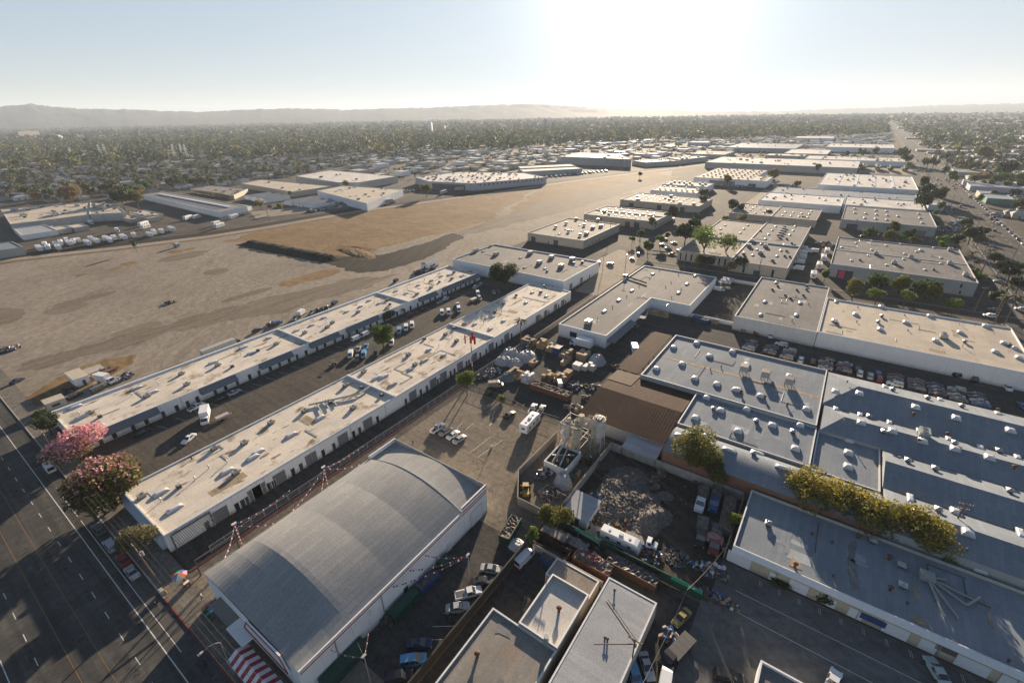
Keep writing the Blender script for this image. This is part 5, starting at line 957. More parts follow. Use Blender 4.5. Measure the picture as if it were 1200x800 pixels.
for (a, b, k, dg, cl, lb) in ((470, 503, 'van', 5, 'white', 'white van by the shed wall, left of the round forecourt tree'), (515, 482, 'van', 10, 'white', 'white van touching the crown of the round forecourt tree'), (443, 580, 'van', -135, 'white', 'white van nearest the camera in the parked cluster by the round tree'),
    (480, 552, 'pickup', -135, 'silver', 'silver pickup in the middle of the parked cluster by the round tree'), (474, 597, 'suv', -135, 'grey', 'dark car at the front of the parked cluster by the round tree'), (516, 540, 'pickup', -135, 'lightblue', 'pale blue pickup behind the parked cluster by the round tree'), (505, 580, 'van', -135, 'lightblue', 'blue and white van beside the round tree trunk'),
    (560, 572, 'suv', -135, 'black', 'black car in the shade under the round tree'), (635, 523, 'van', -135, 'white', 'white van half hidden right of the round tree'), (671, 470, 'van', -135, 'lightblue', 'blue fronted van, left of three in a row'), (703, 455, 'van', -135, 'white', 'white van, middle of three in a row'), (731, 443, 'van', -135, 'white', 'white van, right of three in a row'),
    (720, 392, 'sedan', 8, 'red', 'red car parked along the first long shed'), (780, 367, 'sedan', 8, 'black', 'black car parked right of the red car along the shed'), (862, 332, 'sedan', 8, 'silver', 'silver car parked under the sixth slate awning'), (890, 317, 'suv', 10, 'white', 'white car nosing up to the silver car by the awning'),
    (1030, 263, 'suv', 10, 'white', 'white car at the far corner of the first long shed'), (1056, 250, 'suv', 10, 'silver', 'silver car behind the white car at the far shed corner'), (872, 385, 'van', -135, 'white', 'white van, left of two in the middle of the forecourt'), (903, 381, 'van', -135, 'white', 'white van, right of two in the middle of the forecourt'),
    (945, 345, 'pickup', -135, 'white', 'white pickup with a loaded brown bed in the middle of the forecourt'), (951, 369, 'van', -135, 'white', 'white van parked just in front of the loaded pickup'), (1040, 295, 'van', -135, 'white', 'white van beside the far yellow posts'), (1048, 316, 'suv', -135, 'silver', 'silver car beside the far yellow posts'), (1115, 287, 'sedan', -135, 'silver', 'silver car parked left of two by the dark tree'), (1137, 282, 'sedan', -135, 'grey', 'grey car parked right of two by the dark tree')):
    vp(k, 300+a/4, 270+b/4, dg, cl, lb, g, sc=.92)
g = 'vehicles behind the first long shed'
x0, y0 = G(275, 400, 2); vehicle('semi_trailer', x0-7, 193, 3, 'black', 'long lorry with pale trailer parked behind the first long shed', g)
vp('box_truck', 124, 446, -70, 'white', 'white truck with a bright blue tarpaulin on its roof', g); vp('suv', 114, 455, 20, 'grey', 'grey car parked by the blue tarpaulin truck', g); vp('suv', 87, 463, 20, 'black', 'black car beside the white cabin on the verge', g); vp('sedan', 20, 445, 30, 'navy', 'dark blue car by the field corner fence', g)
vp('box_truck', 354, 367, 30, 'white', 'white box van parked behind the first shed wall', g, sc=.8); vp('pickup', 346, 372, 40, 'silver', 'silver pickup left of the white box van on the verge', g); vp('pickup', 366, 365, 30, 'beige', 'beige pickup right of the white box van on the verge', g)
vp('suv', 392, 354, 25, 'navy', 'dark blue car alone on the verge behind the shed', g); vp('suv', 464, 328, 25, 'black', 'black car on the verge near the white hut', g); vp('suv', 325, 378, 10, 'blue', 'blue car parked on the verge, left of the silver pickup', g); vp('sedan', 301, 386, 10, 'navy', 'dark car at the edge of the verge behind the shed fire wall', g)
g = 'cars on the sunny market lot'
vp('pickup', 513, 501, -2, 'white', 'white pickup with black cap, first of four in the lot', g); vp('sedan', 522, 504.5, -2, 'beige', 'beige sedan, second of four in the lot', g); vp('sedan', 531, 508.5, -3, 'white', 'white sedan, third of four in the lot', g); vp('sedan', 538.5, 513.5, -4, 'silver', 'silver sedan, last of four in the lot', g)
vp('sedan', 597, 485, -10, 'black', 'black car alone by the lot fence', g); vp('van', 581, 450.5, -52, 'tan', 'dusty tan van in front of the wrapped goods', g); vp('camper', 621, 498, 4, 'white', 'white camper trailer parked by the fence gap', g, sc=1.15)
vp('pickup', 624.5, 478, 15, 'white', 'white pickup with black bonnet by the fence, left one', g); vp('pickup', 634.5, 479.5, 15, 'silver', 'silver pickup by the fence, right one', g)
g = 'cars beside the vaulted hall'
for (a, b, k, dg, cl, lb) in ((1103, 262, 'sedan', -63, 'silver', 'silver hatchback farthest up the lane beside the vaulted hall'), (1060, 320, 'sedan', -51, 'black', 'black car second down the lane beside the vaulted hall'), (945, 442, 'sedan', -46, 'silver', 'silver sedan with a sunlit roof beside the bunting'), (765, 612, 'sedan', -55, 'navy', 'dark blue sedan by the empty bay lines'), (733, 692, 'suv', -46, 'lightblue', 'bright blue off roader between two dark cars'), (668, 770, 'suv', -44, 'black', 'black off roader at the bottom edge beside the vaulted hall')):
    vp(k, 300+a/4, 600+b/4, dg, cl, lb, g)
vp('pickup', 549, 694, -40, 'white', 'white work truck with ladder racks under the bunting', g); vp('van', 615, 653, -7, 'white', 'white people carrier on the dark court by the skip', g, sc=.95)
g = 'vehicles in the waste yard'
for (a, b, k, dg, cl, lb) in ((548, 165, 'dump_truck', 185, 'white', 'white cab dump truck at the yard wall'), (655, 165, 'dump_truck', 185, 'blue', 'blue cab dump truck beside the white cab truck'), (545, 420, 'dump_truck', 190, 'black', 'black cab dump truck with rubble load'), (655, 480, 'dump_truck', 187, 'maroon', 'maroon dump truck with a pink cloth over its bed')):
    vp(k, 740+a/6.667, 560+b/6.667, dg, cl, lb, g)
x0, y0 = G(740+745/6.667, 560+275/6.667, 1.5)
vp('flatbed', 752, 633, -85, 'white', 'white flatbed truck by the green yard fence', g, sc=.85); vp('motorhome', 727, 635, -88, 'white', 'dirty white motorhome along the green yard fence', g, sc=.95)
g = 'vehicles on the lane between the pale roofs and the court'
vp('sedan', 758, 779, -140, 'silver', 'silver sedan parked by the pale ribbed roof', g); vp('suv', 744, 790, -140, 'lightblue', 'pale car at the bottom edge next to the silver sedan', g); vp('flatbed', 792, 764, 163, 'black', 'black flatbed tow truck loaded with scrap', g)
vp('van', 780, 797, 10, 'white', 'white van cut off by the bottom edge behind the tow truck', g); vp('suv', 854, 792, -67, 'black', 'black car next to the small dark roofed hut', g); vp('pickup', 976, 799, -10, 'white', 'white pickup at the bottom edge of the striped court', g); vp('sedan', 1099, 786, 26, 'teal', 'long pale green sedan parked by the tan workshop row', g, sc=1.1)
g = 'vehicles around the works building'
vehicle('box_truck', 152.6, 74.5, 92, 'white', 'white box truck backed up to the end of the white works', g, sc=1.25); vp('sedan', 746, 382.5, 0, 'black', 'black car in the corner of the L shaped works', g); vp('van', 843, 339, -80, 'white', 'white van parked by the carport in the small walled lot', g); vp('box_truck', 743, 409.5, 30, 'white', 'white box truck beside the brown corrugated canopy', g, sc=.95)
vp('pickup', 885.5, 389, 15, 'red', 'red pickup by the peeling wall', g); vp('sedan', 902.5, 392.5, 15, 'white', 'white car parked near the peeling wall', g); vp('suv', 1125, 439, -55, 'black', 'black off roader skewed against the long white wall', g); vp('suv', 1142, 443, 0, 'black', 'black car pointing out from the long white wall', g); vp('sedan', 1181, 453, 5, 'white', 'white car near the right end of the long white wall', g)
vp('sedan', 1199, 475, 10, 'blue', 'blue car at the right edge beside the impounded rows', g)
vp('box_truck', 655.5, 449, 40, 'white', 'small white tank truck inside the goods yard', g, sc=.6)
# impounded cars in tight rows behind the works roofs
cols = ['silver', 'grey', 'black', 'grey', 'black', 'navy', 'beige', 'silver', 'grey', 'black', 'white', 'blue', 'maroon', 'navy', 'red']
r = random.Random(11); names = {'silver': 'silver', 'grey': 'dark grey', 'black': 'black', 'white': 'white', 'blue': 'blue', 'red': 'red', 'navy': 'dark blue', 'beige': 'beige', 'maroon': 'maroon', 'lightblue': 'pale blue'}
nb = 0
for (y, n, x0) in ((18.5, 4, 186.6), (11.5, 4, 186.5), (5.2, 4, 186.4), (-7.2, 4, 185.6), (-13.0, 4, 185.8), (-27.8, 4, 185.2), (-33.3, 4, 185.2), (-38.6, 4, 185.0), (-43.8, 4, 185.0), (-49.0, 4, 184.8)):
    nb += 1; used = set()
    for k in range(n):
        c_ = r.choice([q for q in cols if q not in used]); used.add(c_)
        vehicle(r.choice(['sedan', 'sedan', 'suv']), x0+k*2.35+r.uniform(-.1, .1), y+r.uniform(-.3, .3), 90+r.uniform(-3, 3), c_, '%s car impounded in the %s tight block behind the works roofs' % (names[c_], ['first', 'second', 'third', 'fourth', 'fifth', 'sixth', 'seventh', 'eighth', 'ninth', 'tenth'][nb-1]), 'impounded cars in tight rows')
for (y, x, c_) in ((8.6, 197.6, 'white'), (.7, 187.5, 'white'), (-3.1, 188, 'black'), (-16.9, 190.5, 'black'), (-17.6, 187.4, 'white'), (-20.6, 187.2, 'silver'), (-22.8, 190.3, 'blue'), (-23.2, 186.6, 'red')):
    vehicle('suv', x, y, 0 if x < 196 else 90, c_, '%s car standing loose in the gap between impounded rows at %s' % (names[c_], {8.6: 'the open aisle', .7: 'the first roof edge', -3.1: 'the next block', -16.9: 'the back of the gap', -17.6: 'the front of the gap', -20.6: 'the middle of the gap', -22.8: 'the far block', -23.2: 'the ridged roof'}[y]), 'impounded cars in tight rows')
# parked vans in the yard right of the grey roofed block
for k, (a, b) in enumerate(((1062, 445), (1055, 478), (1040, 515), (1030, 565), (1105, 430), (1150, 430), (1065, 410))):
    x, y = G(780+a/6.667, 230+b/6.667, 1); vehicle('box_truck', x, y, 88, 'white', 'white box truck in the van yard beside the grey roofed block', 'white box trucks in the van yard', far=True, sc=.85)
for k, (px, py) in enumerate(((953, 323), (960, 312), (965, 303), (969, 295))):
    x, y = G(px, py, 1); vehicle('camper', x, y, 5, 'white', 'long white trailer in the row beside the wide grey shed', 'white trailers beside the wide grey shed', far=True, sc=1.1)
# tanker and lorries by the pale sheds
x, y = G(640+760/6.667, 200+268/6.667, 1.5); vehicle('tanker', x, y, 90, 'orange' if 'car_orange' in MATS else 'yellow', 'white tanker lorry with orange cab between two pale sheds')
for (px, py, k, dg, cl, lb) in ((715, 309, 'suv', 80, 'navy', 'dark blue car standing on the lit concrete lane'), (702, 307.5, 'suv', 20, 'grey', 'dark car by the end of the tall white block'), (789, 257, 'van', 5, 'white', 'white van turning out of the side street'), (907, 243.5, 'sedan', 60, 'maroon', 'dark red car alone in the sunny market court'),
    (1171, 329, 'sedan', 95, 'silver', 'silver car on the drive by the palm trees'), (1160, 369.5, 'suv', 92, 'white', 'white van parked along the cross street behind the cream roof'), (1166, 362, 'sedan', 92, 'grey', 'grey car parked along the cross street by the pole'), (1197, 362, 'suv', 92, 'silver', 'silver off roader in the cross street at the right edge'), (1176, 384, 'van', 20, 'tan', 'pale van in the corner lot behind the cream roof'), (815, 305, 'sedan', 80, 'white', 'white car parked before the tall narrow windows'), (843, 305, 'sedan', 80, 'silver', 'silver car parked under the small street tree'), (1010, 277, 'suv', 90, 'black', 'black car behind the row of round street trees')):
    vp(k, px, py, dg, cl, lb, 'cars about the cross street')
for k, (px, py) in enumerate(((748, 297), (741, 303), (776, 286), (783, 290), (790, 284), (797, 292), (787, 297), (780, 280))):
    vp('sedan', px, py, 30+k*20, ['black', 'grey', 'silver', 'white', 'grey', 'red', 'black', 'beige'][k], '%s car in the sunny corner lot of the pale office block, %s' % (['black', 'grey', 'silver', 'white', 'grey', 'red', 'black', 'beige'][k], ['by the kerb', 'by the hedge', 'in the back row', 'in the middle', 'by the tree', 'at the wall', 'at the gate', 'far end'][k]), 'cars in the corner lot', far=True)
# boulevard traffic and parked cars
r = random.Random(21); bc = ['white', 'silver', 'grey', 'black', 'red', 'white', 'silver', 'blue', 'beige']
for k in range(46):
    x = 420+r.random()**1.2*1000; lane = r.choice((-79.5, -85.5, -94.5, -100.0)); c_ = r.choice(bc)
    vehicle(r.choice(['sedan', 'suv', 'van']), x, lane+r.uniform(-.4, .4), 0 if lane < -90 else 180, c_, 'car in the evening traffic on the wide boulevard', 'cars on the boulevard', far=True)
for k in range(44):
    x = 430+k*13+r.uniform(-2, 2); 
    vehicle(r.choice(['sedan', 'suv']), x, -102.9, 0, r.choice(bc), 'car parked along the far kerb of the wide boulevard', 'cars parked along the boulevard', far=True)
# ---------------------------------------------------------------- trees
def crown_mesh(seed, n, leaf, lobes=7, squash=.85, hollow=.45, mats=('leaf_green',), spread=.55, second=0, up=False):
    r = np.random.default_rng(seed)
    c = r.normal(size=(lobes, 3)); c /= np.linalg.norm(c, axis=1)[:, None]; c *= spread*r.uniform(.6, 1.1, (lobes, 1)); c[:, 2] = c[:, 2]*squash*.8+.05
    rad = r.uniform(.34, .58, lobes); k = r.integers(0, lobes, n)
    d = r.normal(size=(n, 3)); d /= np.linalg.norm(d, axis=1)[:, None]
    rr = rad[k]*(hollow+(1-hollow)*r.random(n)**.45)
    p = c[k]+d*rr[:, None]*np.array([1, 1, squash])
    nrm = d*.8+r.normal(size=(n, 3))*.7; nrm /= np.linalg.norm(nrm, axis=1)[:, None]
    t = np.cross(nrm, r.normal(size=(n, 3))); t /= np.linalg.norm(t, axis=1)[:, None]; b = np.cross(nrm, t)
    s = leaf*(.45+1.5*r.random(n)**2)[:, None]; a = .6
    v = np.stack([p-t*s-b*s*a*.3, p-b*s*a, p+t*s+b*s*a*.2, p+b*s*a], 1).reshape(-1, 3)
    me = bpy.data.meshes.new('crown'); me.from_pydata(v.tolist(), [], np.arange(4*n).reshape(-1, 4).tolist())
    for m_ in mats: me.materials.append(M(m_))
    if second:
        idx = ((p[:, 2]+.25*p[:, 0]+r.normal(size=n)*.3) > second).astype(int) if not up else (r.random(n) < second).astype(int)
        me.polygons.foreach_set('material_index', idx.tolist())
    me.update(); return me
def trunk_mesh(seed, limbs=5, mat='bark'):
    """unit trunk: 1 tall to the middle of the crown, forks into limbs"""
    r = random.Random(seed); mb = MB(); top = Vector((r.uniform(-.05, .05), r.uniform(-.05, .05), .55))
    mb.tube((0, 0, -.05), top, .075, 7, 0, .05)
    for k in range(limbs):
        a = 2*PI*k/limbs+r.random(); e = top+Vector((math.cos(a)*.38, math.sin(a)*.38, r.uniform(.3, .6))); mb.tube(top, e, .04, 5, 0, .02)
        mb.tube(e, e+Vector((math.cos(a+.7)*.25, math.sin(a+.7)*.25, .2)), .02, 4, 0, .008)
    return mb.mesh('trunk', [mat])
CROWN = {}; TRUNK = [trunk_mesh(i) for i in range(4)]
def crown(kind, size, var):
    """size: 0 large in the picture, 1 middling, 2 small"""
    key = (kind, size, var)
    if key in CROWN: return CROWN[key]
    n, leaf = ((8500, .040), (1900, .082), (400, .16))[size]
    sq = {'leaf_pine': .8, 'blossom_pink': .78, 'leaf_autumn': .8}.get(kind, .88); mats = (kind,); sec = 0
    if kind == 'blossom_pink': mats = ('leaf_olive', 'blossom_pink'); sec = -.16
    if kind == 'mixed_pink': mats = ('leaf_olive', 'blossom_pink'); sec = .44; sq = .8
    if kind == 'leaf_sparse': mats = ('leaf_bright', ); n = int(n*.35)
    if kind == 'leaf_autumn': mats = ('leaf_olive', 'leaf_autumn', ); sec = .02; n = int(n*.62); leaf *= 1.05
    lob_, spr_ = ((15, .74) if kind == 'leaf_autumn' else (9 if size < 2 else 6, .58))
    CROWN[key] = crown_mesh(hash((kind, size, var)) % 9999 if 0 else sum(map(ord, kind))+size*71+var*13, n, leaf, lob_, sq, .35, mats, spr_, sec); return CROWN[key]
r_t = random.Random(31)
def tree(px, py, rp, kind, label, cat='tree', group=None, tall=1.0, name='tree', wide=1.0, bush=False, xy=None, rm=None, hc=None):
    """crown centre at pixel (px, py), crown radius rp pixels"""
    h = hc or 4.0
    if xy is None:
        for _ in range(4):
            x, y = G(px, py, h); dep = (np.array([x, y, h-CAMH])@CF); rad = rp*dep/FPX
            h = hc or (rad*.75 if bush else (rad*1.15+1.4)*tall)
    else: x, y = xy; rad = rm; h = hc or (rad*.75 if bush else (rad*1.15+1.4)*tall); rp = rad*FPX/max(1, np.array([x, y, h-CAMH])@CF)
    size = 0 if rp > 14 else (1 if rp > 6 else 2)
    t = thing(name, label, cat, (x, y, 0), r_t.uniform(0, 6.28), group)
    place('crown', crown(kind, size, r_t.randrange(3)), t, (0, 0, h), 0, (rad*wide*1.08, rad*1.08, rad*1.08*max(1, tall*.9)))
    place('trunk', r_t.choice(TRUNK), t, (0, 0, 0), 0, (max(1.5, rad*.9), max(1.5, rad*.9), h))
    return t
def frond_mesh(seed, n=22, droop=.9):
    r = random.Random(seed); mb = MB()
    for k in range(n):
        a = 2*PI*k/n+r.uniform(-.2, .2); el = r.uniform(-.7, .9); pts = []
        for s in range(5):
            t = s/4; rr = t*math.cos(el*.6); z = .45*t*math.sin(el)-droop*.45*t*t
            wd = .10*math.sin(PI*min(1, t*.9+.12)); pts.append((Vector((rr*math.cos(a), rr*math.sin(a), z)), wd))
        sd = Vector((-math.sin(a), math.cos(a), 0))
        for (p, w0), (q, w1) in zip(pts, pts[1:]):
            mb.quad(p-sd*w0-Vector((0, 0, w0*.5)), q-sd*w1-Vector((0, 0, w1*.5)), q, p); mb.quad(p, q, q+sd*w1-Vector((0, 0, w1*.5)), p+sd*w0-Vector((0, 0, w0*.5)))
    return mb.mesh('fronds', ['leaf_palm'])
FRONDS = [frond_mesh(i) for i in range(3)]
pt = MB(); rr = random.Random(2)
for k in range(10): pt.cyl(0, 0, k/10, (k+1)/10+.005, .022-.0006*k, .0185-.0006*k, 8, 0)
PTRUNK = pt.mesh('trunk', ['palm_bark'])
def palm(px, py, rp, h, label, group=None):
    x, y = G(px, py, h); dep = (np.array([x, y, h-CAMH])@CF); rad = rp*dep/FPX
    t = thing('palm_tree', label, 'palm tree', (x, y, 0), r_t.uniform(0, 6), group)
    place('fronds', r_t.choice(FRONDS), t, (0, 0, h), 0, rad); place('trunk', PTRUNK, t, (0, 0, 0), 0, (h*.9 if h < 14 else 13, h*.9 if h < 14 else 13, h)); return t
tree(86, 520, 26, 'blossom_pink', 'pink blossoming tree on the near street pavement by the first long shed', tall=.75, wide=1.1); tree(124, 563, 41, 'mixed_pink', 'broad green tree with a pink flowering top in front of the second long shed', tall=.7)
tree(52, 492, 15, 'leaf_dark', 'small dark green tree at the corner of the first long shed'); tree(157, 629, 22, 'leaf_pine', 'round yellowish pine like tree beside the parked cars on the street', tall=.9)
tree(447, 391, 15.5, 'leaf_green', 'round green tree standing in the middle of the forecourt'); tree(589, 319, 16, 'leaf_dark', 'dark green tree at the corner of the tall white block', tall=1.1)
tree(453, 369, 8, 'leaf_dark', 'dark ivy bush hanging on the first long shed', 'bush', name='bush', wide=1.5, bush=True); tree(468, 362, 6.5, 'leaf_green', 'green bush beside the ivy bush on the shed front', 'bush', name='bush', bush=True)
palm(610, 374, 9, 11, 'lone fan palm between the second long shed and the goods yard')
tree(546, 443, 11, 'leaf_bright', 'yellow green tree by the alley corner of the goods yard', tall=1.35); tree(573, 461, 4, 'leaf_bright', 'small yellow bush left of two along the lot fence', 'bush', name='bush', bush=True); tree(588, 467, 5.5, 'leaf_bright', 'small yellow bush right of two along the lot fence', 'bush', name='bush', bush=True)
tree(651, 603, 20, 'leaf_olive', 'olive green tree overhanging the skips at the batching yard'); tree(622, 625, 9.5, 'leaf_bright', 'bright green young tree above the white people carrier')
tree(819, 524, 27, 'leaf_olive', 'big spreading tree leaning over the round backed works roof', tall=1.0); tree(840, 552, 17, 'leaf_olive', 'lower brownish tree beside the big spreading tree at the yard wall'); tree(862, 607, 9.5, 'leaf_bright', 'bright green tree squeezed between dump trucks and the tan workshop wall')
g = 'yellowing trees behind the tan workshop row'
for (px, py, rp, lb) in ((938, 572, 22, 'yellowing tree at the left end of the row behind the workshops'), (966, 578, 28, 'yellowing tree second in the row behind the workshops'), (1000, 590, 25, 'brownish tree third in the row behind the workshops'), (1034, 600, 28, 'yellowing tree fourth in the row behind the workshops'), (1064, 612, 29, 'yellow leaved tree fifth in the row behind the workshops'), (1094, 630, 24, 'yellow leaved tree sixth in the row behind the workshops'), (1114, 647, 15, 'yellow leaved tree at the right end of the row by the utility pole')):
    tree(px, py, rp, 'leaf_autumn', lb, group=g, tall=1.0)
tree(1192, 679, 11, 'leaf_bright', 'bright yellow green tree behind the workshops at the right edge'); tree(966, 697, 12, 'leaf_dark', 'dark leafy shrub growing against the tan workshop wall', 'shrub', name='shrub', bush=True); tree(917, 683, 6, 'leaf_dark', 'low dark shrub under the first workshop doors', 'shrub', name='shrub', bush=True, wide=1.6); tree(907, 681, 5, 'leaf_green', 'low green shrub by the workshop downpipe', 'shrub', name='shrub', bush=True)
g = 'round street trees along the cross street'
pos = ['left end, dark', 'low and close to the kerb', 'tall, by the pink dock', 'in the middle of the row', 'close to the kerb in the middle', 'tallest', 'darker one touching the tallest', 'alone at the right end']
for i, (px, py, rp) in enumerate(((1003, 337, 11), (1030, 343, 10), (1030, 327, 12), (1056, 332, 11), (1063, 346, 10), (1086, 334, 14), (1094, 341, 11), (1121, 354, 11))):
    tree(px, py, rp, ['leaf_olive', 'leaf_bright', 'leaf_green'][i % 3], 'round street tree behind the cream roof, '+pos[i], group=g)
g = 'round trees between the grey sheds'
for i, (px, py, rp) in enumerate(((1021, 271, 9), (1042, 275, 7), (1054, 279, 6), (1050, 265, 7), (1066, 273, 7), (1072, 282, 6), (968, 321, 6))):
    tree(px, py, rp, ['leaf_green', 'leaf_olive'][i % 2], 'round tree in front of the grey slab shed, '+['left and largest', 'second from left', 'third, low and dark', 'behind, at the green door', 'taller fifth one', 'small one nearest the roof', 'apart at the trailer row'][i], group=g)
g = 'trees on the boulevard corner'
for i, (px, py, rp, k) in enumerate(((1104, 279, 7, 1), (1107, 286, 6, 1), (1123, 280, 8, 0), (1132, 261, 7, 0), (1134, 267, 6, 0), (1140, 273, 10, 0), (1148, 280, 7, 1), (1156, 270, 5, 0), (1168, 302, 8, 0), (1174, 311, 8, 0), (1186, 318, 10, 0), (1192, 311, 8, 0), (1146, 319, 6, 1), (1148, 324, 6, 1), (1168, 347, 9, 0), (1197, 330, 10, 0), (1102, 240, 5, 1), (1098, 249, 4, 1), (1097, 263, 4, 0))):
    tree(px, py, rp, ['leaf_dark', 'leaf_bright'][k], '%s tree on the boulevard corner %s' % (['dark', 'yellow green'][k], ['by the shed drive', 'below the shed drive', 'beside the sheet roofs', 'near the kerb', 'under the kerb tree', 'thick and tall', 'at the parked van', 'by the second pole', 'above the silver car', 'beside the silver car', 'below the drive', 'at the right edge', 'leaning on the shed end', 'under the shed end', 'left of the fan palms', 'behind the fan palms', 'at the white box', 'at the lane', 'by the lane end'][i]), group=g)
g = 'fan palms on the boulevard corner'
for i, (px, py, rp, h) in enumerate(((1162, 292, 7, 14), (1162, 276, 5, 13), (1140, 295, 7, 7), (1144, 305, 7, 9), (1183, 335, 9, 15), (1193, 347, 10, 15), (1180, 347, 9, 14), (1130, 281, 5, 8))):
    palm(px, py, rp, h, 'fan palm on the boulevard corner, '+['tall and leaning to the road', 'tall behind the leaning one', 'short, at the shed end', 'bushy, at the shed end', 'left of the tall trio', 'right of the tall trio', 'front of the tall trio', 'small by the sheet roofs'][i], g)
g = 'trees around the pale office block'
for i, (px, py, rp, k) in enumerate(((804, 272, 13, 'leaf_dark'), (814, 261, 10, 'leaf_dark'), (828, 279, 17, 'leaf_sparse'), (852, 285, 13, 'leaf_sparse'), (817, 254, 6, 'leaf_dark'), (850, 255, 4, 'leaf_olive'), (870, 254, 6, 'leaf_olive'), (820, 303, 7, 'leaf_olive'), (829, 305, 8, 'leaf_dark'), (857, 311, 6, 'leaf_tan'), (869, 307, 8, 'leaf_dark'), (859, 239, 7, 'leaf_dark'), (867, 243, 6, 'leaf_dark'), (895, 251, 3, 'leaf_dark'), (902, 249, 4, 'leaf_dark'), (789, 247, 8, 'leaf_dark'), (782, 252, 5, 'leaf_green'), (766, 260, 6, 'leaf_bright'), (751, 273, 6, 'leaf_green'), (741, 280, 4, 'leaf_green'), (760, 288, 7, 'leaf_green'), (774, 280, 6, 'leaf_green'), (782, 276, 4, 'leaf_olive'), (825, 226, 6, 'leaf_dark'), (823, 233, 6, 'leaf_dark'), (750, 204, 3, 'leaf_dark'))):
    tree(px, py, rp, k, '%s tree near the pale office block, %s' % ({'leaf_dark': 'dark green', 'leaf_sparse': 'feathery', 'leaf_olive': 'olive', 'leaf_tan': 'brownish', 'leaf_bright': 'yellow green', 'leaf_green': 'green'}[k], ['largest at the corner lot', 'behind the largest', 'in front of the bright roof', 'right of the bright roof', 'at the back corner', 'small behind the block', 'behind the block roof', 'left under the windows', 'beside the left one under the windows', 'left at the entrance', 'right at the entrance', 'at the tan shed corner', 'beside the tan shed corner', 'thin at the tan shed wall', 'thin by the tan shed door', 'opposite, by the second pale shed', 'below the second pale shed', 'at the end of the second pale shed', 'round one on the lit lane verge', 'small on the lit lane verge', 'round one on the kerb corner', 'on the lot edge', 'small on the lot edge', 'tall, at the third pale shed', 'lower, at the third pale shed', 'alone on the dry field'][i]), group=g, tall=1.25 if k == 'leaf_sparse' else 1.0)
g = 'clipped shrubs before the grey roofed shed'
for i, (px, py, rp) in enumerate(((911, 255, 4), (919, 255, 4), (924, 257, 4), (934, 258, 3), (942, 258, 5), (954, 259, 5))): tree(px, py, rp, 'leaf_green' if i > 3 else 'leaf_dark', 'clipped shrub before the low grey roofed shed, '+['first', 'second', 'third', 'smallest', 'yellowish', 'last'][i], 'shrub', g, name='shrub', bush=True)
for i, (px, py, rp, k, lb) in enumerate(((80, 227, 12, 'leaf_tan', 'bare looking tan tree behind the large cream roof'), (141, 230, 11, 'leaf_dark', 'tall dark tree at the right end of the large white roof'), (158, 231, 9, 'leaf_olive', 'second tall dark tree at the right end of the large white roof'), (499, 221, 6.5, 'leaf_olive', 'lone tree on the frontage road by the brown loading bay'), (304, 238, 5, 'leaf_autumn', 'orange tree in front of the saw tooth roofs'), (328, 242, 4, 'leaf_bright', 'yellow green tree before the saw tooth roofs'), (316, 242, 3, 'leaf_dark', 'small dark tree between the orange and the yellow green tree'), (340, 226, 3, 'leaf_bright', 'small bright tree at the corner of the cream hall'), (405, 214, 5, 'leaf_tan', 'dry tree by the row of loading doors'))):
    tree(px, py, rp, k, lb, tall=1.1)
tree(157, 286, 3, 'leaf_bright', 'thin upright young tree at the dirt field edge', tall=1.6)
g = 'trees along the far boulevard'
for i, (px, py, rp, k, tl) in enumerate(((1084, 213, 7, 'leaf_dark', 1.3), (1088, 222, 9, 'leaf_dark', 1), (1083, 235, 9, 'leaf_dark', 1.4), (1098, 228, 9, 'leaf_dark', 1), (1107, 224, 6, 'leaf_olive', 1), (1058, 179, 6, 'leaf_dark', 1.5), (1063, 185, 5, 'leaf_dark', 1.4), (1066, 192, 4, 'leaf_olive', 1), (1089, 189, 6, 'leaf_dark', 1), (1095, 190, 5, 'leaf_dark', 1), (1109, 198, 4, 'leaf_dark', 1.2), (1115, 206, 6, 'leaf_green', 1), (1120, 209, 4, 'leaf_green', 1), (1136, 194, 6, 'leaf_dark', 1), (1143, 195, 6, 'leaf_olive', 1), (1155, 178, 9, 'leaf_olive', 1), (1184, 195, 11, 'leaf_dark', 1), (1127, 190, 4, 'leaf_tan', 1), (1110, 183, 3, 'leaf_dark', 2), (853, 210, 6, 'leaf_olive', 1), (907, 203, 7, 'leaf_olive', 1), (935, 214, 5, 'leaf_olive', 1), (960, 196, 4, 'leaf_dark', 1.6), (1010, 178, 4, 'leaf_dark', 1.6), (1025, 177, 4, 'leaf_dark', 1.6), (992, 180, 4, 'leaf_dark', 1), (1150, 232, 5, 'leaf_green', 1), (1165, 226, 4, 'leaf_olive', 1), (1190, 225, 5, 'leaf_dark', 1))):
    tree(px, py, rp, k, '%s tree along the far boulevard and sheds, %s' % ({'leaf_dark': 'dark', 'leaf_olive': 'olive', 'leaf_green': 'green', 'leaf_tan': 'brownish'}[k], ['top of the dark clump', 'middle of the dark clump', 'bottom of the dark clump', 'spreading over the kerb', 'tip over the kerb', 'slim at the far bend', 'second at the far bend', 'low at the far bend', 'left across the road', 'right across the road', 'by the white gable', 'by the grey shed', 'small by the grey shed', 'behind the grey shed', 'right behind the grey shed', 'large crown on the hillock', 'largest at the right edge', 'brown behind the gable', 'thin and tall', 'at the sunny dirt lot', 'rounded on the dirt lot', 'small on the dirt lot', 'slim at the long roof', 'slim before the far block', 'second slim before the far block', 'low before the far block', 'at the green shed', 'behind the lilac shed', 'at the bus yard'][i]), group=g, tall=tl)
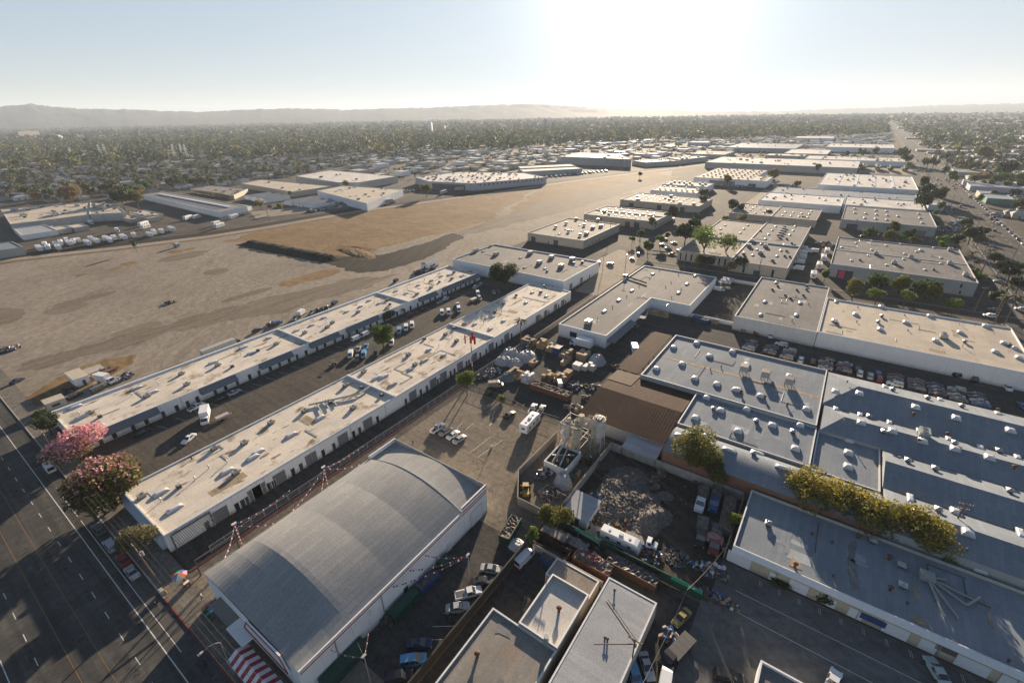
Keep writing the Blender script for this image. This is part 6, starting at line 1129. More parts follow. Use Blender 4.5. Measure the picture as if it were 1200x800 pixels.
# hedge by the corner lot: loose leaves over one body
hd = crown_mesh(77, 1500, .08, 14, .35, .2, ('leaf_dark',), 1.0); x, y = G(815, 299, 1); o = thing('hedge', 'long dark hedge along the pavement of the corner lot', 'hedge', (x, y, 0), math.radians(97))
place('foliage', hd, o, (0, 0, .9), 0, (22, 1.8, 1.6))
# ---------------------------------------------------------------- the suburb
YB = [(-300, 236), (0, 237), (60, 237), (100, 235), (160, 234), (182, 222), (275, 217), (300, 212), (345, 207), (400, 195), (440, 189), (500, 185), (560, 178), (640, 172), (700, 168), (800, 165), (880, 163), (960, 161), (1040, 158), (1046, 158)]
def in_suburb(x, y):
    px, py = P(x, y, 0)
    if px < 1040: return py < np.interp(px, [a for a, b in YB], [b for a, b in YB])
    return y < -112 and x > 560
def in_freight(x, y):
    px, py = P(x, y, 0)
    return 395 < px < 1045 and np.interp(px, [a for a, b in YB], [b for a, b in YB])-1 < py < np.interp(px, [395, 440, 560, 640, 760, 800, 850, 900, 1045], [196, 212, 206, 194, 188, 190, 186, 182, 172])
def fan(r0, r1, n, rng, a0=-52, a1=52):
    rr = np.sqrt(rng.uniform(r0*r0, r1*r1, n)); th = np.radians(rng.uniform(a0, a1, n)); ang = PI/2-AZ
    f = math.atan2(CF[1], CF[0]); a = f-th
    return rr*np.cos(a), rr*np.sin(a)
def hide_ground(x, y):
    for (x0, x1, y0, y1) in KEEP:
        if x0 < x < x1 and y0 < y < y1: return True
    return False
KEEP = [(590, 1500, -112, -70), (0, 250, 440, 700), (620, 760, -160, -104), (880, 945, -145, -104)]
pts = []
xs, ys = fan(440, 1300, 9000, np.random.default_rng(3))
near = [(x, y) for x, y in zip(xs, ys) if in_suburb(x, y) and not hide_ground(x, y)]
near.sort(key=lambda p: math.hypot(*p))
HS = []
hr = random.Random(12); occupied = {}
def far_house(x, y, ang, l, w_, h, ridge):
    ca, sa = math.cos(ang), math.sin(ang); T = lambda a, b, z: (x+ca*a-sa*b, y+sa*a+ca*b, z)
    wv = [T(-l/2, -w_/2, 0), T(l/2, -w_/2, 0), T(l/2, w_/2, 0), T(-l/2, w_/2, 0), T(-l/2, -w_/2, h), T(l/2, -w_/2, h), T(l/2, w_/2, h), T(-l/2, w_/2, h)]
    e = .5; rv = [T(-l/2-e, -w_/2-e, h-.1), T(l/2+e, -w_/2-e, h-.1), T(l/2+e, w_/2+e, h-.1), T(-l/2-e, w_/2+e, h-.1), T(-l/2+w_*.3, 0, h+ridge), T(l/2-w_*.3, 0, h+ridge)]
    return wv, [(0, 1, 5, 4), (1, 2, 6, 5), (2, 3, 7, 6), (3, 0, 4, 7)], rv, [(0, 1, 5, 4), (1, 2, 5), (2, 3, 4, 5), (3, 0, 4)]
ROOFC = ['roof_brown', 'roof_grey', 'roof_pale', 'roof_red']; WALLC = ['white_wall', 'tan_wall', 'cream_wall', 'grey_wall']
plain('roof_brown', (.14, .105, .08), .9, .2, .5); plain('roof_grey', (.22, .215, .21), .9, .2, .5); plain('roof_pale', (.42, .40, .37), .85, .15, .5); plain('roof_red', (.24, .13, .09), .9, .2, .5)
hp = [p for p in near[::3] if not (p[1] < 0 and hr.random() < .3)]
nh = 0; far_h = []
for (x, y) in hp:
    key = (int(x//17), int(y//17))
    if key in occupied: continue
    occupied[key] = 1; l, w_, h, rg = hr.uniform(12, 19), hr.uniform(8, 11), hr.uniform(3, 4.2), hr.uniform(1.2, 2.2); ang = hr.choice((0, PI/2))+.03; rc = hr.choices(ROOFC, (4, 4, 3, 1))[0]; wc = hr.choice(WALLC)
    if nh < 240:
        nh += 1; wv, wf, rv, rf = far_house(0, 0, 0, l, w_, h, rg)
        t = thing('house', 'low suburban house with a %s roof among the trees' % {'roof_brown': 'brown', 'roof_grey': 'grey', 'roof_pale': 'pale', 'roof_red': 'reddish'}[rc], 'house', (x, y, -.1), ang, 'suburban houses with %s roofs' % rc[5:])
        mb = MB(); mb.add(wv, wf); 
        for s in (-1, 1): mb.box(-l/4, s*w_/2-.05, 1, -l/4+1.6, s*w_/2+.05, 2.2, 1, True); mb.box(l/5, s*w_/2-.05, .1, l/5+1, s*w_/2+.05, 2.1, 1, True)
        mb.build('walls', [wc, 'window_glass'], t); mb = MB(); mb.add(rv, rf); mb.build('roof', rc, t)
    else: far_h.append((x, y, ang, l, w_, h, rg, ROOFC.index(rc), WALLC.index(wc)))
rng = np.random.default_rng(8); xs, ys = fan(1250, 5200, 8500, rng)
for x, y in zip(xs, ys):
    if in_suburb(x, y) and not hide_ground(x, y):
        k = 1+.5*hr.random()**3*5; far_h.append((x, y, hr.choice((0, PI/2)), hr.uniform(12, 22)*k, hr.uniform(9, 13)*k, hr.uniform(3, 6), 1.6 if k < 1.6 else .3, hr.choices((0, 1, 2), (4, 4, 2))[0], hr.choice((1, 2, 3, 3))))
rng = np.random.default_rng(28); xs, ys = fan(750, 2600, 5000, rng)
for x, y in zip(xs, ys):
    if in_freight(x, y) and not hide_ground(x, y) and not (x > 590 and 240 > y > -70 and x < 1250): far_h.append((x, y, 0, hr.uniform(7, 18), hr.uniform(6, 14), hr.uniform(3, 5.5), .25, hr.choice((1, 2, 2, 0)), hr.randrange(4)))
mb = MB()
for (x, y, ang, l, w_, h, rg, rc, wc) in far_h:
    wv, wf, rv, rf = far_house(x, y, ang, l, w_, h, rg); mb.add(wv, wf, 4+wc); mb.add(rv, rf, rc)
o = mb.build('distant_houses', ROOFC+WALLC); tag(o, 'countless far off houses and shops spread across the valley floor', 'houses', None, 'stuff')
# individual trees nearest the camera, then the far off trees as one mass
tp = [p for i, p in enumerate(near) if i % 3]; kinds = ['leaf_dark', 'leaf_green', 'leaf_olive', 'leaf_dark', 'leaf_green', 'leaf_tan', 'leaf_bright']
nt_ = 0; rest = []
for (x, y) in tp:
    if nt_ < 150: nt_ += 1; k = r_t.choice(kinds); tree(0, 0, 0, k, 'leafy suburban tree among the nearest houses beyond the freight yards', group='suburban trees nearest the freight yards', xy=(x, y), rm=r_t.uniform(2.6, 6), tall=r_t.uniform(.85, 1.3))
    else: rest.append((x, y, r_t.uniform(2.4, 5.6), r_t.uniform(.85, 1.5)))
TAB = np.random.default_rng(77).random((64, 64))
def keep(x, y):
    if (x+.06*y) % 150 < 15 or (y-.05*x) % 230 < 16: return False          # streets between the blocks
    u, v = (x/170) % 63, (y/170) % 63; i, j = int(u), int(v); fu, fv = u-i, v-j
    d = TAB[i, j]*(1-fu)*(1-fv)+TAB[(i+1) % 64, j]*fu*(1-fv)+TAB[i, (j+1) % 64]*(1-fu)*fv+TAB[(i+1) % 64, (j+1) % 64]*fu*fv
    return TAB[int(x*3) % 64, int(y*3) % 64] < .35+1.1*d
def mass(name, arr, nf, leafk, mats, seed, label):
    rg = np.random.default_rng(seed); a = np.array(arr); N = len(a); nl = nf
    d = rg.normal(size=(N, nl, 3)); d /= np.linalg.norm(d, axis=2)[..., None]; d[..., 2] = np.abs(d[..., 2])*1.0-.15*rg.random((N, nl))
    lob = rg.normal(size=(N, 3, 3))*.35; which = rg.integers(0, 3, (N, nl)); off = lob[np.arange(N)[:, None], which]
    p = (off+d*.72*rg.uniform(.6, 1.1, (N, nl, 1)))*a[:, None, 2:3]; p[..., 2] = np.maximum(.3, p[..., 2]*a[:, None, 3]+a[:, None, 2]*a[:, None, 3]*.75)
    p[..., 0] += a[:, None, 0]; p[..., 1] += a[:, None, 1]
    nrm = d+rg.normal(size=d.shape)*.5; nrm /= np.linalg.norm(nrm, axis=2)[..., None]
    t = np.cross(nrm, rg.normal(size=d.shape)); t /= np.linalg.norm(t, axis=2)[..., None]; b = np.cross(nrm, t)
    s = a[:, None, 2:3]*leafk*rg.uniform(.7, 1.3, (N, nl, 1))
    v = np.stack([p-t*s, p-b*s*.8, p+t*s, p+b*s*.8], 2).reshape(-1, 3).astype(np.float32); F = N*nl
    me = bpy.data.meshes.new(name); me.vertices.add(4*F); me.vertices.foreach_set('co', v.ravel()); me.loops.add(4*F); me.loops.foreach_set('vertex_index', np.arange(4*F, dtype=np.int32))
    me.polygons.add(F); me.polygons.foreach_set('loop_start', np.arange(0, 4*F, 4, dtype=np.int32)); me.polygons.foreach_set('loop_total', np.full(F, 4, dtype=np.int32))
    for m_ in mats: me.materials.append(M(m_))
    me.polygons.foreach_set('material_index', np.repeat(rg.integers(0, len(mats), N), nl).astype(np.int32)); me.update(); me.validate()
    return tag(place(name, me), label, 'trees', None, 'stuff')
TM = ['leaf_dark', 'town_leaf', 'town_leaf', 'leaf_olive', 'town_leaf', 'leaf_dark', 'leaf_dark']
rest = [q for q in rest if r_t.random() < .85 and keep(q[0], q[1])]
mass('distant_trees', rest, 80, .22, TM, 1, 'leafy trees filling the suburb behind the nearest houses')
rng = np.random.default_rng(4); arr = []
xs, ys = fan(1300, 3200, 21000, rng); arr += [(x, y, rng.uniform(3.5, 9)*(1 if rng.random() < .8 else 1.5), rng.uniform(.8, 1.4)) for x, y in zip(xs, ys) if in_suburb(x, y) and not hide_ground(x, y) and keep(x, y) and (y > -112 or rng.random() < .5)]
mass('distant_trees', arr, 34, .30, TM, 2, 'hazy belt of trees across the middle of the valley')
arr = []; xs, ys = fan(3200, 8200, 12000, rng); arr += [(x, y, rng.uniform(8, 20), rng.uniform(.4, .9)) for x, y in zip(xs, ys) if in_suburb(x, y) and (y > -112 or rng.random() < .5)]
mass('distant_trees', arr, 14, .45, TM[:3], 3, 'pale far off trees fading into haze below the hills')
# ---------------------------------------------------------------- goods yard
def goods(px, py, sx, sy, h, mats, label, cat='goods', name='goods_stack', ang=0, nx=None, ny=None, seed=0, rag=.35, group=None, xy=None):
    x, y = xy or G(px, py, h*.5); t = thing(name, label, cat, (x, y, 0), ang, group); r = random.Random(seed or int(px*7+py))
    nx = nx or max(1, round(sx/1.2)); ny = ny or max(1, round(sy/1.2)); mb = MB(); k = 0; dx, dy = sx/nx, sy/ny
    for i in range(nx):
        for j in range(ny):
            n = max(1, round(h/.9)); n = n-(1 if r.random() < rag else 0)-(1 if r.random() < rag*.4 else 0)
            for q in range(max(1, n)):
                e = .03+.06*r.random(); z0 = q*h/max(1, round(h/.9)); mb.box(-sx/2+i*dx+e, -sy/2+j*dy+e, z0+.02, -sx/2+(i+1)*dx-e, -sy/2+(j+1)*dy-e*r.random(), z0+h/max(1, round(h/.9))-.03, r.randrange(len(mats)))
    b = MB(); b.box(-sx/2, -sy/2, 0, sx/2, sy/2, .14, 0); b.build('pallet_base', 'wood', t); mb.build('load', mats, t); return t
def mound(px, py, rx, ry, h, mat, label, cat='heap', name='tarpaulin_heap', seed=1, rough=.3, n=14, ang=0, xy=None, kind=None, fold=0):
    x, y = xy or G(px, py, h*.4); r = random.Random(seed); rows = []
    for i in range(n+1):
        row = []
        for j in range(n+1):
            u, v = 2*i/n-1, 2*j/n-1; d = max(0, 1-(u*u+v*v)**.75); jx = r.uniform(-1, 1)*.35*rx/n; row.append((u*rx+jx, v*ry+r.uniform(-1, 1)*.35*ry/n, max(-.05, h*min(1, d*1.6)*(1-rough*r.random())-(0 if d > 0 else .1))))
        rows.append(row)
    mb = MB(); mb.rings(rows, 0, closed=False, caps=False); o = mb.build(name, mat, None, (x, y, 0), ang, smooth=bool(fold)); tag(o, label, cat, None, kind); return o
def bits(px, py, rx, ry, h, mats, n, label, smin=.12, smax=.5, seed=1, name='debris_pile', xy=None, prof=True, z0=0):
    x0, y0 = xy or G(px, py, h*.3); r = random.Random(seed+int(px)); mb = MB()
    for _ in range(n):
        a, q = r.uniform(0, 6.28), math.sqrt(r.random()); x, y = rx*q*math.cos(a), ry*q*math.sin(a); z = z0+(h*(1-q)*r.random() if prof else h*r.random()); s = r.uniform(smin, smax)
        R_ = Matrix.Rotation(r.uniform(0, 6.3), 3, Vector((r.uniform(-1, 1), r.uniform(-1, 1), r.uniform(-1, 1)+.01))); d = (s*r.uniform(.5, 1.5)/2, s*r.uniform(.4, 1)/2, s*r.uniform(.15, .8)/2)
        vs = [R_@Vector((sx*d[0], sy*d[1], sz*d[2]))+Vector((x, y, z+s*.2)) for sx, sy, sz in ((-1, -1, -1), (1, -1, -1), (1, 1, -1), (-1, 1, -1), (-1, -1, 1), (1, -1, 1), (1, 1, 1), (-1, 1, 1))]
        mb.add(vs, [(4, 5, 6, 7), (0, 1, 5, 4), (1, 2, 6, 5), (2, 3, 7, 6), (3, 0, 4, 7), (3, 2, 1, 0)], r.randrange(len(mats)))
    o = mb.build(name, mats, None, (x0, y0, 0)); return tag(o, label, 'debris', None, 'stuff')
Y_ = lambda a, b: (560+a/6.667, 380+b/6.667)
CB, WD = 'cardboard', 'wood'
for (a, b, sx, sy, h, m_, lb) in ((400, 130, 5, 5, 2.6, [WD, 'scrap'], 'dark timber stack at the back corner of the goods yard'), (500, 150, 4, 3, 3.2, [CB, WD], 'tall brown crate stack beside the dark timber stack'), (575, 180, 4, 3, 2.6, [CB, 'tarp_tan'], 'brown crate stack left of the blue bin in the goods yard'), (690, 225, 4.5, 4, 3.0, [CB, WD, 'tarp_tan'], 'brown crates between the blue bin and the green crate'), (825, 240, 5, 4, 2.8, [CB, 'tarp_tan'], 'ragged stack of flattened cardboard near the works'),
    (690, 285, 6, 2, 1.6, ['tarp_tan'], 'low bales lying in front of the brown crates'), (435, 295, 4, 2, 1.6, [WD], 'low timber bundle before the grey sheeted heap'), (300, 380, 4.5, 4.5, 2.4, [WD, CB], 'brown timber stack at the front of the goods yard'), (390, 415, 4.2, 3.2, 3.0, ['scrap_white', 'white_paint'], 'white wrapped bag stack at the front of the goods yard'), (550, 400, 5, 3, 2.2, [CB, WD, 'scrap'], 'broken crates behind the red low container'), (650, 420, 4, 4, 2.4, [CB, 'tarp_tan'], 'tan carton stack behind the red low container'), (705, 385, 3, 2.5, 2.4, [CB], 'orange brown cartons at the right end of the yard front'),
    (780, 325, 3, 3, 2.2, ['scrap_white'], 'white sack pallets, left of three'), (830, 330, 3, 3, 2.0, ['scrap_white'], 'white sack pallets, middle of three'), (888, 330, 3, 3, 2.4, ['scrap_white'], 'white sack pallets, right of three'), (745, 215, 1.6, 2.4, 2.6, ['green'], 'green crate beside the brown crates')):
    p = Y_(a, b); goods(p[0], p[1], sx, sy, h, m_, lb, group='stacked goods in the yard')
def container(px, py, l, w_, h, mat, label, ang=0, open_top=True, load=None, name='skip', cat='skip', xy=None, group=None):
    x, y = xy or G(px, py, h*.6); t = thing(name, label, cat, (x, y, 0), ang, group); mb = MB(); a, b = l/2, w_/2
    mb.box(-a, -b, .15, a, -b+.08, h); mb.box(-a, b-.08, .15, a, b, h); mb.box(-a, -b+.08, .15, -a+.08, b-.08, h); mb.box(a-.08, -b+.08, .15, a, b-.08, h); mb.box(-a+.08, -b+.08, .15, a-.08, b-.08, .25)
    for k in range(int(l/.8)): mb.box(-a+.3+k*.8, -b-.06, .2, -a+.42+k*.8, -b-.002, h-.05); mb.box(-a+.3+k*.8, b+.002, .2, -a+.42+k*.8, b+.06, h-.05)
    mb.box(-a-.05, -b-.07, h, a+.05, -b+.1, h+.07); mb.box(-a-.05, b-.1, h, a+.05, b+.07, h+.07)
    mb.build('body', mat, t); s = MB(); s.box(-a+.2, -.7, 0, a-.2, -.5, .15); s.box(-a+.2, .5, 0, a-.2, .7, .15); s.build('skids', 'steel_dark', t)
    if not open_top: r_ = MB(); r_.box(-a+.08, -b+.1, h-.12, a-.08, b-.1, h-.02); r_.build('lid', load or mat, t)
    elif load:
        r = random.Random(int(l*10+px)); m2 = MB(); n1, n2 = int(l*2.2), int(w_*2.2); m2.rings([[(-a+.1+(l-.2)*i/n1, -b+.1+(w_-.2)*j/n2, h-.35+.5*r.random()) for j in range(n2+1)] for i in range(n1+1)], 0, closed=False, caps=False)
        m2.build('load', load, t)
    return t
p = Y_(625, 195); container(*p, 3.2, 2.6, 3.0, 'blue', 'tall blue bin standing among the brown crates', open_top=False, load='tarp_tan', name='storage_bin', cat='bin')
p = Y_(570, 515); container(*p, 14.5, 3.0, 2.2, 'container_rust', 'long rusty red low container along the front of the goods yard', PI/2, load='scrap')
for (a, b, rx, ry, h, m_, lb, sd) in ((250, 215, 4, 3.5, 2.6, 'tarp_grey', 'grey sheeted heap at the back left of the goods yard', 3), (380, 240, 4.5, 4, 2.8, 'tarp_grey', 'large crumpled grey sheeted heap in the goods yard', 4), (200, 275, 3.5, 3.5, 2.4, 'tarp_grey', 'pale sheeted heap nearest the alley fence', 5), (290, 295, 3.2, 3, 2.2, 'tarp_grey', 'small silver sheeted heap in the middle of the yard', 6), (930, 270, 3.8, 3.4, 3.2, 'tarp_grey', 'grey sheeted load with a pale top near the works', 7), (240, 400, 3.5, 3, 1.8, 'slate_awning', 'dark blue grey sheet over goods by the tan van', 8)):
    p = Y_(a, b); mound(p[0], p[1], rx, ry, h, m_, lb, 'tarpaulin', seed=sd)
for (a, b, rx, ry, n, lb) in ((110, 370, 4, 3, 120, 'white drums and scrap by the alley fence'), (370, 180, 4, 2, 70, 'white and blue bundles behind the sheeted heaps'), (750, 470, 3, 3, 70, 'dark scrap at the right end of the red container'), (30, 400, 3, 2, 50, 'white bags by the fence corner')):
    p = Y_(a, b); bits(p[0], p[1], rx, ry, 1.4, ['scrap_white', 'scrap', 'steel_dark', 'car_blue'], n, lb, .3, .9)
for (a, b, rx, ry, n, lb) in ((935, 500, 2, 6, 130, 'scrap heaped along the edge of the brown corrugated roof'), (780, 660, 2.5, 5, 150, 'scrap and boxes by the batching yard gate'), (1090, 330, 1.2, 4, 60, 'dark tyres and scrap by the corrugated roof corner'), (870, 575, 1.5, 3, 70, 'reddish scrap along the corrugated roof edge')):
    p = Y_(a, b); bits(p[0], p[1], rx, ry, 1.6, ['scrap_white', 'scrap', 'steel_dark', 'rust', CB], n, lb, .3, 1.0)
# ---------------------------------------------------------------- walls and fences
def wall(name, label, pts, h, mat, th=.2, cat='wall', z0=0, cap=None):
    c = pts[0]; t = thing(name, label, cat, (c[0], c[1], 0)); mb = MB(); cp_ = MB()
    for a, b in zip(pts, pts[1:]):
        d = Vector((b[0]-a[0], b[1]-a[1])); l = d.length; ang = math.atan2(d.y, d.x); m = ((a[0]+b[0])/2-c[0], (a[1]+b[1])/2-c[1]); mb.obox(m, ang, l/2-.004, th/2, z0, h); cp_.obox(m, ang, l/2-.004, th/2+.04, h+.002, h+.1)
    mb.build('panel', mat, t)
    if cap: cp_.build('coping', cap, t)
    return t
def fence(label, pts, h=1.9, step=3.0, mat='galv', slats=True, gap=.30):
    c = pts[0]; t = thing('metal_fence', label, 'fence', (c[0], c[1], 0)); rail = MB(); n = 0
    pm = MB(); pm.box(-.05, -.05, 0, .05, .05, h+.1); pme = pm.mesh('post', [mat])
    for a, b in zip(pts, pts[1:]):
        A3, B3 = Vector((a[0]-c[0], a[1]-c[1], 0)), Vector((b[0]-c[0], b[1]-c[1], 0)); l = (B3-A3).length; k = max(1, int(l/step)); u = (B3-A3)/l
        for i in range(k):
            if n < 70: place('post', pme, t, A3+(B3-A3)*i/k); n += 1
        for z in (.25, h): rail.tube(A3+Vector((0, 0, z)), B3+Vector((0, 0, z)), .04, 4)
        if slats:
            for i in range(int(l/gap)): p = A3+u*(i*gap); rail.box(p.x-.02, p.y-.02, .1, p.x+.02, p.y+.02, h)
    rail.build('bars', mat, t); return t
fence('long grey metal fence between the alley and the sunny lot', [(20, 95.6), (108, 95.2), (146, 94.6)])
mb = MB(); mb.box(15, 94.2, -.02, 105, 94.5, .16); struct('kerb', mb, 'kerb_red')
wall('concrete_wall', 'pale concrete wall along the lane behind the goods yard', [(147, 93.4), (206, 93.8)], 2.4, 'block_wall')
fence('sagging wire fence with weeds between the lot and the goods yard', [G(548, 453), G(600, 473), G(615, 482), G(655, 495)], 1.8, 2.5, 'steel_dark', gap=.5)
mb = None
wall('block_wall', 'dark block wall round the batching yard', [(96.4, 53.2), (77, 53.4), (69, 48.2), (69, 38.5)], 2.4, 'block_wall'); wall('concrete_wall', 'grey concrete wall between the batching yard and the rubble yard', [(69, 38.2), (100.4, 38.2), (100.6, 3.9)], 2.6, 'concrete'); wall('block_wall', 'low wall with clutter on the right side of the rubble yard', [(100.4, 3.7), (80.8, 3.7)], 2.0, 'block_wall')
wall('concrete_wall', 'pale grey wall between the skips and the dark court', [(60, 21.7), (60, 38)], 2.2, 'concrete'); wall('dark_screen', 'tall black screen wall along the lane of the vaulted hall', [(23, 39.6), (60, 39.2)], 3.0, 'dark_wall', .3)
fence('sheet fence behind the tan workshops in shadow', [(101, 2.4), (101, -40)], 1.8, 3, 'steel_dark')
gf = thing('green_fence', 'dark green screen fence along the rubble yard with bright teal panels', 'fence', (68.6, 20, 0))
mb = MB(); mb.box(-.06, -15, 0, .06, 15.5, 2.5); mb.build('screen', 'green', gf)
for (y0, y1) in ((6.3, 12.4), (-15, -9)): mb = MB(); mb.box(-.1, y0, 1.7, -.066, y1, 2.7); mb.build('panel', 'teal', gf)
pm = MB(); pm.box(-.06, -.06, 0, .06, .06, 2.6); pme = pm.mesh('post', ['steel_dark'])
for k in range(11): place('post', pme, gf, (.14, -14.8+k*3, 0))
mb = MB(); mb.box(-.13, -13.6, 2.1, -.102, -13.1, 2.4); mb.box(-.13, -12.8, 2.1, -.102, -12.3, 2.4); mb.build('painted_mark', 'white_paint', gf)
fence('wire fence round the small walled lot by the peeling warehouse', [(208, 28.6), (208, 47)], 1.8, 3)
wall('concrete_wall', 'white wall along the street side of the small walled lot', [(269, 47.8), (269, 29)], 1.8, 'white_wall'); wall('concrete_wall', 'white wall closing the small walled lot toward the works', [(207.6, 47.4), (207.6, 29)], 1.8, 'white_wall')
t = thing('carport', 'pale flat carport roof in the small walled lot', 'carport', (262, 44, 0)); mb = MB(); mb.box(-5.5, -3, 2.6, 5.5, 3, 2.8, 0, True); mb.build('roof', 'metal_roof', t)
for x in (-5.2, 5.2):
    for y in (-2.7, 2.7): mb = MB(); mb.box(x-.07, y-.07, 0, x+.07, y+.07, 2.6); mb.build('post', 'steel_dark', t)
container(821, 374, 7, 2.4, 1.8, 'blue', 'blue open skip by the corner of the L shaped works', PI/2-.1, load='scrap'); goods(838, 377.5, 2.5, 2.5, 1.2, [WD], 'brown pallets near the blue skip'); container(755, 367, 9, 2.6, 1.7, 'white_paint', 'white open trailer full of scrap against the works wall', .2, load='scrap', name='trailer', cat='trailer')
goods(872, 386, 3.5, 2.2, 1.2, [WD], 'orange pallets at the foot of the peeling wall'); goods(768, 366, 12, 2.5, 2.4, ['tarp_tan', CB], 'row of dirty bales along the inner works wall', ang=PI/2)
# ---------------------------------------------------------------- batching plant
def silo(x, y, r, z0, z1, mat, label):
    t = thing('silo', label, 'silo', (x, y, 0)); mb = MB(); mb.cyl(0, 0, z0, z1, r, r, 20); 
    for k in range(4): mb.cyl(0, 0, z0+(z1-z0)*k/3.2, z0+(z1-z0)*k/3.2+.12, r+.05, r+.05, 20)
    mb.build('drum', mat, t); mb = MB(); mb.cyl(0, 0, z0-1.9*r, z0, .3, r, 20); mb.build('hopper', mat, t)
    mb = MB(); mb.cyl(0, 0, z1+.002, z1+.25, r*.9, r*.5, 16)
    for k in range(5): mb.box(-r*.9, -r*.8+k*r*.4, z1+.25, r*.9, -r*.8+k*r*.4+.1, z1+.34)
    mb.build('top_deck', 'steel_dark', t)
    for k in range(4):
        a = PI/4+k*PI/2; x1, y1 = math.cos(a)*r, math.sin(a)*r; mb = MB(); mb.tube((x1*1.25, y1*1.25, 0), (x1, y1, z0+.6), .13, 6); mb.build('leg', mat, t)
    mb = MB()
    for k in range(4):
        a, b = PI/4+k*PI/2, PI/4+(k+1)*PI/2; mb.tube((math.cos(a)*r*1.22, math.sin(a)*r*1.22, .4), (math.cos(b)*r*1.08, math.sin(b)*r*1.08, z0-.6), .05, 4); mb.tube((math.cos(b)*r*1.22, math.sin(b)*r*1.22, .4), (math.cos(a)*r*1.08, math.sin(a)*r*1.08, z0-.6), .05, 4)
    mb.build('bracing', mat, t); mb = MB()
    for z in np.arange(.5, z1, .35): mb.box(-r-.25, -.2, z, -r-.21, .2, z+.03)
    for s in (-.2, .2): mb.tube((-r-.23, s, .2), (-r-.23, s, z1+.6), .025, 4)
    mb.build('ladder', 'galv', t); return t
silo(98.6, 41.4, 1.75, 5.2, 10.4, 'silo_grey', 'largest pale silo on legs, right of the batching plant'); silo(94.0, 48.6, 1.2, 4.6, 9.2, 'silo_grey', 'pale silo at the left of the batching plant cluster'); silo(93.6, 45.6, 1.1, 4.2, 8.4, 'cream_wall', 'rusty cream silo in the middle of the batching plant cluster'); silo(96.4, 46.6, 1.15, 4.4, 8.8, 'cream_wall', 'cream silo at the rear of the batching plant cluster')
t = thing('batching_plant', 'steel frame with pipes and hoppers between the silos', 'plant', (95, 46.5, 0))
for (x, y) in ((-2.8, -2.6), (2.8, -2.6), (2.8, 3.4), (-2.8, 3.4)): mb = MB(); mb.box(x-.1, y-.1, 0, x+.1, y+.1, 9.6); mb.build('leg', 'duct', t)
mb = MB()
for z in (3, 6, 9.4):
    for (a, b) in (((-2.8, -2.6), (2.8, -2.6)), ((2.8, -2.6), (2.8, 3.4)), ((2.8, 3.4), (-2.8, 3.4)), ((-2.8, 3.4), (-2.8, -2.6))): mb.tube((*a, z), (*b, z), .08, 4)
for s in range(5): mb.tube((-2.8+s*1.4, -2.6, 9.4), (-2.8+s*1.4, -2.6, 10.5), .03, 4)
mb.build('frame', 'duct', t); mb = MB()
for (a, b, c_, r_) in (((1, -1, 9.5), (1, -1, 11.4), .8, .8), ((-1.2, 1.6, 9.5), (-1.2, 1.6, 10.8), .7, .5), ((2.2, 1.5, 6), (4, -3.6, 3), .25, .25), ((0, 0, 8), (2.8, -2.6, 11), .2, .2), ((-1, 3, 4), (3.4, -3, 10.6), .18, .18)): mb.tube(a, b, c_, 10, 0, r_)
for k in range(9): a = PI*k/8; b = PI*(k+1)/8; mb.tube((2.6+1.5*math.cos(a), -4.2, 6+2.5*math.sin(a)), (2.6+1.5*math.cos(b), -4.2, 6+2.5*math.sin(b)), .3, 8)
mb.build('pipework', 'cream_wall', t)
t = thing('aggregate_bin', 'square concrete bin with white rim in front of the silos', 'bin', (87.4, 46.2, 0)); mb = MB(); x0, x1, y0, y1 = -4.3, 4.3, -3.3, 3.3
mb.rings([[(x0, y0, 0), (x1, y0, 0), (x1, y1, 0), (x0, y1, 0)], [(x0, y0, 2.9), (x1, y0, 2.9), (x1, y1, 2.9), (x0, y1, 2.9)], [(x0+.3, y0+.3, 2.9), (x1-.3, y0+.3, 2.9), (x1-.3, y1-.3, 2.9), (x0+.3, y1-.3, 2.9)], [(x0+.3, y0+.3, 1.9), (x1-.3, y0+.3, 1.9), (x1-.3, y1-.3, 1.9), (x0+.3, y1-.3, 1.9)]], 0, caps=False); mb.build('walls', 'peeling_wall', t)
mb = MB(); mb.rings([[(x0+.3+(x1-x0-.6)*i/8, y0+.3+(y1-y0-.6)*j/6, 2.0+.4*random.random()) for j in range(7)] for i in range(9)], 0, closed=False, caps=False); mb.build('gravel_load', 'yard_mud', t)
mb = MB(); mb.tube((x0+1, -1, 2.6), (x1-.5, .5, 3.3), .22, 8); mb.tube((x0+1, 1.2, 2.7), (x1+1.5, 1.8, 4.4), .3, 8); mb.tube((-1, y1-.6, 2.8), (2, y0+1, 3.0), .15, 6); mb.build('conveyor', 'galv', t)
bits(640, 552, 4.2, 1.6, 1.2, ['steel_dark', 'galv', 'scrap'], 110, 'pipes and dark scrap along the batching yard wall', .4, 1.6); bits(690, 540, 1.8, 5, 1.6, ['steel_dark', 'scrap', 'rust'], 150, 'machinery scrap between the bin and the concrete wall', .3, 1.2); bits(645, 577, 2.5, 2.5, 1.4, ['scrap', 'scrap_white', 'rust', CB], 90, 'mixed scrap behind the olive tree', .3, 1.0)
mound(660, 562, 2.2, 2.6, 3.4, 'tarp_grey', 'steep grey tarpaulin tent beside the concrete wall', 'tarpaulin', seed=12, rough=.12)
t = thing('wheel_loader', 'yellow wheel loader parked in the batching yard corner', 'loader', (*G(616, 573, 1), 0), .6); mb = MB(); mb.box(-2.4, -.8, .8, -.4, .8, 1.7); mb.box(-.4, -.7, .7, 1.4, .7, 1.2); mb.build('body', 'yellow', t); mb = MB(); mb.box(-.8, -.65, 1.7, .3, .65, 2.8); mb.build('cab', 'window_glass', t); mb = MB(); mb.box(-.9, -.75, 2.8, .4, .75, 2.9); mb.build('cab_roof', 'yellow', t)
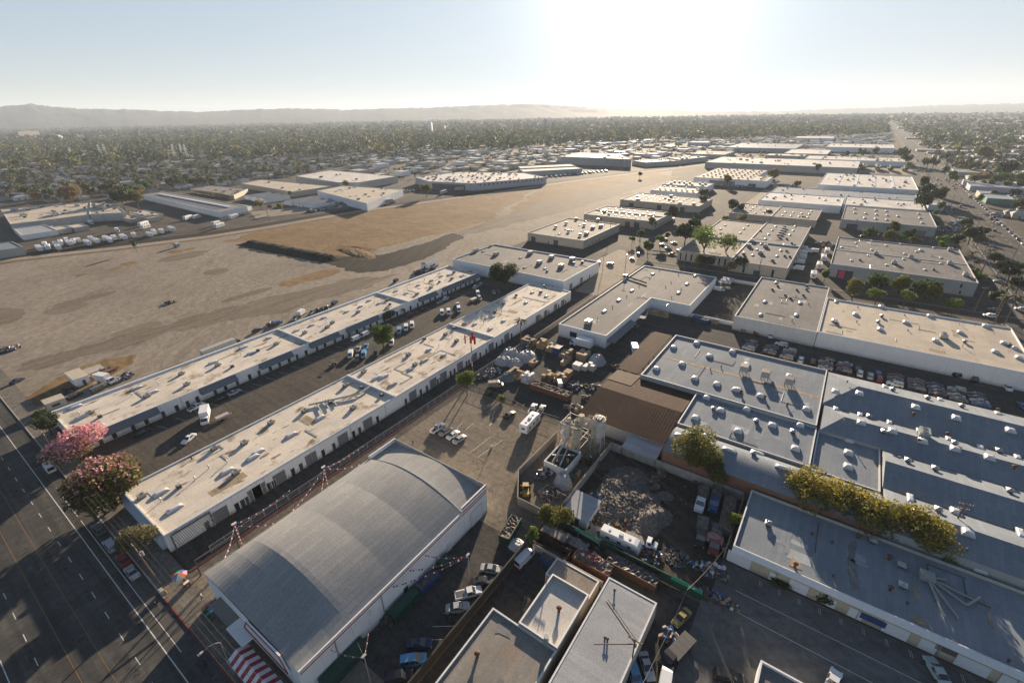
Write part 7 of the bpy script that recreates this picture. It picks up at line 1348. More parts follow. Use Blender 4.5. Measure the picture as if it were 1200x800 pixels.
mb = MB(); mb.tube((.6, -.5, 1.2), (2.4, -.5, .6), .12, 6); mb.tube((.6, .5, 1.2), (2.4, .5, .6), .12, 6); mb.build('lift_arm', 'yellow', t); mb = MB(); mb.rings([[(2.3, -1.2, 1.0), (2.3, 1.2, 1.0)], [(2.3, -1.2, .2), (2.3, 1.2, .2)], [(3.2, -1.2, .1), (3.2, 1.2, .1)]], 0, closed=False, caps=False); mb.build('bucket', 'steel_dark', t)
for x in (-1.6, .9):
    for y in (-1.0, 1.0): o = place('wheel', WHEEL[.5], t, (x, y, .65), 0, (1.3, 1.3, 1.3))
# ---------------------------------------------------------------- rubble yard
r = np.random.default_rng(5); n1, n2 = 60, 56; x0, x1, y0, y1 = 71.5, 98.5, 13.5, 36.5
hh = np.zeros((n1+1, n2+1)); XX, YY = np.meshgrid(np.linspace(x0, x1, n1+1), np.linspace(y0, y1, n2+1), indexing='ij')
for (cx, cy, sx, sy, h) in ((88, 31, 6.5, 3.6, 1.9), (80.5, 27.5, 4.2, 4.4, 2.0), (81.5, 20.2, 3.4, 2.4, 3.6), (93, 28, 4, 4, 1.3), (76.5, 29, 3.2, 3.4, 1.4), (87, 23.5, 3, 3.4, 1.7), (75.5, 20.5, 2.6, 2.4, 1.2), (85, 17.5, 2.2, 1.6, 1.6), (92, 19.5, 2.4, 2.4, .9)): hh += h*np.exp(-((XX-cx)/sx)**2-((YY-cy)/sy)**2)*.75
big = r.random((13, 13)); bi = np.array([[0.0]*(n2+1)]*(n1+1))
for i in range(n1+1):
    for j in range(n2+1):
        u, v = i/n1*11.99, j/n2*11.99; a_, b_ = int(u), int(v); fu, fv = u-a_, v-b_; bi[i, j] = big[a_, b_]*(1-fu)*(1-fv)+big[a_+1, b_]*fu*(1-fv)+big[a_, b_+1]*(1-fu)*fv+big[a_+1, b_+1]*fu*fv
hh = hh*(.55+.9*bi); hh = np.maximum(hh-.30-.35*bi, -.12)+np.where(hh > .5, r.random(hh.shape)*.40, 0)
mb = MB(); mb.rings([[(XX[i, j]-85, YY[i, j]-25, hh[i, j]) for j in range(n2+1)] for i in range(n1+1)], 0, closed=False, caps=False); tag(mb.build('rubble', 'rubble', None, (85, 25, 0)), 'big uneven heap of grey broken concrete in the walled yard', 'rubble', None, 'stuff')
mb = MB(); rr = random.Random(6)
for _ in range(4200):
    i, j = rr.randrange(n1), rr.randrange(n2)
    if hh[i, j] < .2 and rr.random() < .93: continue
    s = rr.uniform(.10, .42)*(2.0 if rr.random() < .08 else 1); x, y, z = XX[i, j]+rr.uniform(-.2, .2)-85, YY[i, j]+rr.uniform(-.2, .2)-25, max(0, hh[i, j]); R_ = Matrix.Rotation(rr.uniform(0, 6), 3, Vector((rr.uniform(-1, 1), rr.uniform(-1, 1), .5)))
    vs = [R_@Vector(v)*s+Vector((x, y, z+s*.1)) for v in ((-.6, -.5, -.2), (.6, -.4, -.2), (.1, .6, -.2), (-.3, -.2, .35), (.4, .1, .3))]; mb.add(vs, [(0, 1, 4, 3), (1, 2, 4), (2, 0, 3), (2, 3, 4)], rr.choice((0, 0, 1, 2)))
tag(mb.build('broken_concrete', ['rubble', 'rubble_light', 'scrap'], None, (85, 25, 0)), 'loose broken concrete lumps scattered over the grey heap', 'rubble', None, 'stuff')
bits(794, 653, 2.5, 2.5, .6, ['rubble', 'rubble_light'], 160, 'small patch of white stones near the teal panel', .2, .5)
for (px, py, rx, ry, n, lb) in ((705, 612, 2.2, 5, 160, 'mixed rubbish behind the pink tent cloth'), (745, 640, 2.5, 2, 60, 'rubbish by the white flatbed truck'), (700, 583, 1.6, 3, 70, 'white sacks by the sheet metal hut'), (765, 652, 1.8, 2, 60, 'pink and grey rubbish at the end of the green fence'), (832, 668, 1.6, 4, 110, 'white drums and junk along the low wall'), (842, 700, 1.2, 4, 80, 'dark junk at the lane end of the low wall'), (848, 640, 1, 5, 70, 'planks and junk between the trucks and the workshop')):
    bits(px, py, rx, ry, 1.1, ['scrap_white', 'scrap', 'steel_dark', 'rust', CB, 'car_blue'], n, lb, .25, .9)
for i, (px, py) in enumerate(((838, 662), (842.5, 665.5), (848, 666), (834, 671.5))):
    x, y = G(px, py, .5); mb = MB(); mb.cyl(0, 0, 0, .95, .42, .42, 14); mb.cyl(0, 0, .95, 1.0, .44, .44, 14); mb.cyl(0, 0, .45, .5, .44, .44, 14); tag(mb.build('drum', 'scrap_white', None, (x, y, 0)), 'white drum at the low yard wall, '+['nearest the trucks', 'in the middle', 'nearest the workshop', 'lowest one'][i], 'drum', 'white drums at the yard wall')
t = thing('site_hut', 'sheet metal hut with pale streaked roof at the edge of the rubble yard', 'hut', (*G(682, 592, 3), 0)); mb = MB(); mb.box(-3.4, -3, 0, 3.4, 3, 2.7); mb.build('walls', 'white_wall', t); mb = MB(); mb.add([(-3.7, -3.2, 2.75), (3.7, -3.2, 3.2), (3.7, 3.2, 3.2), (-3.7, 3.2, 2.75), (-3.7, -3.2, 2.68), (3.7, -3.2, 3.1), (3.7, 3.2, 3.1), (-3.7, 3.2, 2.68)], [(0, 1, 2, 3), (0, 4, 5, 1), (1, 5, 6, 2), (2, 6, 7, 3), (3, 7, 4, 0)]); mb.build('roof', 'metal_roof', t); mb = MB(); mb.box(-3.46, -1, .1, -3.4, 0, 2.1); mb.build('door', 'dark_door', t)
x, y = G(697, 620, 2.4); t = thing('tent_cloth', 'tan stretched tent cloth with pointed corners over junk', 'tent', (x, y, 0)); mb = MB(); mb.add([(-2.6, -2.4, 1.8), (-.4, -.6, 2.5), (2.6, -2.8, 1.9), (.5, .2, 3.0), (2.3, 2.6, 1.7), (-.3, .8, 2.4), (-2.4, 2.8, 2.0)], [(0, 1, 3, 5), (1, 2, 3), (3, 4, 5), (5, 6, 0)]); mb.build('cloth', 'tarp_tan', t)
for p in ((-2.6, -2.4), (2.6, -2.8), (2.3, 2.6), (-2.4, 2.8)): mb = MB(); mb.cyl(p[0], p[1], 0, 1.9, .05, .05, 6); mb.build('pole', 'galv', t)
x, y = G(837, 628, 2.4); mound(0, 0, 1.4, 1.9, .9, 'faded_cloth', 'faded pink cloth thrown over the maroon dump truck', 'cloth', 'cloth', 3, .2, 8, .1, xy=(x, y)).location.z = 1.9
g = 'skips in the lane by the green fence'
container(650, 627.5, 6, 2.5, 2.4, 'container_brown', 'covered skip with a pale speckled top under the olive tree', PI/2, False, 'rubble_light', group=g); container(647, 642, 8, 2.5, 1.9, 'container_brown', 'long empty brown skip beside the concrete wall', PI/2, group=g); container(674, 637, 6, 2.5, 1.5, 'steel_dark', 'low skip heaped with broken concrete', PI/2, load='rubble_light', group=g)
container(694, 661, 8, 2.5, 2.0, 'container_rust', 'rusty skip overflowing with coloured rubbish', PI/2, load='scrap', group=g); bits(694, 659, 1.1, 3.6, .8, ['scrap_white', 'red', 'car_blue', 'tarp_tan', 'scrap'], 170, 'coloured rubbish heaped in the rusty skip', .2, .6, z0=1.8); container(741, 669, 10.5, 2.6, 2.0, 'container_brown', 'long dark brown open skip near the pale ribbed roof', PI/2, load='steel_dark', group=g)
container(598, 620, 6.5, 2.5, 2.2, 'green', 'dark green open skip with rubble at one end', .15, load='scrap'); mound(606, 637, 1.8, 2.4, 1.2, 'scrap_white', 'white sheet slung over scrap beside the green skip', 'tarpaulin', seed=4, rough=.15); container(642, 655, 3.0, 2.0, 1.5, 'blue', 'small blue skip full of scrap by the grey wall', PI/2-.1, load='scrap'); bits(652, 666, 1.2, 1.6, .6, [WD, 'scrap'], 40, 'planks beside the small blue skip'); bits(634, 648, 1.4, 1.2, .8, ['steel_dark', 'scrap', 'car_blue'], 40, 'scrap left of the small blue skip')
for (px, py, l, w_, h, mt, lb, op) in ((522, 657, 2.6, 1.8, 1.7, 'green', 'short green bin at the far end of the hall wall', False), (506, 676, 2.6, 1.8, 1.5, 'blue', 'blue bin with black lid by the hall wall', False), (496, 686, 2.6, 1.8, 1.5, 'blue', 'open blue bin filled with rubbish by the hall wall', True), (474, 707, 6.4, 2.0, 1.9, 'green', 'long green container by the middle of the hall wall', False), (404, 777, 8.6, 2.2, 2.0, 'green', 'longest green container at the near end of the hall wall', False)):
    container(px, py, l, w_, h, mt, lb, 0, op, 'scrap' if op else ('ac_dark' if 'black' in lb else mt), 'waste_bin' if l < 3 else 'storage_container', 'bin' if l < 3 else 'container')
bits(453, 722, 1.2, 2, 1.4, ['steel_dark', 'scrap'], 60, 'dark scrap leaning on the white hall wall', .3, 1.2)
t = thing('wrecked_car', 'yellow wrecked car shell on the back of the tow truck', 'car', (*G(799, 722, 1), 0), math.radians(163)); o = place('body', one_mesh('sedan', 'yellow'), t, (0, 0, .25), 0, (1, .95, .85))
bits(786, 745, 1.4, 1.6, 1.0, ['tarp_tan', 'scrap', 'car_blue', 'scrap_white'], 50, 'tan cloth and scrap behind the wrecked yellow car', .3, 1.2)
# ---------------------------------------------------------------- verge, field and forecourt bits
def cabin(px, py, l, w_, h, ang, label, mat='white_wall', roof='cream_roof', xy=None, gable=0):
    x, y = xy or G(px, py, h*.6); t = thing('portable_cabin', label, 'cabin', (x, y, 0), ang); mb = MB(); mb.box(-l/2, -w_/2, .2, l/2, w_/2, h); mb.build('walls', mat, t); mb = MB()
    if gable: mb.add([(-l/2-.2, -w_/2-.2, h), (l/2+.2, -w_/2-.2, h), (l/2+.2, w_/2+.2, h), (-l/2-.2, w_/2+.2, h), (-l/2-.2, 0, h+gable), (l/2+.2, 0, h+gable)], [(0, 1, 5, 4), (2, 3, 4, 5), (0, 4, 3), (1, 2, 5)])
    else: mb.box(-l/2-.1, -w_/2-.1, h+.002, l/2+.1, w_/2+.1, h+.15)
    mb.build('roof', roof, t); mb = MB(); mb.box(-l/2-.04, -.9, .3, -l/2-.002, 0, 2.2); mb.build('door', 'dark_door', t); mb = MB(); mb.box(-l/4, -w_/2-.03, 1.1, l/6, -w_/2-.002, 2.0); mb.build('window', 'window_glass', t); return t
cabin(91, 442, 9.5, 4.2, 3.2, PI/2, 'white box cabin on the dry verge by the street'); cabin(64, 471, 5, 4.5, 2.8, 0, 'small white cabin right behind the first shed corner', 'grey_wall'); cabin(504, 309, 12, 5, 3.4, .1, 'pale gabled hut on the field edge behind the shed', roof='metal_roof', gable=1.4); cabin(207, 287, 3.2, 3.2, 2.6, .4, 'tiny grey hut alone in the dirt field', 'grey_wall', 'metal_roof', gable=.8)
for (px, py, rx, ry, n, lb) in ((497, 317, 9, 4, 150, 'junk and old machinery beside the pale hut'), (145, 441, 3, 3, 60, 'dark machinery behind the first shed'), (199, 354, 2.5, 2, 30, 'little brown rubbish heap in the dirt field'), (78, 458, 3, 2, 40, 'scrap beside the small white cabin'), (378, 362, 4, 2, 40, 'scrap on the verge behind the shed'), (318, 380, 3, 2, 30, 'barrels on the verge near the blue car'), (120, 436, 4, 2, 40, 'boards laid by the blue tarpaulin truck'), (0, 411, 6, 4, 80, 'ring of dark boulders at the left field edge')):
    bits(px, py, rx, ry, 1.3, ['scrap', 'steel_dark', 'scrap_white', 'rust', 'car_navy'], n, lb, .4, 1.4)
x, y = G(105, 434, 0); mb = MB(); mb.box(-4, -3, -.03, 4, 3, .05); struct('slab', mb, 'concrete').location = (x, y, 0)
x, y = G(122, 434, 1.5); t = thing('trailer', 'dark flat trailer parked behind the blue tarpaulin truck', 'trailer', (x, y, 0), .2); mb = MB(); mb.box(-4.5, -1.2, .9, 4.5, 1.2, 1.1, 0, True); mb.build('deck', 'rust', t)
for q in (-2.5, -1.5, 3):
    for s in (-1, 1): place('wheel', WHEEL[.5], t, (q, s*.95, .5))
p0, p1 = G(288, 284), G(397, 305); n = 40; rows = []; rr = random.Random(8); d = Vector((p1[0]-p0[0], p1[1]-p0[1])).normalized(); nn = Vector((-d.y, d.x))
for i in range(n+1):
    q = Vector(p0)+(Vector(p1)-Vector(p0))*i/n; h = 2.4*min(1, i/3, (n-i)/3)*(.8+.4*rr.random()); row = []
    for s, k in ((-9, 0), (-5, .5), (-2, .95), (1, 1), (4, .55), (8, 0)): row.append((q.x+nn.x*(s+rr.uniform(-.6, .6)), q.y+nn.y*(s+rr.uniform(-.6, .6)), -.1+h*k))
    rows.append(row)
mb = MB(); mb.rings(rows, 0, closed=False, caps=False); struct('earth_bank', mb, 'dark_soil')  # shade on the bank is put into its near-black colour
x, y = G(420, 296, .5); mound(0, 0, 7, 20, .9, 'weeds_soil', 'low pale heap of broken slabs in the dry field', 'heap', 'slab_heap', 9, .4, 16, math.radians(-12), xy=(x, y)); fence('orange mesh fence behind the pale slab heap', [G(396, 291), G(420, 290.5), G(443, 295)], 1.3, 4, 'orange', gap=.25)
t = thing('barrier_posts', 'yellow posts round a small trailer on the forecourt', 'posts', (*G(262, 488, .5), 0)); 
for i in range(6):
    for j in (-1.8, 1.8): mb = MB(); mb.cyl(-3+i*1.2, j*.8, 0, 1.0, .07, .07, 8); mb.build('post', 'yellow', t)
mb = MB(); mb.box(-2.2, -.8, .4, 1.6, .8, 1.2); mb.box(1.6, -.1, .5, 2.6, .1, .6); mb.build('trailer_box', 'duct', t)
t = thing('barrier_posts', 'yellow posts round a pale box at the far end of the forecourt', 'posts', (*G(555, 351, .5), 0))
for i in range(4):
    for j in (-1.8, 1.8): mb = MB(); mb.cyl(-3+i*2, j, 0, 1.0, .08, .08, 8); mb.build('post', 'yellow', t)
mb = MB(); mb.box(-2, -1, 0, 2, 1, 1.2); mb.build('box', 'cream_wall', t)
t = thing('forklift', 'small dark forklift standing alone in the sun on the forecourt', 'forklift', (*G(391, 425, .8), 0), 2.2); mb = MB(); mb.box(-1.2, -.6, .3, .6, .6, 1.1); mb.build('body', 'steel_dark', t); mb = MB(); mb.box(-.9, -.55, 2.0, .4, .55, 2.08)
for a in (-.85, .35):
    for b in (-.5, .5): mb.tube((a, b, 1.1), (a, b, 2.0), .04, 4)
mb.build('roll_cage', 'steel_dark', t); mb = MB(); mb.box(.62, -.4, .1, .72, -.3, 2.2); mb.box(.62, .3, .1, .72, .4, 2.2); mb.box(.72, -.35, .1, 1.7, -.25, .16); mb.box(.72, .25, .1, 1.7, .35, .16); mb.build('mast', 'galv', t)
for a in (-.8, .4):
    for b in (-.6, .6): place('wheel', WHEEL[.33], t, (a, b, .3), 0, .9)
# ---------------------------------------------------------------- poles, lamps, wires
def upole(x, y, h, label, ang=0, arms=((.92, 1.3),), trans=False, lean=(0, 0), group='utility poles', r=.16):
    t = thing('utility_pole', label, 'pole', (x, y, 0), ang, group); mb = MB(); mb.tube((0, 0, -.1), (lean[0], lean[1], h), r, 8, 0, r*.65); mb.build('shaft', 'pole_wood', t)
    for (f, w_) in arms:
        cx, cy, z = lean[0]*f, lean[1]*f, h*f; mb = MB(); mb.box(cx-.07, cy-w_, z-.08, cx+.07, cy+w_, z+.08, 0, True)
        for k in (-1, -.55, .55, 1): mb.cyl(cx, cy+k*w_*.92, z+.08, z+.32, .05, .07, 6, 1)
        mb.build('crossarm', ['pole_wood', 'scrap_white'], t)
    if trans: mb = MB(); mb.cyl(.42+lean[0]*.8, lean[1]*.8, h*.74, h*.74+1.1, .28, .28, 10); mb.build('transformer', 'galv', t)
    return t
def wires(pts, label, r=.028, sag=1.0, group='overhead wires'):
    c = pts[0]; mb = MB()
    for a, b in zip(pts, pts[1:]):
        prev = None
        for k in range(9):
            t_ = k/8; q = tuple(a[i]+(b[i]-a[i])*t_-c[i]-(sag*4*t_*(1-t_) if i == 2 else 0) for i in range(3))
            if prev: mb.tube(prev, q, r, 4)
            prev = q
    return tag(mb.build('overhead_wire', 'wire', None, c), label, 'wire', group)
upole(10.3, 95.6, 11.6, 'leaning wooden utility pole on the near street beside the pine like tree', 0, ((.95, 1.6), (.83, 1.4)), True, (-.9, 1.0))
for i, dx in enumerate((-1.1, -.3, .5, 1.3)): wires([(9.4+dx, 160, 10.6), (9.4+dx, 96.6, 11), (9.8+dx, 30, 10.6), (9.8+dx, -30, 10.6)], 'thin overhead wire along the near street, '+['over the kerb', 'second from the kerb', 'third from the kerb', 'over the pavement'][i])
upole(10.2, 160, 11.2, 'utility pole up the near street by the dark green tree', 0, ((.95, 1.5),))
t = thing('street_lamp', 'tall grey street lamp arching over the near street by the striped canopy', 'street lamp', (10.2, 66.5, 0)); mb = MB(); mb.tube((0, 0, 0), (.1, 0, 8.6), .11, 8, 0, .07); mb.build('post', 'galv', t); mb = MB(); mb.path([(.1, 0, 8.6), (-.5, .1, 9.1), (-1.4, .2, 9.3), (-2.2, .3, 9.2)], .05); mb.build('arm', 'galv', t); mb = MB(); mb.box(-3.0, .12, 9.05, -2.2, .48, 9.25, 0, True); mb.build('lamp_head', 'duct', t)
t = thing('antenna_mast', 'red and white banded antenna mast at the alley edge of the second shed', 'mast', (111.2, 96.8, 0)); mb = MB()
for k in range(8): mb.cyl(0, 0, k*1.9, (k+1)*1.9, .24-.012*k, .24-.012*(k+1), 10, k % 2)
mb.build('shaft', ['white_paint', 'red'], t)
for k in range(3): a = k*2*PI/3+.4; mb = MB(); mb.tube((0, 0, 14.6), (1.9*math.cos(a), 1.9*math.sin(a), 14.6), .08, 4); mb.obox((2.0*math.cos(a), 2.0*math.sin(a)), a, .18, .34, 13.2, 16.4); mb.build('antenna', 'red', t)
mb = MB(); mb.cyl(0, 0, 13.0, 15.4, .42, .42, 10); mb.build('antenna_drum', 'red', t)
for i, (x, y, h) in enumerate(((24.6, 91.3, 7), (46, 90.3, 7.6))):
    t = thing('bunting_pole', 'striped pole wound in red white and blue bunting, '+['by the alley mouth', 'halfway along the vaulted hall'][i], 'pole', (x, y, 0), 0, 'striped bunting poles'); mb = MB()
    for k in range(14): mb.cyl(0, 0, k*h/14, (k+1)*h/14, .13, .13, 8, k % 2)
    mb.build('shaft', ['white_paint', 'red'], t); mb = MB(); mb.box(-.5, -.15, h, .5, .15, h+.3, 0, True); mb.build('floodlight', 'white_paint', t)
def bunting(a, b, label, sag=.7):
    mb = MB(); c = a; n = int(math.dist(a, b)/.55); prev = None
    for k in range(n+1):
        t_ = k/n; q = Vector([a[i]+(b[i]-a[i])*t_-c[i]-(sag*4*t_*(1-t_) if i == 2 else 0) for i in range(3)])
        if prev is not None:
            mb.tube(prev, q, .012, 3, 3); u = (q-prev).normalized(); m_ = (prev+q)/2; mb.quad(m_-u*.17, m_+u*.17, m_+u*.17-Vector((0, 0, .38)), m_-u*.17-Vector((0, 0, .38)), k % 3)
        prev = q
    return tag(mb.build('bunting', ['white_paint', 'red', 'car_blue', 'wire'], None, a), label, 'bunting', 'strings of bunting')
hub = (46.5, 44.5, 7.5)
t = thing('lamp_post', 'lamp post where three bunting strings meet beside the white work truck', 'lamp post', (46.5, 44.5, 0)); mb = MB(); mb.cyl(0, 0, 0, 7.6, .12, .08, 8); mb.build('post', 'galv', t); mb = MB(); mb.box(-.4, -.2, 7.6, .4, .2, 7.85, 0, True); mb.build('lamp_head', 'duct', t)
for i, px in enumerate(((465, 691), (485, 672), (504, 654))): x, y = G(*px, 5.6); bunting((x, 52.9, 5.6), hub, 'bunting string from the hall wall to the lamp post, '+['nearest', 'middle', 'farthest'][i])
hub2 = (22.5, 46, 7.5)
t = thing('lamp_post', 'lamp post at the bottom edge holding three bunting strings', 'lamp post', (22.5, 46, 0)); mb = MB(); mb.cyl(0, 0, 0, 7.6, .12, .08, 8); mb.build('post', 'galv', t); mb = MB(); mb.box(-.4, -.2, 7.6, .4, .2, 7.85, 0, True); mb.build('lamp_head', 'duct', t)
for i, px in enumerate(((395, 768), (415, 738), (440, 718))): x, y = G(*px, 5.4); bunting((x, 52.9, 5.4), hub2, 'bunting string from the hall wall to the bottom edge, '+['left', 'middle', 'right'][i])
for i, (b, lb) in enumerate((((52, 84, 7.4), 'from the middle pole to the far hall roof'), ((41, 84, 7.4), 'from the middle pole down to the hall eave'), ((33, 84, 7.2), 'from the middle pole to the near hall eave'), ((60, 92, 5), 'from the middle pole along the fence'))): bunting((46, 90.3, 7.4), b, 'bunting string '+lb)
for i, (b, lb) in enumerate((((19, 84, 7.2), 'from the alley pole to the hall front'), ((38, 92.5, 5.5), 'from the alley pole along the fence'), ((30, 84, 7.2), 'from the alley pole to the hall eave'))): bunting((24.6, 91.3, 6.9), b, 'bunting string '+lb)
t = thing('light_pole', 'slim lot light pole beside the painted parking bays', 'lamp post', (82.7, 66.5, 0)); mb = MB(); mb.cyl(0, 0, 0, 7.7, .1, .07, 8); mb.build('post', 'galv', t); mb = MB(); mb.box(-.6, -.15, 7.7, .6, .15, 7.9, 0, True); mb.build('lamp_head', 'duct', t); mb = MB(); mb.cyl(0, 0, 0, .7, .3, .3, 10); mb.build('plinth', 'scrap_white', t)
x, y = G(1107, 632); upole(x-1.0, y+.3, 11, 'leaning utility pole at the end of the yellow tree row', .2, ((.97, 1.2), (.86, 1.0)), True, (.5, -.6), r=.2)
x, y = G(656, 617); upole(x, y, 10.5, 'dark utility pole standing by the olive tree and the skips', 0, ((.95, 1.1),)); x, y = G(671, 616); upole(x, y, 5, 'short dark pole beside the sheet metal hut', 0, ())
x, y = G(744, 752, 8.5); t = upole(x, y, 9.2, 'utility pole with long double crossarms over the pale ribbed roof', 0, ((.97, 1.2),), True); mb = MB(); mb.tube((0, 0, 8.3), (4.0, 6.8, 8.2), .1, 5); mb.tube((.4, -.1, 8.5), (4.4, 6.7, 8.4), .07, 5); mb.tube((0, 0, 8.0), (-3.6, 5.4, 7.8), .1, 5); mb.build('crossarm', 'pole_wood', t)
for i, (bx, by, h, lb) in enumerate(((732, 322, 15, 'on the lit concrete lane, tall one'), (706, 318, 10, 'with a T top on the lit concrete lane'), (714.5, 277, 12, 'at the corner of the first pale shed'), (743.5, 267, 11, 'left of two by the second pale shed'), (749, 267, 10, 'right of two by the second pale shed'), (802, 314, 11, 'under the tall narrow windows'), (888, 323, 10, 'before the grey roofed block'), (1141, 367.5, 13, 'on the cross street behind the cream roof'), (1090, 286, 13, 'by the grey shed drive'), (1144, 268, 11, 'on the boulevard kerb, upper'), (1161, 273, 9, 'on the boulevard kerb, middle'), (1186, 305, 12, 'on the boulevard kerb, lower'), (1112.7, 246, 13, 'on the boulevard, left of a far trio'), (1120, 250, 13, 'on the boulevard, middle of a far trio'), (1132, 255, 12, 'on the boulevard, right of a far trio'), (1000, 272, 10, 'at the corner of the grey slab shed'), (352, 245, 12, 'before the broad cream depot'), (389, 248, 12, 'by the tall bluish block'), (315, 258, 9, 'in the truck lot beyond the railway'))):
    x, y = G(bx, by); upole(x, y, h, 'utility pole '+lb, [0, .4, 1.2][i % 3], ((.94, 1.2),), i % 3 == 0)
for i in range(14): upole(330+i*48, -74.4, 11.5, 'utility pole in the long row on the left side of the boulevard', PI/2, ((.95, 1.3),), group='poles lining the boulevard')
for i, z in enumerate((9.6, 9.0)): wires([(60.5, 4, z), (47, -6, z), (33, -18, z)], 'overhead wire over the lane by the striped court, '+['upper', 'lower'][i], .03)
wires([(78, 3, 8.8), (62, 7, 9), (42, 8, 8.8)], 'overhead cable across the lane by the tow truck', .05)
# ---------------------------------------------------------------- the street corner: people, stalls
def person(x, y, rot, label, shirt='cloth_light', legs='cloth_dark', pose='stand'):
    vs = [(0, 0, .95), (0, 0, 1.2), (0, 0, 1.42), (0, 0, 1.55), (0, 0, 1.68), (0, .1, .9), (.03, .12, .5), (0, .12, .06), (.14, .12, .03), (0, -.1, .9), (.10, -.12, .5), (-.06, -.12, .06), (.08, -.12, .03), (0, .2, 1.40), (.02, .26, 1.12), (.16, .25, .9), (0, -.2, 1.40), (.02, -.26, 1.12), (.14, -.25, .9)]
    ra = [.14, .13, .13, .055, .10, .09, .065, .045, .035, .09, .065, .045, .035, .055, .042, .035, .055, .042, .035]
    if pose == 'ride':
        vs[6], vs[7], vs[8] = (.35, .14, .72), (.22, .14, .3), (.36, .14, .28); vs[10], vs[11], vs[12] = (.38, -.14, .8), (.25, -.14, .42), (.39, -.14, .40); vs[1] = (.12, 0, 1.18); vs[2] = (.25, 0, 1.36); vs[3] = (.3, 0, 1.48); vs[4] = (.36, 0, 1.6); vs[13], vs[14], vs[15] = (.26, .2, 1.34), (.4, .25, 1.15), (.6, .24, 1.08); vs[16], vs[17], vs[18] = (.26, -.2, 1.34), (.4, -.25, 1.15), (.6, -.24, 1.08)
    ed = [(0, 1), (1, 2), (2, 3), (3, 4), (0, 5), (5, 6), (6, 7), (7, 8), (0, 9), (9, 10), (10, 11), (11, 12), (2, 13), (13, 14), (14, 15), (2, 16), (16, 17), (17, 18)]
    me = bpy.data.meshes.new('p'); me.from_pydata(vs, ed, []); o = bpy.data.objects.new('p', me); COL.objects.link(o); o.modifiers.new('s', 'SKIN'); sk = me.skin_vertices[0].data
    for i, r_ in enumerate(ra): sk[i].radius = (r_, r_)
    sk[0].use_root = True; o.modifiers.new('u', 'SUBSURF').render_levels = 1; o.modifiers['u'].levels = 1
    dg = bpy.context.evaluated_depsgraph_get(); me2 = bpy.data.meshes.new_from_object(o.evaluated_get(dg)); bpy.data.objects.remove(o)
    for m_ in (legs, shirt, 'skin', 'steel_dark'): me2.materials.append(M(m_))
    me2.polygons.foreach_set('material_index', [0 if p.center.z < .97 else (1 if p.center.z < 1.46 and not (p.center.z < 1.02) else (2 if p.center.x > -.02 and p.center.z < 1.72 else 3)) for p in me2.polygons])
    me2.polygons.foreach_set('use_smooth', [True]*len(me2.polygons)); return tag(place('person', me2, None, (x, y, .12 if x > 9.6 and x < 14.6 else 0), rot), label, 'person')
x, y = G(237.5, 702); person(x, y, 2.4, 'person in a pale shirt standing by the hall corner', 'cloth_light'); x, y = G(219, 684); person(x, y, 1.0, 'person in a dark shirt under the rainbow umbrella', 'cloth_dark'); x, y = G(484, 521); person(x, y, .5, 'person in dark clothes walking on the sunny lot', 'cloth_dark')
x, y = G(304, 797, .5); person(x, y, 2, 'person in a white shirt under the striped canopy edge', 'cloth_light'); x, y = G(247, 714); person(x, y, 3, 'person behind the fruit stall in a light top', 'tarp_tan')
x, y = G(185, 712); t = thing('bicycle', 'dark bicycle ridden along the kerb lane', 'bicycle', (x, y, 0), PI/2); mb = MB()
for wx in (-.52, .52):
    w_ = MB(); n = 16; w_.path([(wx+.33*math.cos(2*PI*k/n), 0, .35+.33*math.sin(2*PI*k/n)) for k in range(n+1)], .025, 5); w_.build('wheel', 'rubber', t)
mb.path([(-.52, 0, .35), (-.15, 0, .85), (.4, 0, .88), (.52, 0, .35)], .025); mb.path([(-.52, 0, .35), (.0, 0, .3), (.4, 0, .88)], .025); mb.tube((0, 0, .3), (-.15, 0, .9), .025, 5); mb.tube((.42, -.28, 1.02), (.42, .28, 1.02), .02, 5); mb.tube((.4, 0, .88), (.42, 0, 1.02), .02, 5); mb.build('frame', 'steel_dark', t); mb = MB(); mb.box(-.28, -.07, .92, -.02, .07, .98, 0, True); mb.build('saddle', 'ac_dark', t)
person(x, y-.12, PI/2, 'cyclist in dark clothes riding in the kerb lane', 'cloth_dark', pose='ride')
x, y = G(214, 682); t = thing('umbrella', 'rainbow coloured market umbrella on the pavement', 'umbrella', (x, y, .12)); n = 8
for k in range(n):
    a, b = 2*PI*k/n, 2*PI*(k+1)/n; mb = MB(); R = 1.45
    p = [(0, 0, 2.55), (R*.55*math.cos(a), R*.55*math.sin(a), 2.35), (R*math.cos(a), R*math.sin(a), 1.95), (R*math.cos(b), R*math.sin(b), 1.95), (R*.55*math.cos(b), R*.55*math.sin(b), 2.35)]; mb.add(p, [(0, 1, 4), (1, 2, 3, 4)]); mb.build('panel', ['car_blue', 'teal', 'yellow', 'pink', 'car_lightblue', 'stripe_white', 'orange', 'pink'][k], t)
mb = MB(); mb.cyl(0, 0, 0, 2.6, .03, .03, 6); mb.build('pole', 'galv', t)
x, y = G(220, 686); t = thing('vendor_cart', 'red and white food cart beside the rainbow umbrella', 'cart', (x, y, .12)); mb = MB(); mb.box(-.5, -.35, .35, .5, .35, .95, 0, True); mb.build('body', 'red', t); mb = MB(); mb.box(-.52, -.37, .952, .52, .37, 1.0); mb.build('counter', 'white_paint', t)
for a in (-.35, .35):
    for b in (-.3, .3): place('wheel', WHEEL[.33], t, (a, b, .2), 0, .6)
x, y = G(246, 720); t = thing('fruit_stall', 'fruit stall with green and blue crates in front of the hall', 'stall', (x, y, .1)); mb = MB(); mb.box(-.7, -1.6, .65, .7, 1.6, .72, 0, True); mb.build('table', 'wood', t)
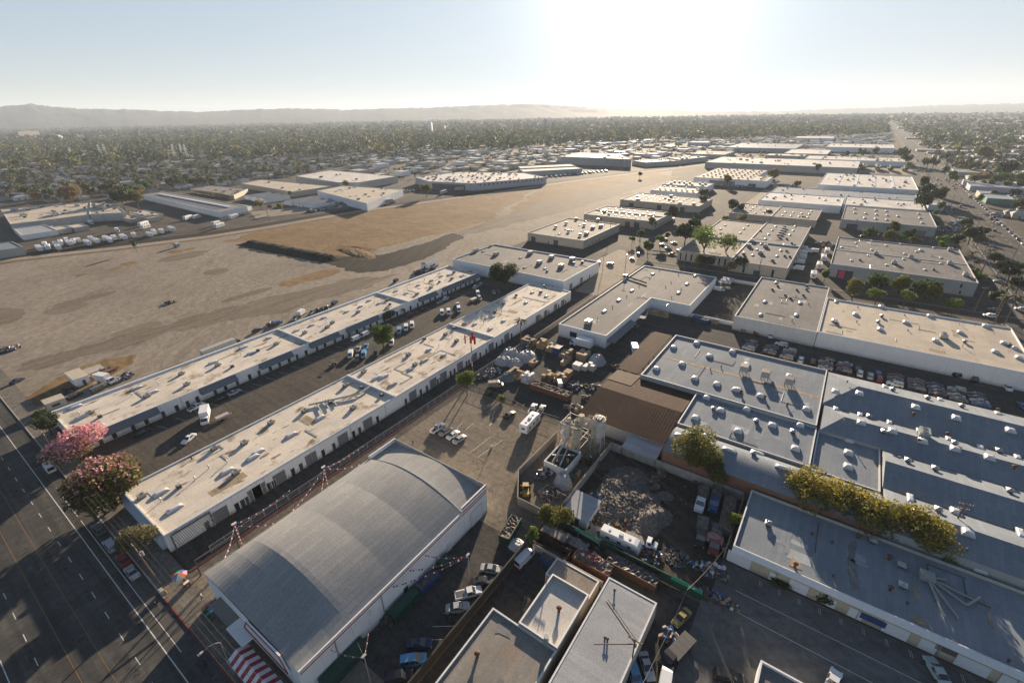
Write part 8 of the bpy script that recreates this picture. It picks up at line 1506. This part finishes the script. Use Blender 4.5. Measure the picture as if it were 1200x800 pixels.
for a in (-.6, .6):
    for b in (-1.5, 1.5): mb = MB(); mb.box(a-.04, b-.04, 0, a+.04, b+.04, .65); mb.build('leg', 'wood', t)
for k in range(8): mb = MB(); mb.box(-.3, -.25, 0, .3, .25, .28); tag(mb.build('crate', ['green', 'car_blue', 'teal', 'scrap_white', 'green', 'car_lightblue', 'yellow', 'red'][k], None, (x-.35+.7*(k % 2), y-1.2+.8*(k//2), .83)), ['dark green crate on the fruit stall, street side front', 'blue crate on the fruit stall, hall side front', 'teal crate on the fruit stall, street side', 'white crate on the fruit stall, hall side', 'green crate on the fruit stall beside the white one', 'pale blue crate on the fruit stall', 'yellow crate on the fruit stall', 'red crate on the fruit stall'][k], 'crate', 'crates on the fruit stall')
x, y = G(195.5, 695); t = thing('fire_hydrant', 'small orange hydrant on the pavement by the utility pole', 'hydrant', (x, y, .12)); mb = MB(); mb.cyl(0, 0, 0, .6, .13, .11, 10); mb.cyl(0, 0, .6, .75, .14, .05, 10); mb.build('body', 'orange', t); mb = MB(); mb.tube((0, -.24, .42), (0, .24, .42), .06, 8); mb.build('outlet', 'yellow', t)
x, y = G(189, 692, .8); t = thing('utility_cabinet', 'pale utility cabinet at the foot of the leaning pole', 'cabinet', (x, y, .12)); mb = MB(); mb.box(-.35, -.6, 0, .35, .6, 1.0); mb.build('case', 'duct', t); mb = MB(); mb.box(-.38, -.5, .1, -.352, .5, .9); mb.build('door', 'galv', t)

for i, (px, py, rx, ry, n, lb) in enumerate(((970, 287, 3, 8, 90, 'scrap and crates at the end of the trailer row'), (1108, 268, 8, 6, 140, 'blue sheets and scrap between the shed and the boulevard'), (1120, 262, 5, 5, 80, 'pale sheet metal scrap under the boulevard trees'), (920, 218, 14, 16, 160, 'machinery and crates on the sunny dirt lot'), (905, 212, 10, 8, 80, 'pale crates on the sunny dirt lot'), (862, 218, 8, 20, 130, 'pallets along the front of the cream market hall'), (1175, 252, 10, 12, 140, 'white sacks and scrap by the green fronted shed'), (1190, 232, 20, 14, 140, 'yellow and white junk in the bus yard'), (400, 240, 14, 8, 160, 'scrap heaps along the wall of the tall bluish block'), (430, 243, 10, 6, 90, 'dark scrap at the corner of the tall bluish block'), (372, 246, 12, 6, 110, 'mixed scrap before the saw tooth sheds'), (480, 224, 14, 6, 60, 'yard clutter by the lone frontage tree'))):
    bits(px, py, rx, ry, 2.2, ['scrap_white', 'scrap', 'steel_dark', CB, 'rust', 'car_lightblue'], n, lb, .7, 2.4)
for i, (px, py) in enumerate(((1185, 236), (1190, 235), (1195, 240))): x, y = G(px, py, 1.5); vehicle('school_bus', x, y, 160, 'yellow', 'yellow bus parked across the boulevard, '+['left one', 'middle one', 'right one'][i], 'yellow buses across the boulevard', far=True)

x, y = G(852, 604, 1.5); container(0, 0, 11.5, 2.5, 2.7, 'steel_dark', 'long dark open trailer between the dump trucks and the workshop wall', .1, load='scrap', name='trailer', cat='trailer', xy=(x, y))
for (px, py, rx, ry, n, lb) in ((824, 560, 4, 3, 90, 'dark junk at the back corner behind the dump trucks'), (770, 560, 5, 1.2, 80, 'rubbish along the back wall of the rubble yard'), (672, 560, 3, 1.2, 60, 'rusty parts along the inner concrete wall'), (722, 620, 4, 2, 90, 'brown rubbish at the foot of the rubble heap'), (690, 600, 2, 3, 60, 'dark rubbish beside the sheet metal hut'), (735, 655, 2, 5, 70, 'loose rubbish along the foot of the green fence')):
    bits(px, py, rx, ry, 1.3, ['scrap', 'steel_dark', 'rust', CB, 'scrap'], n, lb, .3, 1.3)
# ---------------------------------------------------------------- sheds beyond the railway and along the boulevard
def far_hall(label, poly, h, roof, wall, rk=(), n=0, seed=1, par=.4, group=None):
    pl = poly
    if len(pl) > 2:
        a = sum(pl[i][0]*pl[(i+1) % len(pl)][1]-pl[(i+1) % len(pl)][0]*pl[i][1] for i in range(len(pl)))
        if a < 0: pl = list(reversed(pl))
    r_, f_ = hall(label, pl, h, roof, wall, par, 'warehouse', 'warehouse', group)
    if n:
        rr = random.Random(seed); x0, x1 = min(p[0] for p in pl), max(p[0] for p in pl); y0, y1 = min(p[1] for p in pl), max(p[1] for p in pl); k = 0
        if len(pl) == 2: pl = [(x0, y0), (x1, y0), (x1, y1), (x0, y1)]
        def inside(x, y):
            for i in range(len(pl)):
                (ax, ay), (bx, by) = pl[i], pl[(i+1) % len(pl)]
                if (bx-ax)*(y-ay)-(by-ay)*(x-ax) < 2.2*math.hypot(bx-ax, by-ay): return False
            return True
        while k < n:
            x, y = rr.uniform(x0, x1), rr.uniform(y0, y1)
            if inside(x, y): on_roof(f_, rr.choice(rk), x, y, rr.choice((0, PI/2)), rr.uniform(.9, 1.4)); k += 1
            else: k += .02
    return r_, f_
AC = ['ac_big', 'ac', 'skylight', 'dark_cooler']
far_hall('large dusty cream roof at the left edge beyond the railway', [(82, 579), (134, 573), (160, 662), (96, 690)], 7, 'cream_roof', 'grey_wall', AC, 26, 1)
far_hall('white roof with dark roof boxes joined to the large cream roof', [(134.5, 573), (156, 553), (169, 620), (160, 661)], 7.2, 'cream_roof', 'grey_wall', ['dark_cooler', 'ac_big'], 14, 2)
far_hall('pale blue low shed in front of the large cream roof', [(78, 530), (100, 530), (101, 570), (82, 578)], 4.2, 'metal_roof', 'white_wall'); far_hall('white roofed shed cut off by the left edge behind the railway', [(36, 474), (67, 468), (67, 498), (36, 503)], 6, 'blue_grey_roof', 'grey_wall')
for i, (x, y) in enumerate(((105, 545), (116, 542))): far_hall('pale portable cabin in the storage lot, '+['left one', 'right one'][i], [(x-5, y-11), (x+5, y+9)], 3.8, 'cream_roof', 'grey_wall')
for i, (x0, y0, x1, y1) in enumerate(((152, 533, 162, 562), (162, 522, 172, 558), (165, 530, 178, 572))): far_hall('low tan roofed office shed by the storage lot, '+['front one', 'middle one', 'rear one'][i], [(x0, y0), (x1, y1)], 3.6+.5*i, 'cream_roof', 'tan_wall', ['ac'], 3, i)
r_, f_ = far_hall('long shed with blue solar troughs on its roof beyond the railway', [(208, 484), (239, 493), (242, 690), (215, 681)], 6, 'beige_roof', 'white_wall', par=.5)
mb = MB(); c = f_['c']; mb.add([(x-c[0], y-c[1], 5.53) for x, y in ((211.5, 497), (224.5, 501), (226, 668), (217, 674))], [(0, 1, 2, 3)]); mb.build('solar_array', 'solar_blue_roof', r_)
mb = MB(); mb.add([(x-c[0], y-c[1], z) for z in (5.5, 6.5) for x, y in ((225, 500), (227.5, 501), (228.5, 670), (226.2, 668))], [(4, 5, 6, 7), (0, 1, 5, 4), (1, 2, 6, 5), (2, 3, 7, 6), (3, 0, 4, 7)]); mb.build('parapet_beam', 'white_paint', r_)
far_hall('low tan roof behind a dry brown hedge', [(272, 585), (309, 624), (302, 702), (271, 692)], 5, 'beige_roof', 'tan_wall', AC, 10, 4)
hg = thing('hedge', 'tall dry brown hedge along the low tan roof beyond the railway', 'hedge', (269, 640, 0), PI/2); place('foliage', crown_mesh(78, 1500, .07, 16, .5, .2, ('leaf_tan',), 1.0), hg, (0, 0, 2.5), 0, (42, 3, 4))
far_hall('wide cream roofed hall with a long dark gutter, left of the white block', [(318, 539), (373, 540), (365, 689), (328, 676)], 6.2, 'cream_roof', 'tan_wall', ['ac'], 4, 5)
far_hall('tall bluish white block standing on the frontage road', [(303, 388), (388, 428), (374, 518), (331, 510)], 8, 'cream_roof', 'white_wall', ['ac', 'skylight'], 16, 6)
far_hall('broad cream roofed depot with rows of dark loading doors', [(385, 543), (398, 519), (470, 526), (474, 683), (399, 661)], 9, 'bright_roof', 'grey_wall', ['dark_cooler'], 6, 7)
for i, (x0, x1, y0, y1) in enumerate(((276, 306, 526, 541), (277, 306, 542, 558), (279, 305, 559, 576), (284, 312, 452, 467), (283, 312, 468, 483), (282, 311, 484, 500))):
    c = ((x0+x1)/2, (y0+y1)/2); t = thing('saw_tooth_shed', 'grey gabled shed in the saw tooth rows beyond the railway, %s' % ['left row front', 'left row middle', 'left row back', 'right row front', 'right row middle', 'right row back'][i], 'shed', (c[0], c[1], 0), 0, 'grey gabled sheds beyond the railway')
    hx, hy = (x1-x0)/2, (y1-y0)/2; mb = MB(); q = [(-hx, -hy), (hx, -hy), (hx, hy), (-hx, hy)]; mb.rings([[(x, y, -.2) for x, y in q], [(x, y, 3.6) for x, y in q]], 0, caps=False); mb.add([(-hx, -hy, 3.6), (-hx, 0, 5.6), (-hx, hy, 3.6)], [(0, 1, 2)]); mb.add([(hx, -hy, 3.6), (hx, 0, 5.6), (hx, hy, 3.6)], [(2, 1, 0)]); mb.build('walls', 'white_wall', t)
    mb = MB(); mb.quad((-hx-.3, -hy-.3, 3.5), (hx+.3, -hy-.3, 3.5), (hx+.3, 0, 5.65), (-hx-.3, 0, 5.65)); mb.quad((-hx-.3, 0, 5.65), (hx+.3, 0, 5.65), (hx+.3, hy+.3, 3.5), (-hx-.3, hy+.3, 3.5)); mb.build('roof', 'blue_grey_roof', t)
far_hall('small white hut beside the truck lot beyond the railway', [(232, 492), (247, 500), (246, 522), (234, 516)], 4, 'cream_roof', 'white_wall')
r_, f_ = far_hall('white factory roof studded with dark skylights on the frontage road', [(449, 447), (461, 383), (557, 336), (584, 390), (552, 482), (473, 495)], 9, 'bright_roof', 'lilac_wall', ['dark_cooler', 'hood'], 80, 9)
openings(r_, [(449, 447), (461, 383), (557, 336), (584, 390), (552, 482), (473, 495)], f_['c'], [(0, 30, 48, .3, 6.5, 'dock')]+[(1, 10+k*6, 2.2, 5.5, 7.2, 'window') for k in range(16)])
for i, (poly, h) in enumerate((([(611, 409), (690, 352), (708, 372), (636, 432)], 7), ([(640, 434), (712, 375), (735, 398), (665, 455)], 8))): far_hall(['narrow white arched shed by the far car lot', 'dull white shed behind the narrow one by the far car lot'][i], poly, h, 'bright_roof', 'grey_wall')
r_, f_ = far_hall('large grey hall with ribbed concrete front at the end of the field', [(803, 318), (905, 388), (905, 470), (800, 460)], 13, 'bright_roof', 'grey_wall', ['ac_big'], 8, 10)
mb = MB(); c = f_['c']
for k in range(24): y = 322+k*5.8; mb.box(801-c[0], y-c[1], 0, 803.2-c[0], y+1.4-c[1], 12.6)
mb.build('ribs', 'grey_wall', r_)
far_hall('white depot on the bend of the railway, nearer one', [(822, 300), (880, 262), (905, 300), (850, 335)], 7, 'bright_roof', 'grey_wall', ['ac'], 8, 11); far_hall('white depot on the bend of the railway, farther one', [(890, 262), (976, 236), (985, 262), (925, 298)], 7.5, 'bright_roof', 'grey_wall', ['ac_big'], 9, 12)
far_hall('very long bright roof with a dark grey wall behind the cream market hall', [(844, 2), (960, 208)], 9.5, 'bright_roof', 'grey_wall', AC, 26, 13)
far_hall('thin white roof behind the very long bright roof', [(1050, 88), (1095, 152)], 7.5, 'bright_roof', 'grey_wall', ['ac_big'], 6, 14); far_hall('lilac boxy warehouse in the hazy distance', [(1351, 336), (1400, 385)], 11, 'lilac_wall', 'lilac_wall')
far_hall('wide pale warehouse in the hazy distance below the lilac one', [(1221, 122), (1400, 262)], 9, 'metal_roof', 'grey_wall', AC, 12, 15); far_hall('ribbed white roof in front of the red tent', [(1107, 56), (1232, 128)], 8, 'bright_roof', 'grey_wall'); far_hall('flat brown shadowed shed by the end of the field', [(1035, 222), (1130, 288)], 7, 'beige_roof', 'grey_wall', AC, 5, 16)
far_hall('long white shed with peaked roof ridges beside the far parking lot', [(999, -60), (1074, 82)], 7.5, 'bright_roof', 'white_wall', ['ac_big', 'hood'], 26, 17); far_hall('largest white block at the far end of the boulevard rows', [(1290, -49), (1420, 71)], 10, 'bright_roof', 'white_wall', AC, 10, 18); far_hall('far off blue white warehouse behind a belt of trees', [(1700, 82), (1800, 180)], 9, 'bright_roof', 'white_wall')
sheet('far_parking', rect(880, -65, 1000, 0), -.03, 'pale_concrete')
for k in range(4): tree(0, 0, 0, 'leaf_bright', 'low green tree row in the far parking lot, strip %s' % ['one', 'two', 'three', 'four'][k], 'trees', 'tree rows in the far parking lot', xy=(935, -4-k*17), rm=5, wide=6, name='tree_row', bush=True).rotation_euler = (0, 0, 0)
far_hall('lilac grey shed on the far side of the boulevard', [(735, -151), (800, -106)], 5.5, 'metal_roof', 'lilac_wall'); far_hall('grey shed farther up the far side of the boulevard', [(890, -142), (940, -108)], 5.5, 'beige_roof', 'grey_wall')
r_, f_ = far_hall('green fronted shed with a pale roof across the boulevard', [(643, -127), (676, -108)], 5.2, 'metal_roof', 'green_wall' if 'green_wall' in MATS else 'tan_wall'); far_hall('tan shed joined behind the green fronted shed', [(676.3, -118), (700, -107)], 5.4, 'metal_roof', 'tan_wall'); far_hall('small white box building on the boulevard edge behind dark trees', [(576, -71), (606, -60)], 5, 'bright_roof', 'white_wall')
fr = random.Random(44); rng = np.random.default_rng(6); xs, ys = fan(700, 2600, 14000, rng); n = 0; used = set()
fk = [('bright_roof', 'white_wall', 'white'), ('cream_roof', 'tan_wall', 'cream'), ('grey_roof', 'grey_wall', 'grey'), ('metal_roof', 'grey_wall', 'pale grey')]
boxes = [o for o in bpy.data.objects if o.get('category') == 'warehouse']
centres = [(o.location.x, o.location.y) for o in boxes]
for x, y in zip(xs, ys):
    if n >= 230: break
    right = y < -112 and x > 700
    if not (in_freight(x, y) or (right and fr.random() < .25)) or hide_ground(x, y) or (x > 590 and 240 > y > -70 and x < 1250): continue
    key = (int(x//36), int(y//32))
    if key in used or any(abs(x-a) < 62 and abs(y-b) < 58 for a, b in centres): continue
    used.add(key); n += 1; rf, wl, nm = fk[fr.choices((0, 1, 2, 3), (4, 3, 2, 3))[0]]; l, w_ = fr.uniform(12, 33), fr.uniform(10, 29)
    far_hall('low %s roof in the crowd of far off workshops' % nm, [(x-l/2, y-w_/2), (x+l/2, y+w_/2)], fr.uniform(4.5, 8), rf, wl, group='far off workshops with %s roofs' % nm)
# tall things in the haze
for (px, py, w_, h, lb, nm, mt) in ((35, 163, 120, 38, 'broad grey office slab with ribbed front in the distance', 'office_slab', 'block_wall'), (70, 163, 30, 16, 'low white building beside the distant office slab', 'office_slab', 'white_wall'), (505, 155, 34, 48, 'pale tower block in the haze below the hills', 'tower_block', 'white_wall'), (490, 155, 130, 14, 'flat white hospital like block beside the hazy tower', 'office_slab', 'white_wall'), (520, 155, 45, 30, 'shorter pale block right of the hazy tower', 'tower_block', 'grey_wall'), (639, 154, 14, 55, 'thin dark tower alone in the haze', 'tower_block', 'grey_wall')):
    x, y = G(px, py, 0); t = thing(nm, lb, 'tower' if 'tower' in nm else 'building', (x, y, 0), math.radians(-55)); mb = MB(); mb.box(-9, -w_/2, 0, 9, w_/2, h); mb.build('walls', mt, t)
    mb = MB(); k = 0
    while -w_/2+3+k*5 < w_/2-2: mb.box(-9.2, -w_/2+2+k*5, 2, -9.0, -w_/2+4.2+k*5, h-2, 0, True); k += 1
    mb.build('window_band', 'window_glass', t); mb = MB(); mb.box(-5, -w_/6, h, 5, w_/6, h+3.5); mb.build('roof_house', mt, t)
def pylon(px, py, h, label, group):
    x, y = G(px, py, 0); t = thing('power_pylon', label, 'pylon', (x, y, 0), math.radians(30), group); mb = MB(); b = h*.09; s = [(b*(1-k*.14), h*k/6) for k in range(7)]
    for (w0, z0), (w1, z1) in zip(s, s[1:]):
        for a, c in ((-1, -1), (1, -1), (1, 1), (-1, 1)): mb.tube((a*w0, c*w0, z0), (a*w1, c*w1, z1), .22, 4)
        for a in (-1, 1): mb.tube((a*w0, -w0, z0), (a*w1, w1, z1), .12, 3); mb.tube((-w0, a*w0, z0), (w1, a*w1, z1), .12, 3)
    mb.build('lattice', 'white_paint', t); mb = MB()
    for z, w_ in ((.66, .2), (.78, .17), (.9, .13)): mb.box(-h*w_, -.25, h*z, h*w_, .25, h*z+.4, 0, True)
    mb.build('crossarms', 'white_paint', t)
for i, (px, py, h) in enumerate(((121, 189, 36), (127, 188, 36), (215, 186, 33), (220, 187, 33), (205, 184, 30), (86, 188, 28))): pylon(px, py, h, 'pale lattice pylon above the suburb, '+['left of the first pair', 'right of the first pair', 'middle of the second group', 'right of the second group', 'left of the second group', 'shortest, farthest left'][i], 'power pylons above the suburb')
# campers and coaches stored beside the railway
g = 'campers stored beside the railway'; rr = random.Random(15)
row = [a for a in ((370, 610), (450, 600), (545, 600), (570, 560), (655, 560), (690, 545), (820, 560), (855, 520), (905, 540), (1000, 520), (1030, 535), (1070, 510), (1160, 505))]
lbs = ['first from the left', 'second from the left', 'third from the left', 'fourth, behind the third', 'fifth from the left', 'sixth, half hidden', 'seventh and longest', 'eighth, behind the longest', 'ninth from the left', 'tenth, at the lane', 'eleventh, at the lane', 'twelfth, by the blue fronted one', 'with a blue front']
for i, (a, b) in enumerate(row):
    x, y = G(a/8, 215+b/8, 1.5); vehicle('camper' if i % 3 else 'motorhome', x, y, -98+rr.uniform(-6, 6), 'white', 'white camper in the railway row, '+lbs[i], g, sc=1.15)
lbs = ['alone with a dark back', 'left of the tight trio', 'middle of the tight trio', 'right of the tight trio', 'small, in front of the trio', 'long, left of two by the tank wall', 'white, right of two by the tank wall', 'upper of two long ones', 'lower of two long ones', 'apart near the solar roof', 'small pair by the road', 'second of the small pair']
for i, (a, b) in enumerate(((135, 565), (325, 540), (395, 530), (490, 510), (285, 560), (640, 402), (720, 393), (225, 460), (245, 485), (1070, 390), (905, 455), (935, 475))):
    x, y = G(140+a/8, 205+b/8, 1.5); vehicle('motorhome' if i % 2 else 'camper', x, y, (-98 if i < 5 else 30)+rr.uniform(-8, 8), 'white', 'white coach or camper beyond the railway, '+lbs[i], g, sc=1.15)
for i, (px, py) in enumerate(((453, 237), (520, 226), (540, 222), (546, 221))): x, y = G(px, py, 1.5); vehicle('semi_trailer', x, y, [-16, 20, -20, -20][i], 'white', 'white lorry on the frontage road, '+['beside the tall bluish block', 'near the lone tree', 'left at the factory wall', 'right at the factory wall'][i], 'white lorries on the frontage road', far=True, sc=1.1)
lbs = ['behind the first of the row', 'behind the third of the row', 'behind the fifth of the row', 'behind the seventh of the row', 'by the portable cabins', 'by the tan office sheds', 'near the cream roof']
for i, (a, b) in enumerate(((420, 575), (520, 565), (625, 535), (735, 530), (850, 365), (490, 420), (1100, 440))):
    x, y = G(a/8, 215+b/8, 1.5); vehicle('camper' if i % 2 else 'box_truck', x, y, -98+rr.uniform(-8, 8), 'white', 'white truck or camper stored '+lbs[i], g)
# the far car lot
rr = random.Random(9)
for k in range(62):
    i, j = k % 16, k//16; x = 607+i*8+j*3; y = 373-i*3.0+j*4.5-j*2
    vehicle(rr.choice(['sedan', 'suv', 'van']), x, y, 70, rr.choice(['white', 'silver', 'white', 'grey', 'blue']), 'car in the packed car lot at the end of the dry field', 'cars in the far car lot', far=True)
# trees and parked vehicles between the far workshops
rng = np.random.default_rng(16); xs, ys = fan(560, 2400, 5200, rng); arr = []
allb = [(o.location.x, o.location.y) for o in bpy.data.objects if o.get('category') == 'warehouse']
for x, y in zip(xs, ys):
    px, py = P(x, y, 0)
    if (in_freight(x, y) or (y < -110 and x > 600) or (1000 < x < 1800 and -60 < y < 300)) and not hide_ground(x, y) and all(abs(x-a) > 20 or abs(y-b) > 18 for a, b in allb): arr.append((x, y, rng.uniform(1.6, 4.2), rng.uniform(.8, 1.5)))
mass('roadside_trees', arr[:900], 60, .26, TM, 5, 'small trees scattered between the far off workshops')
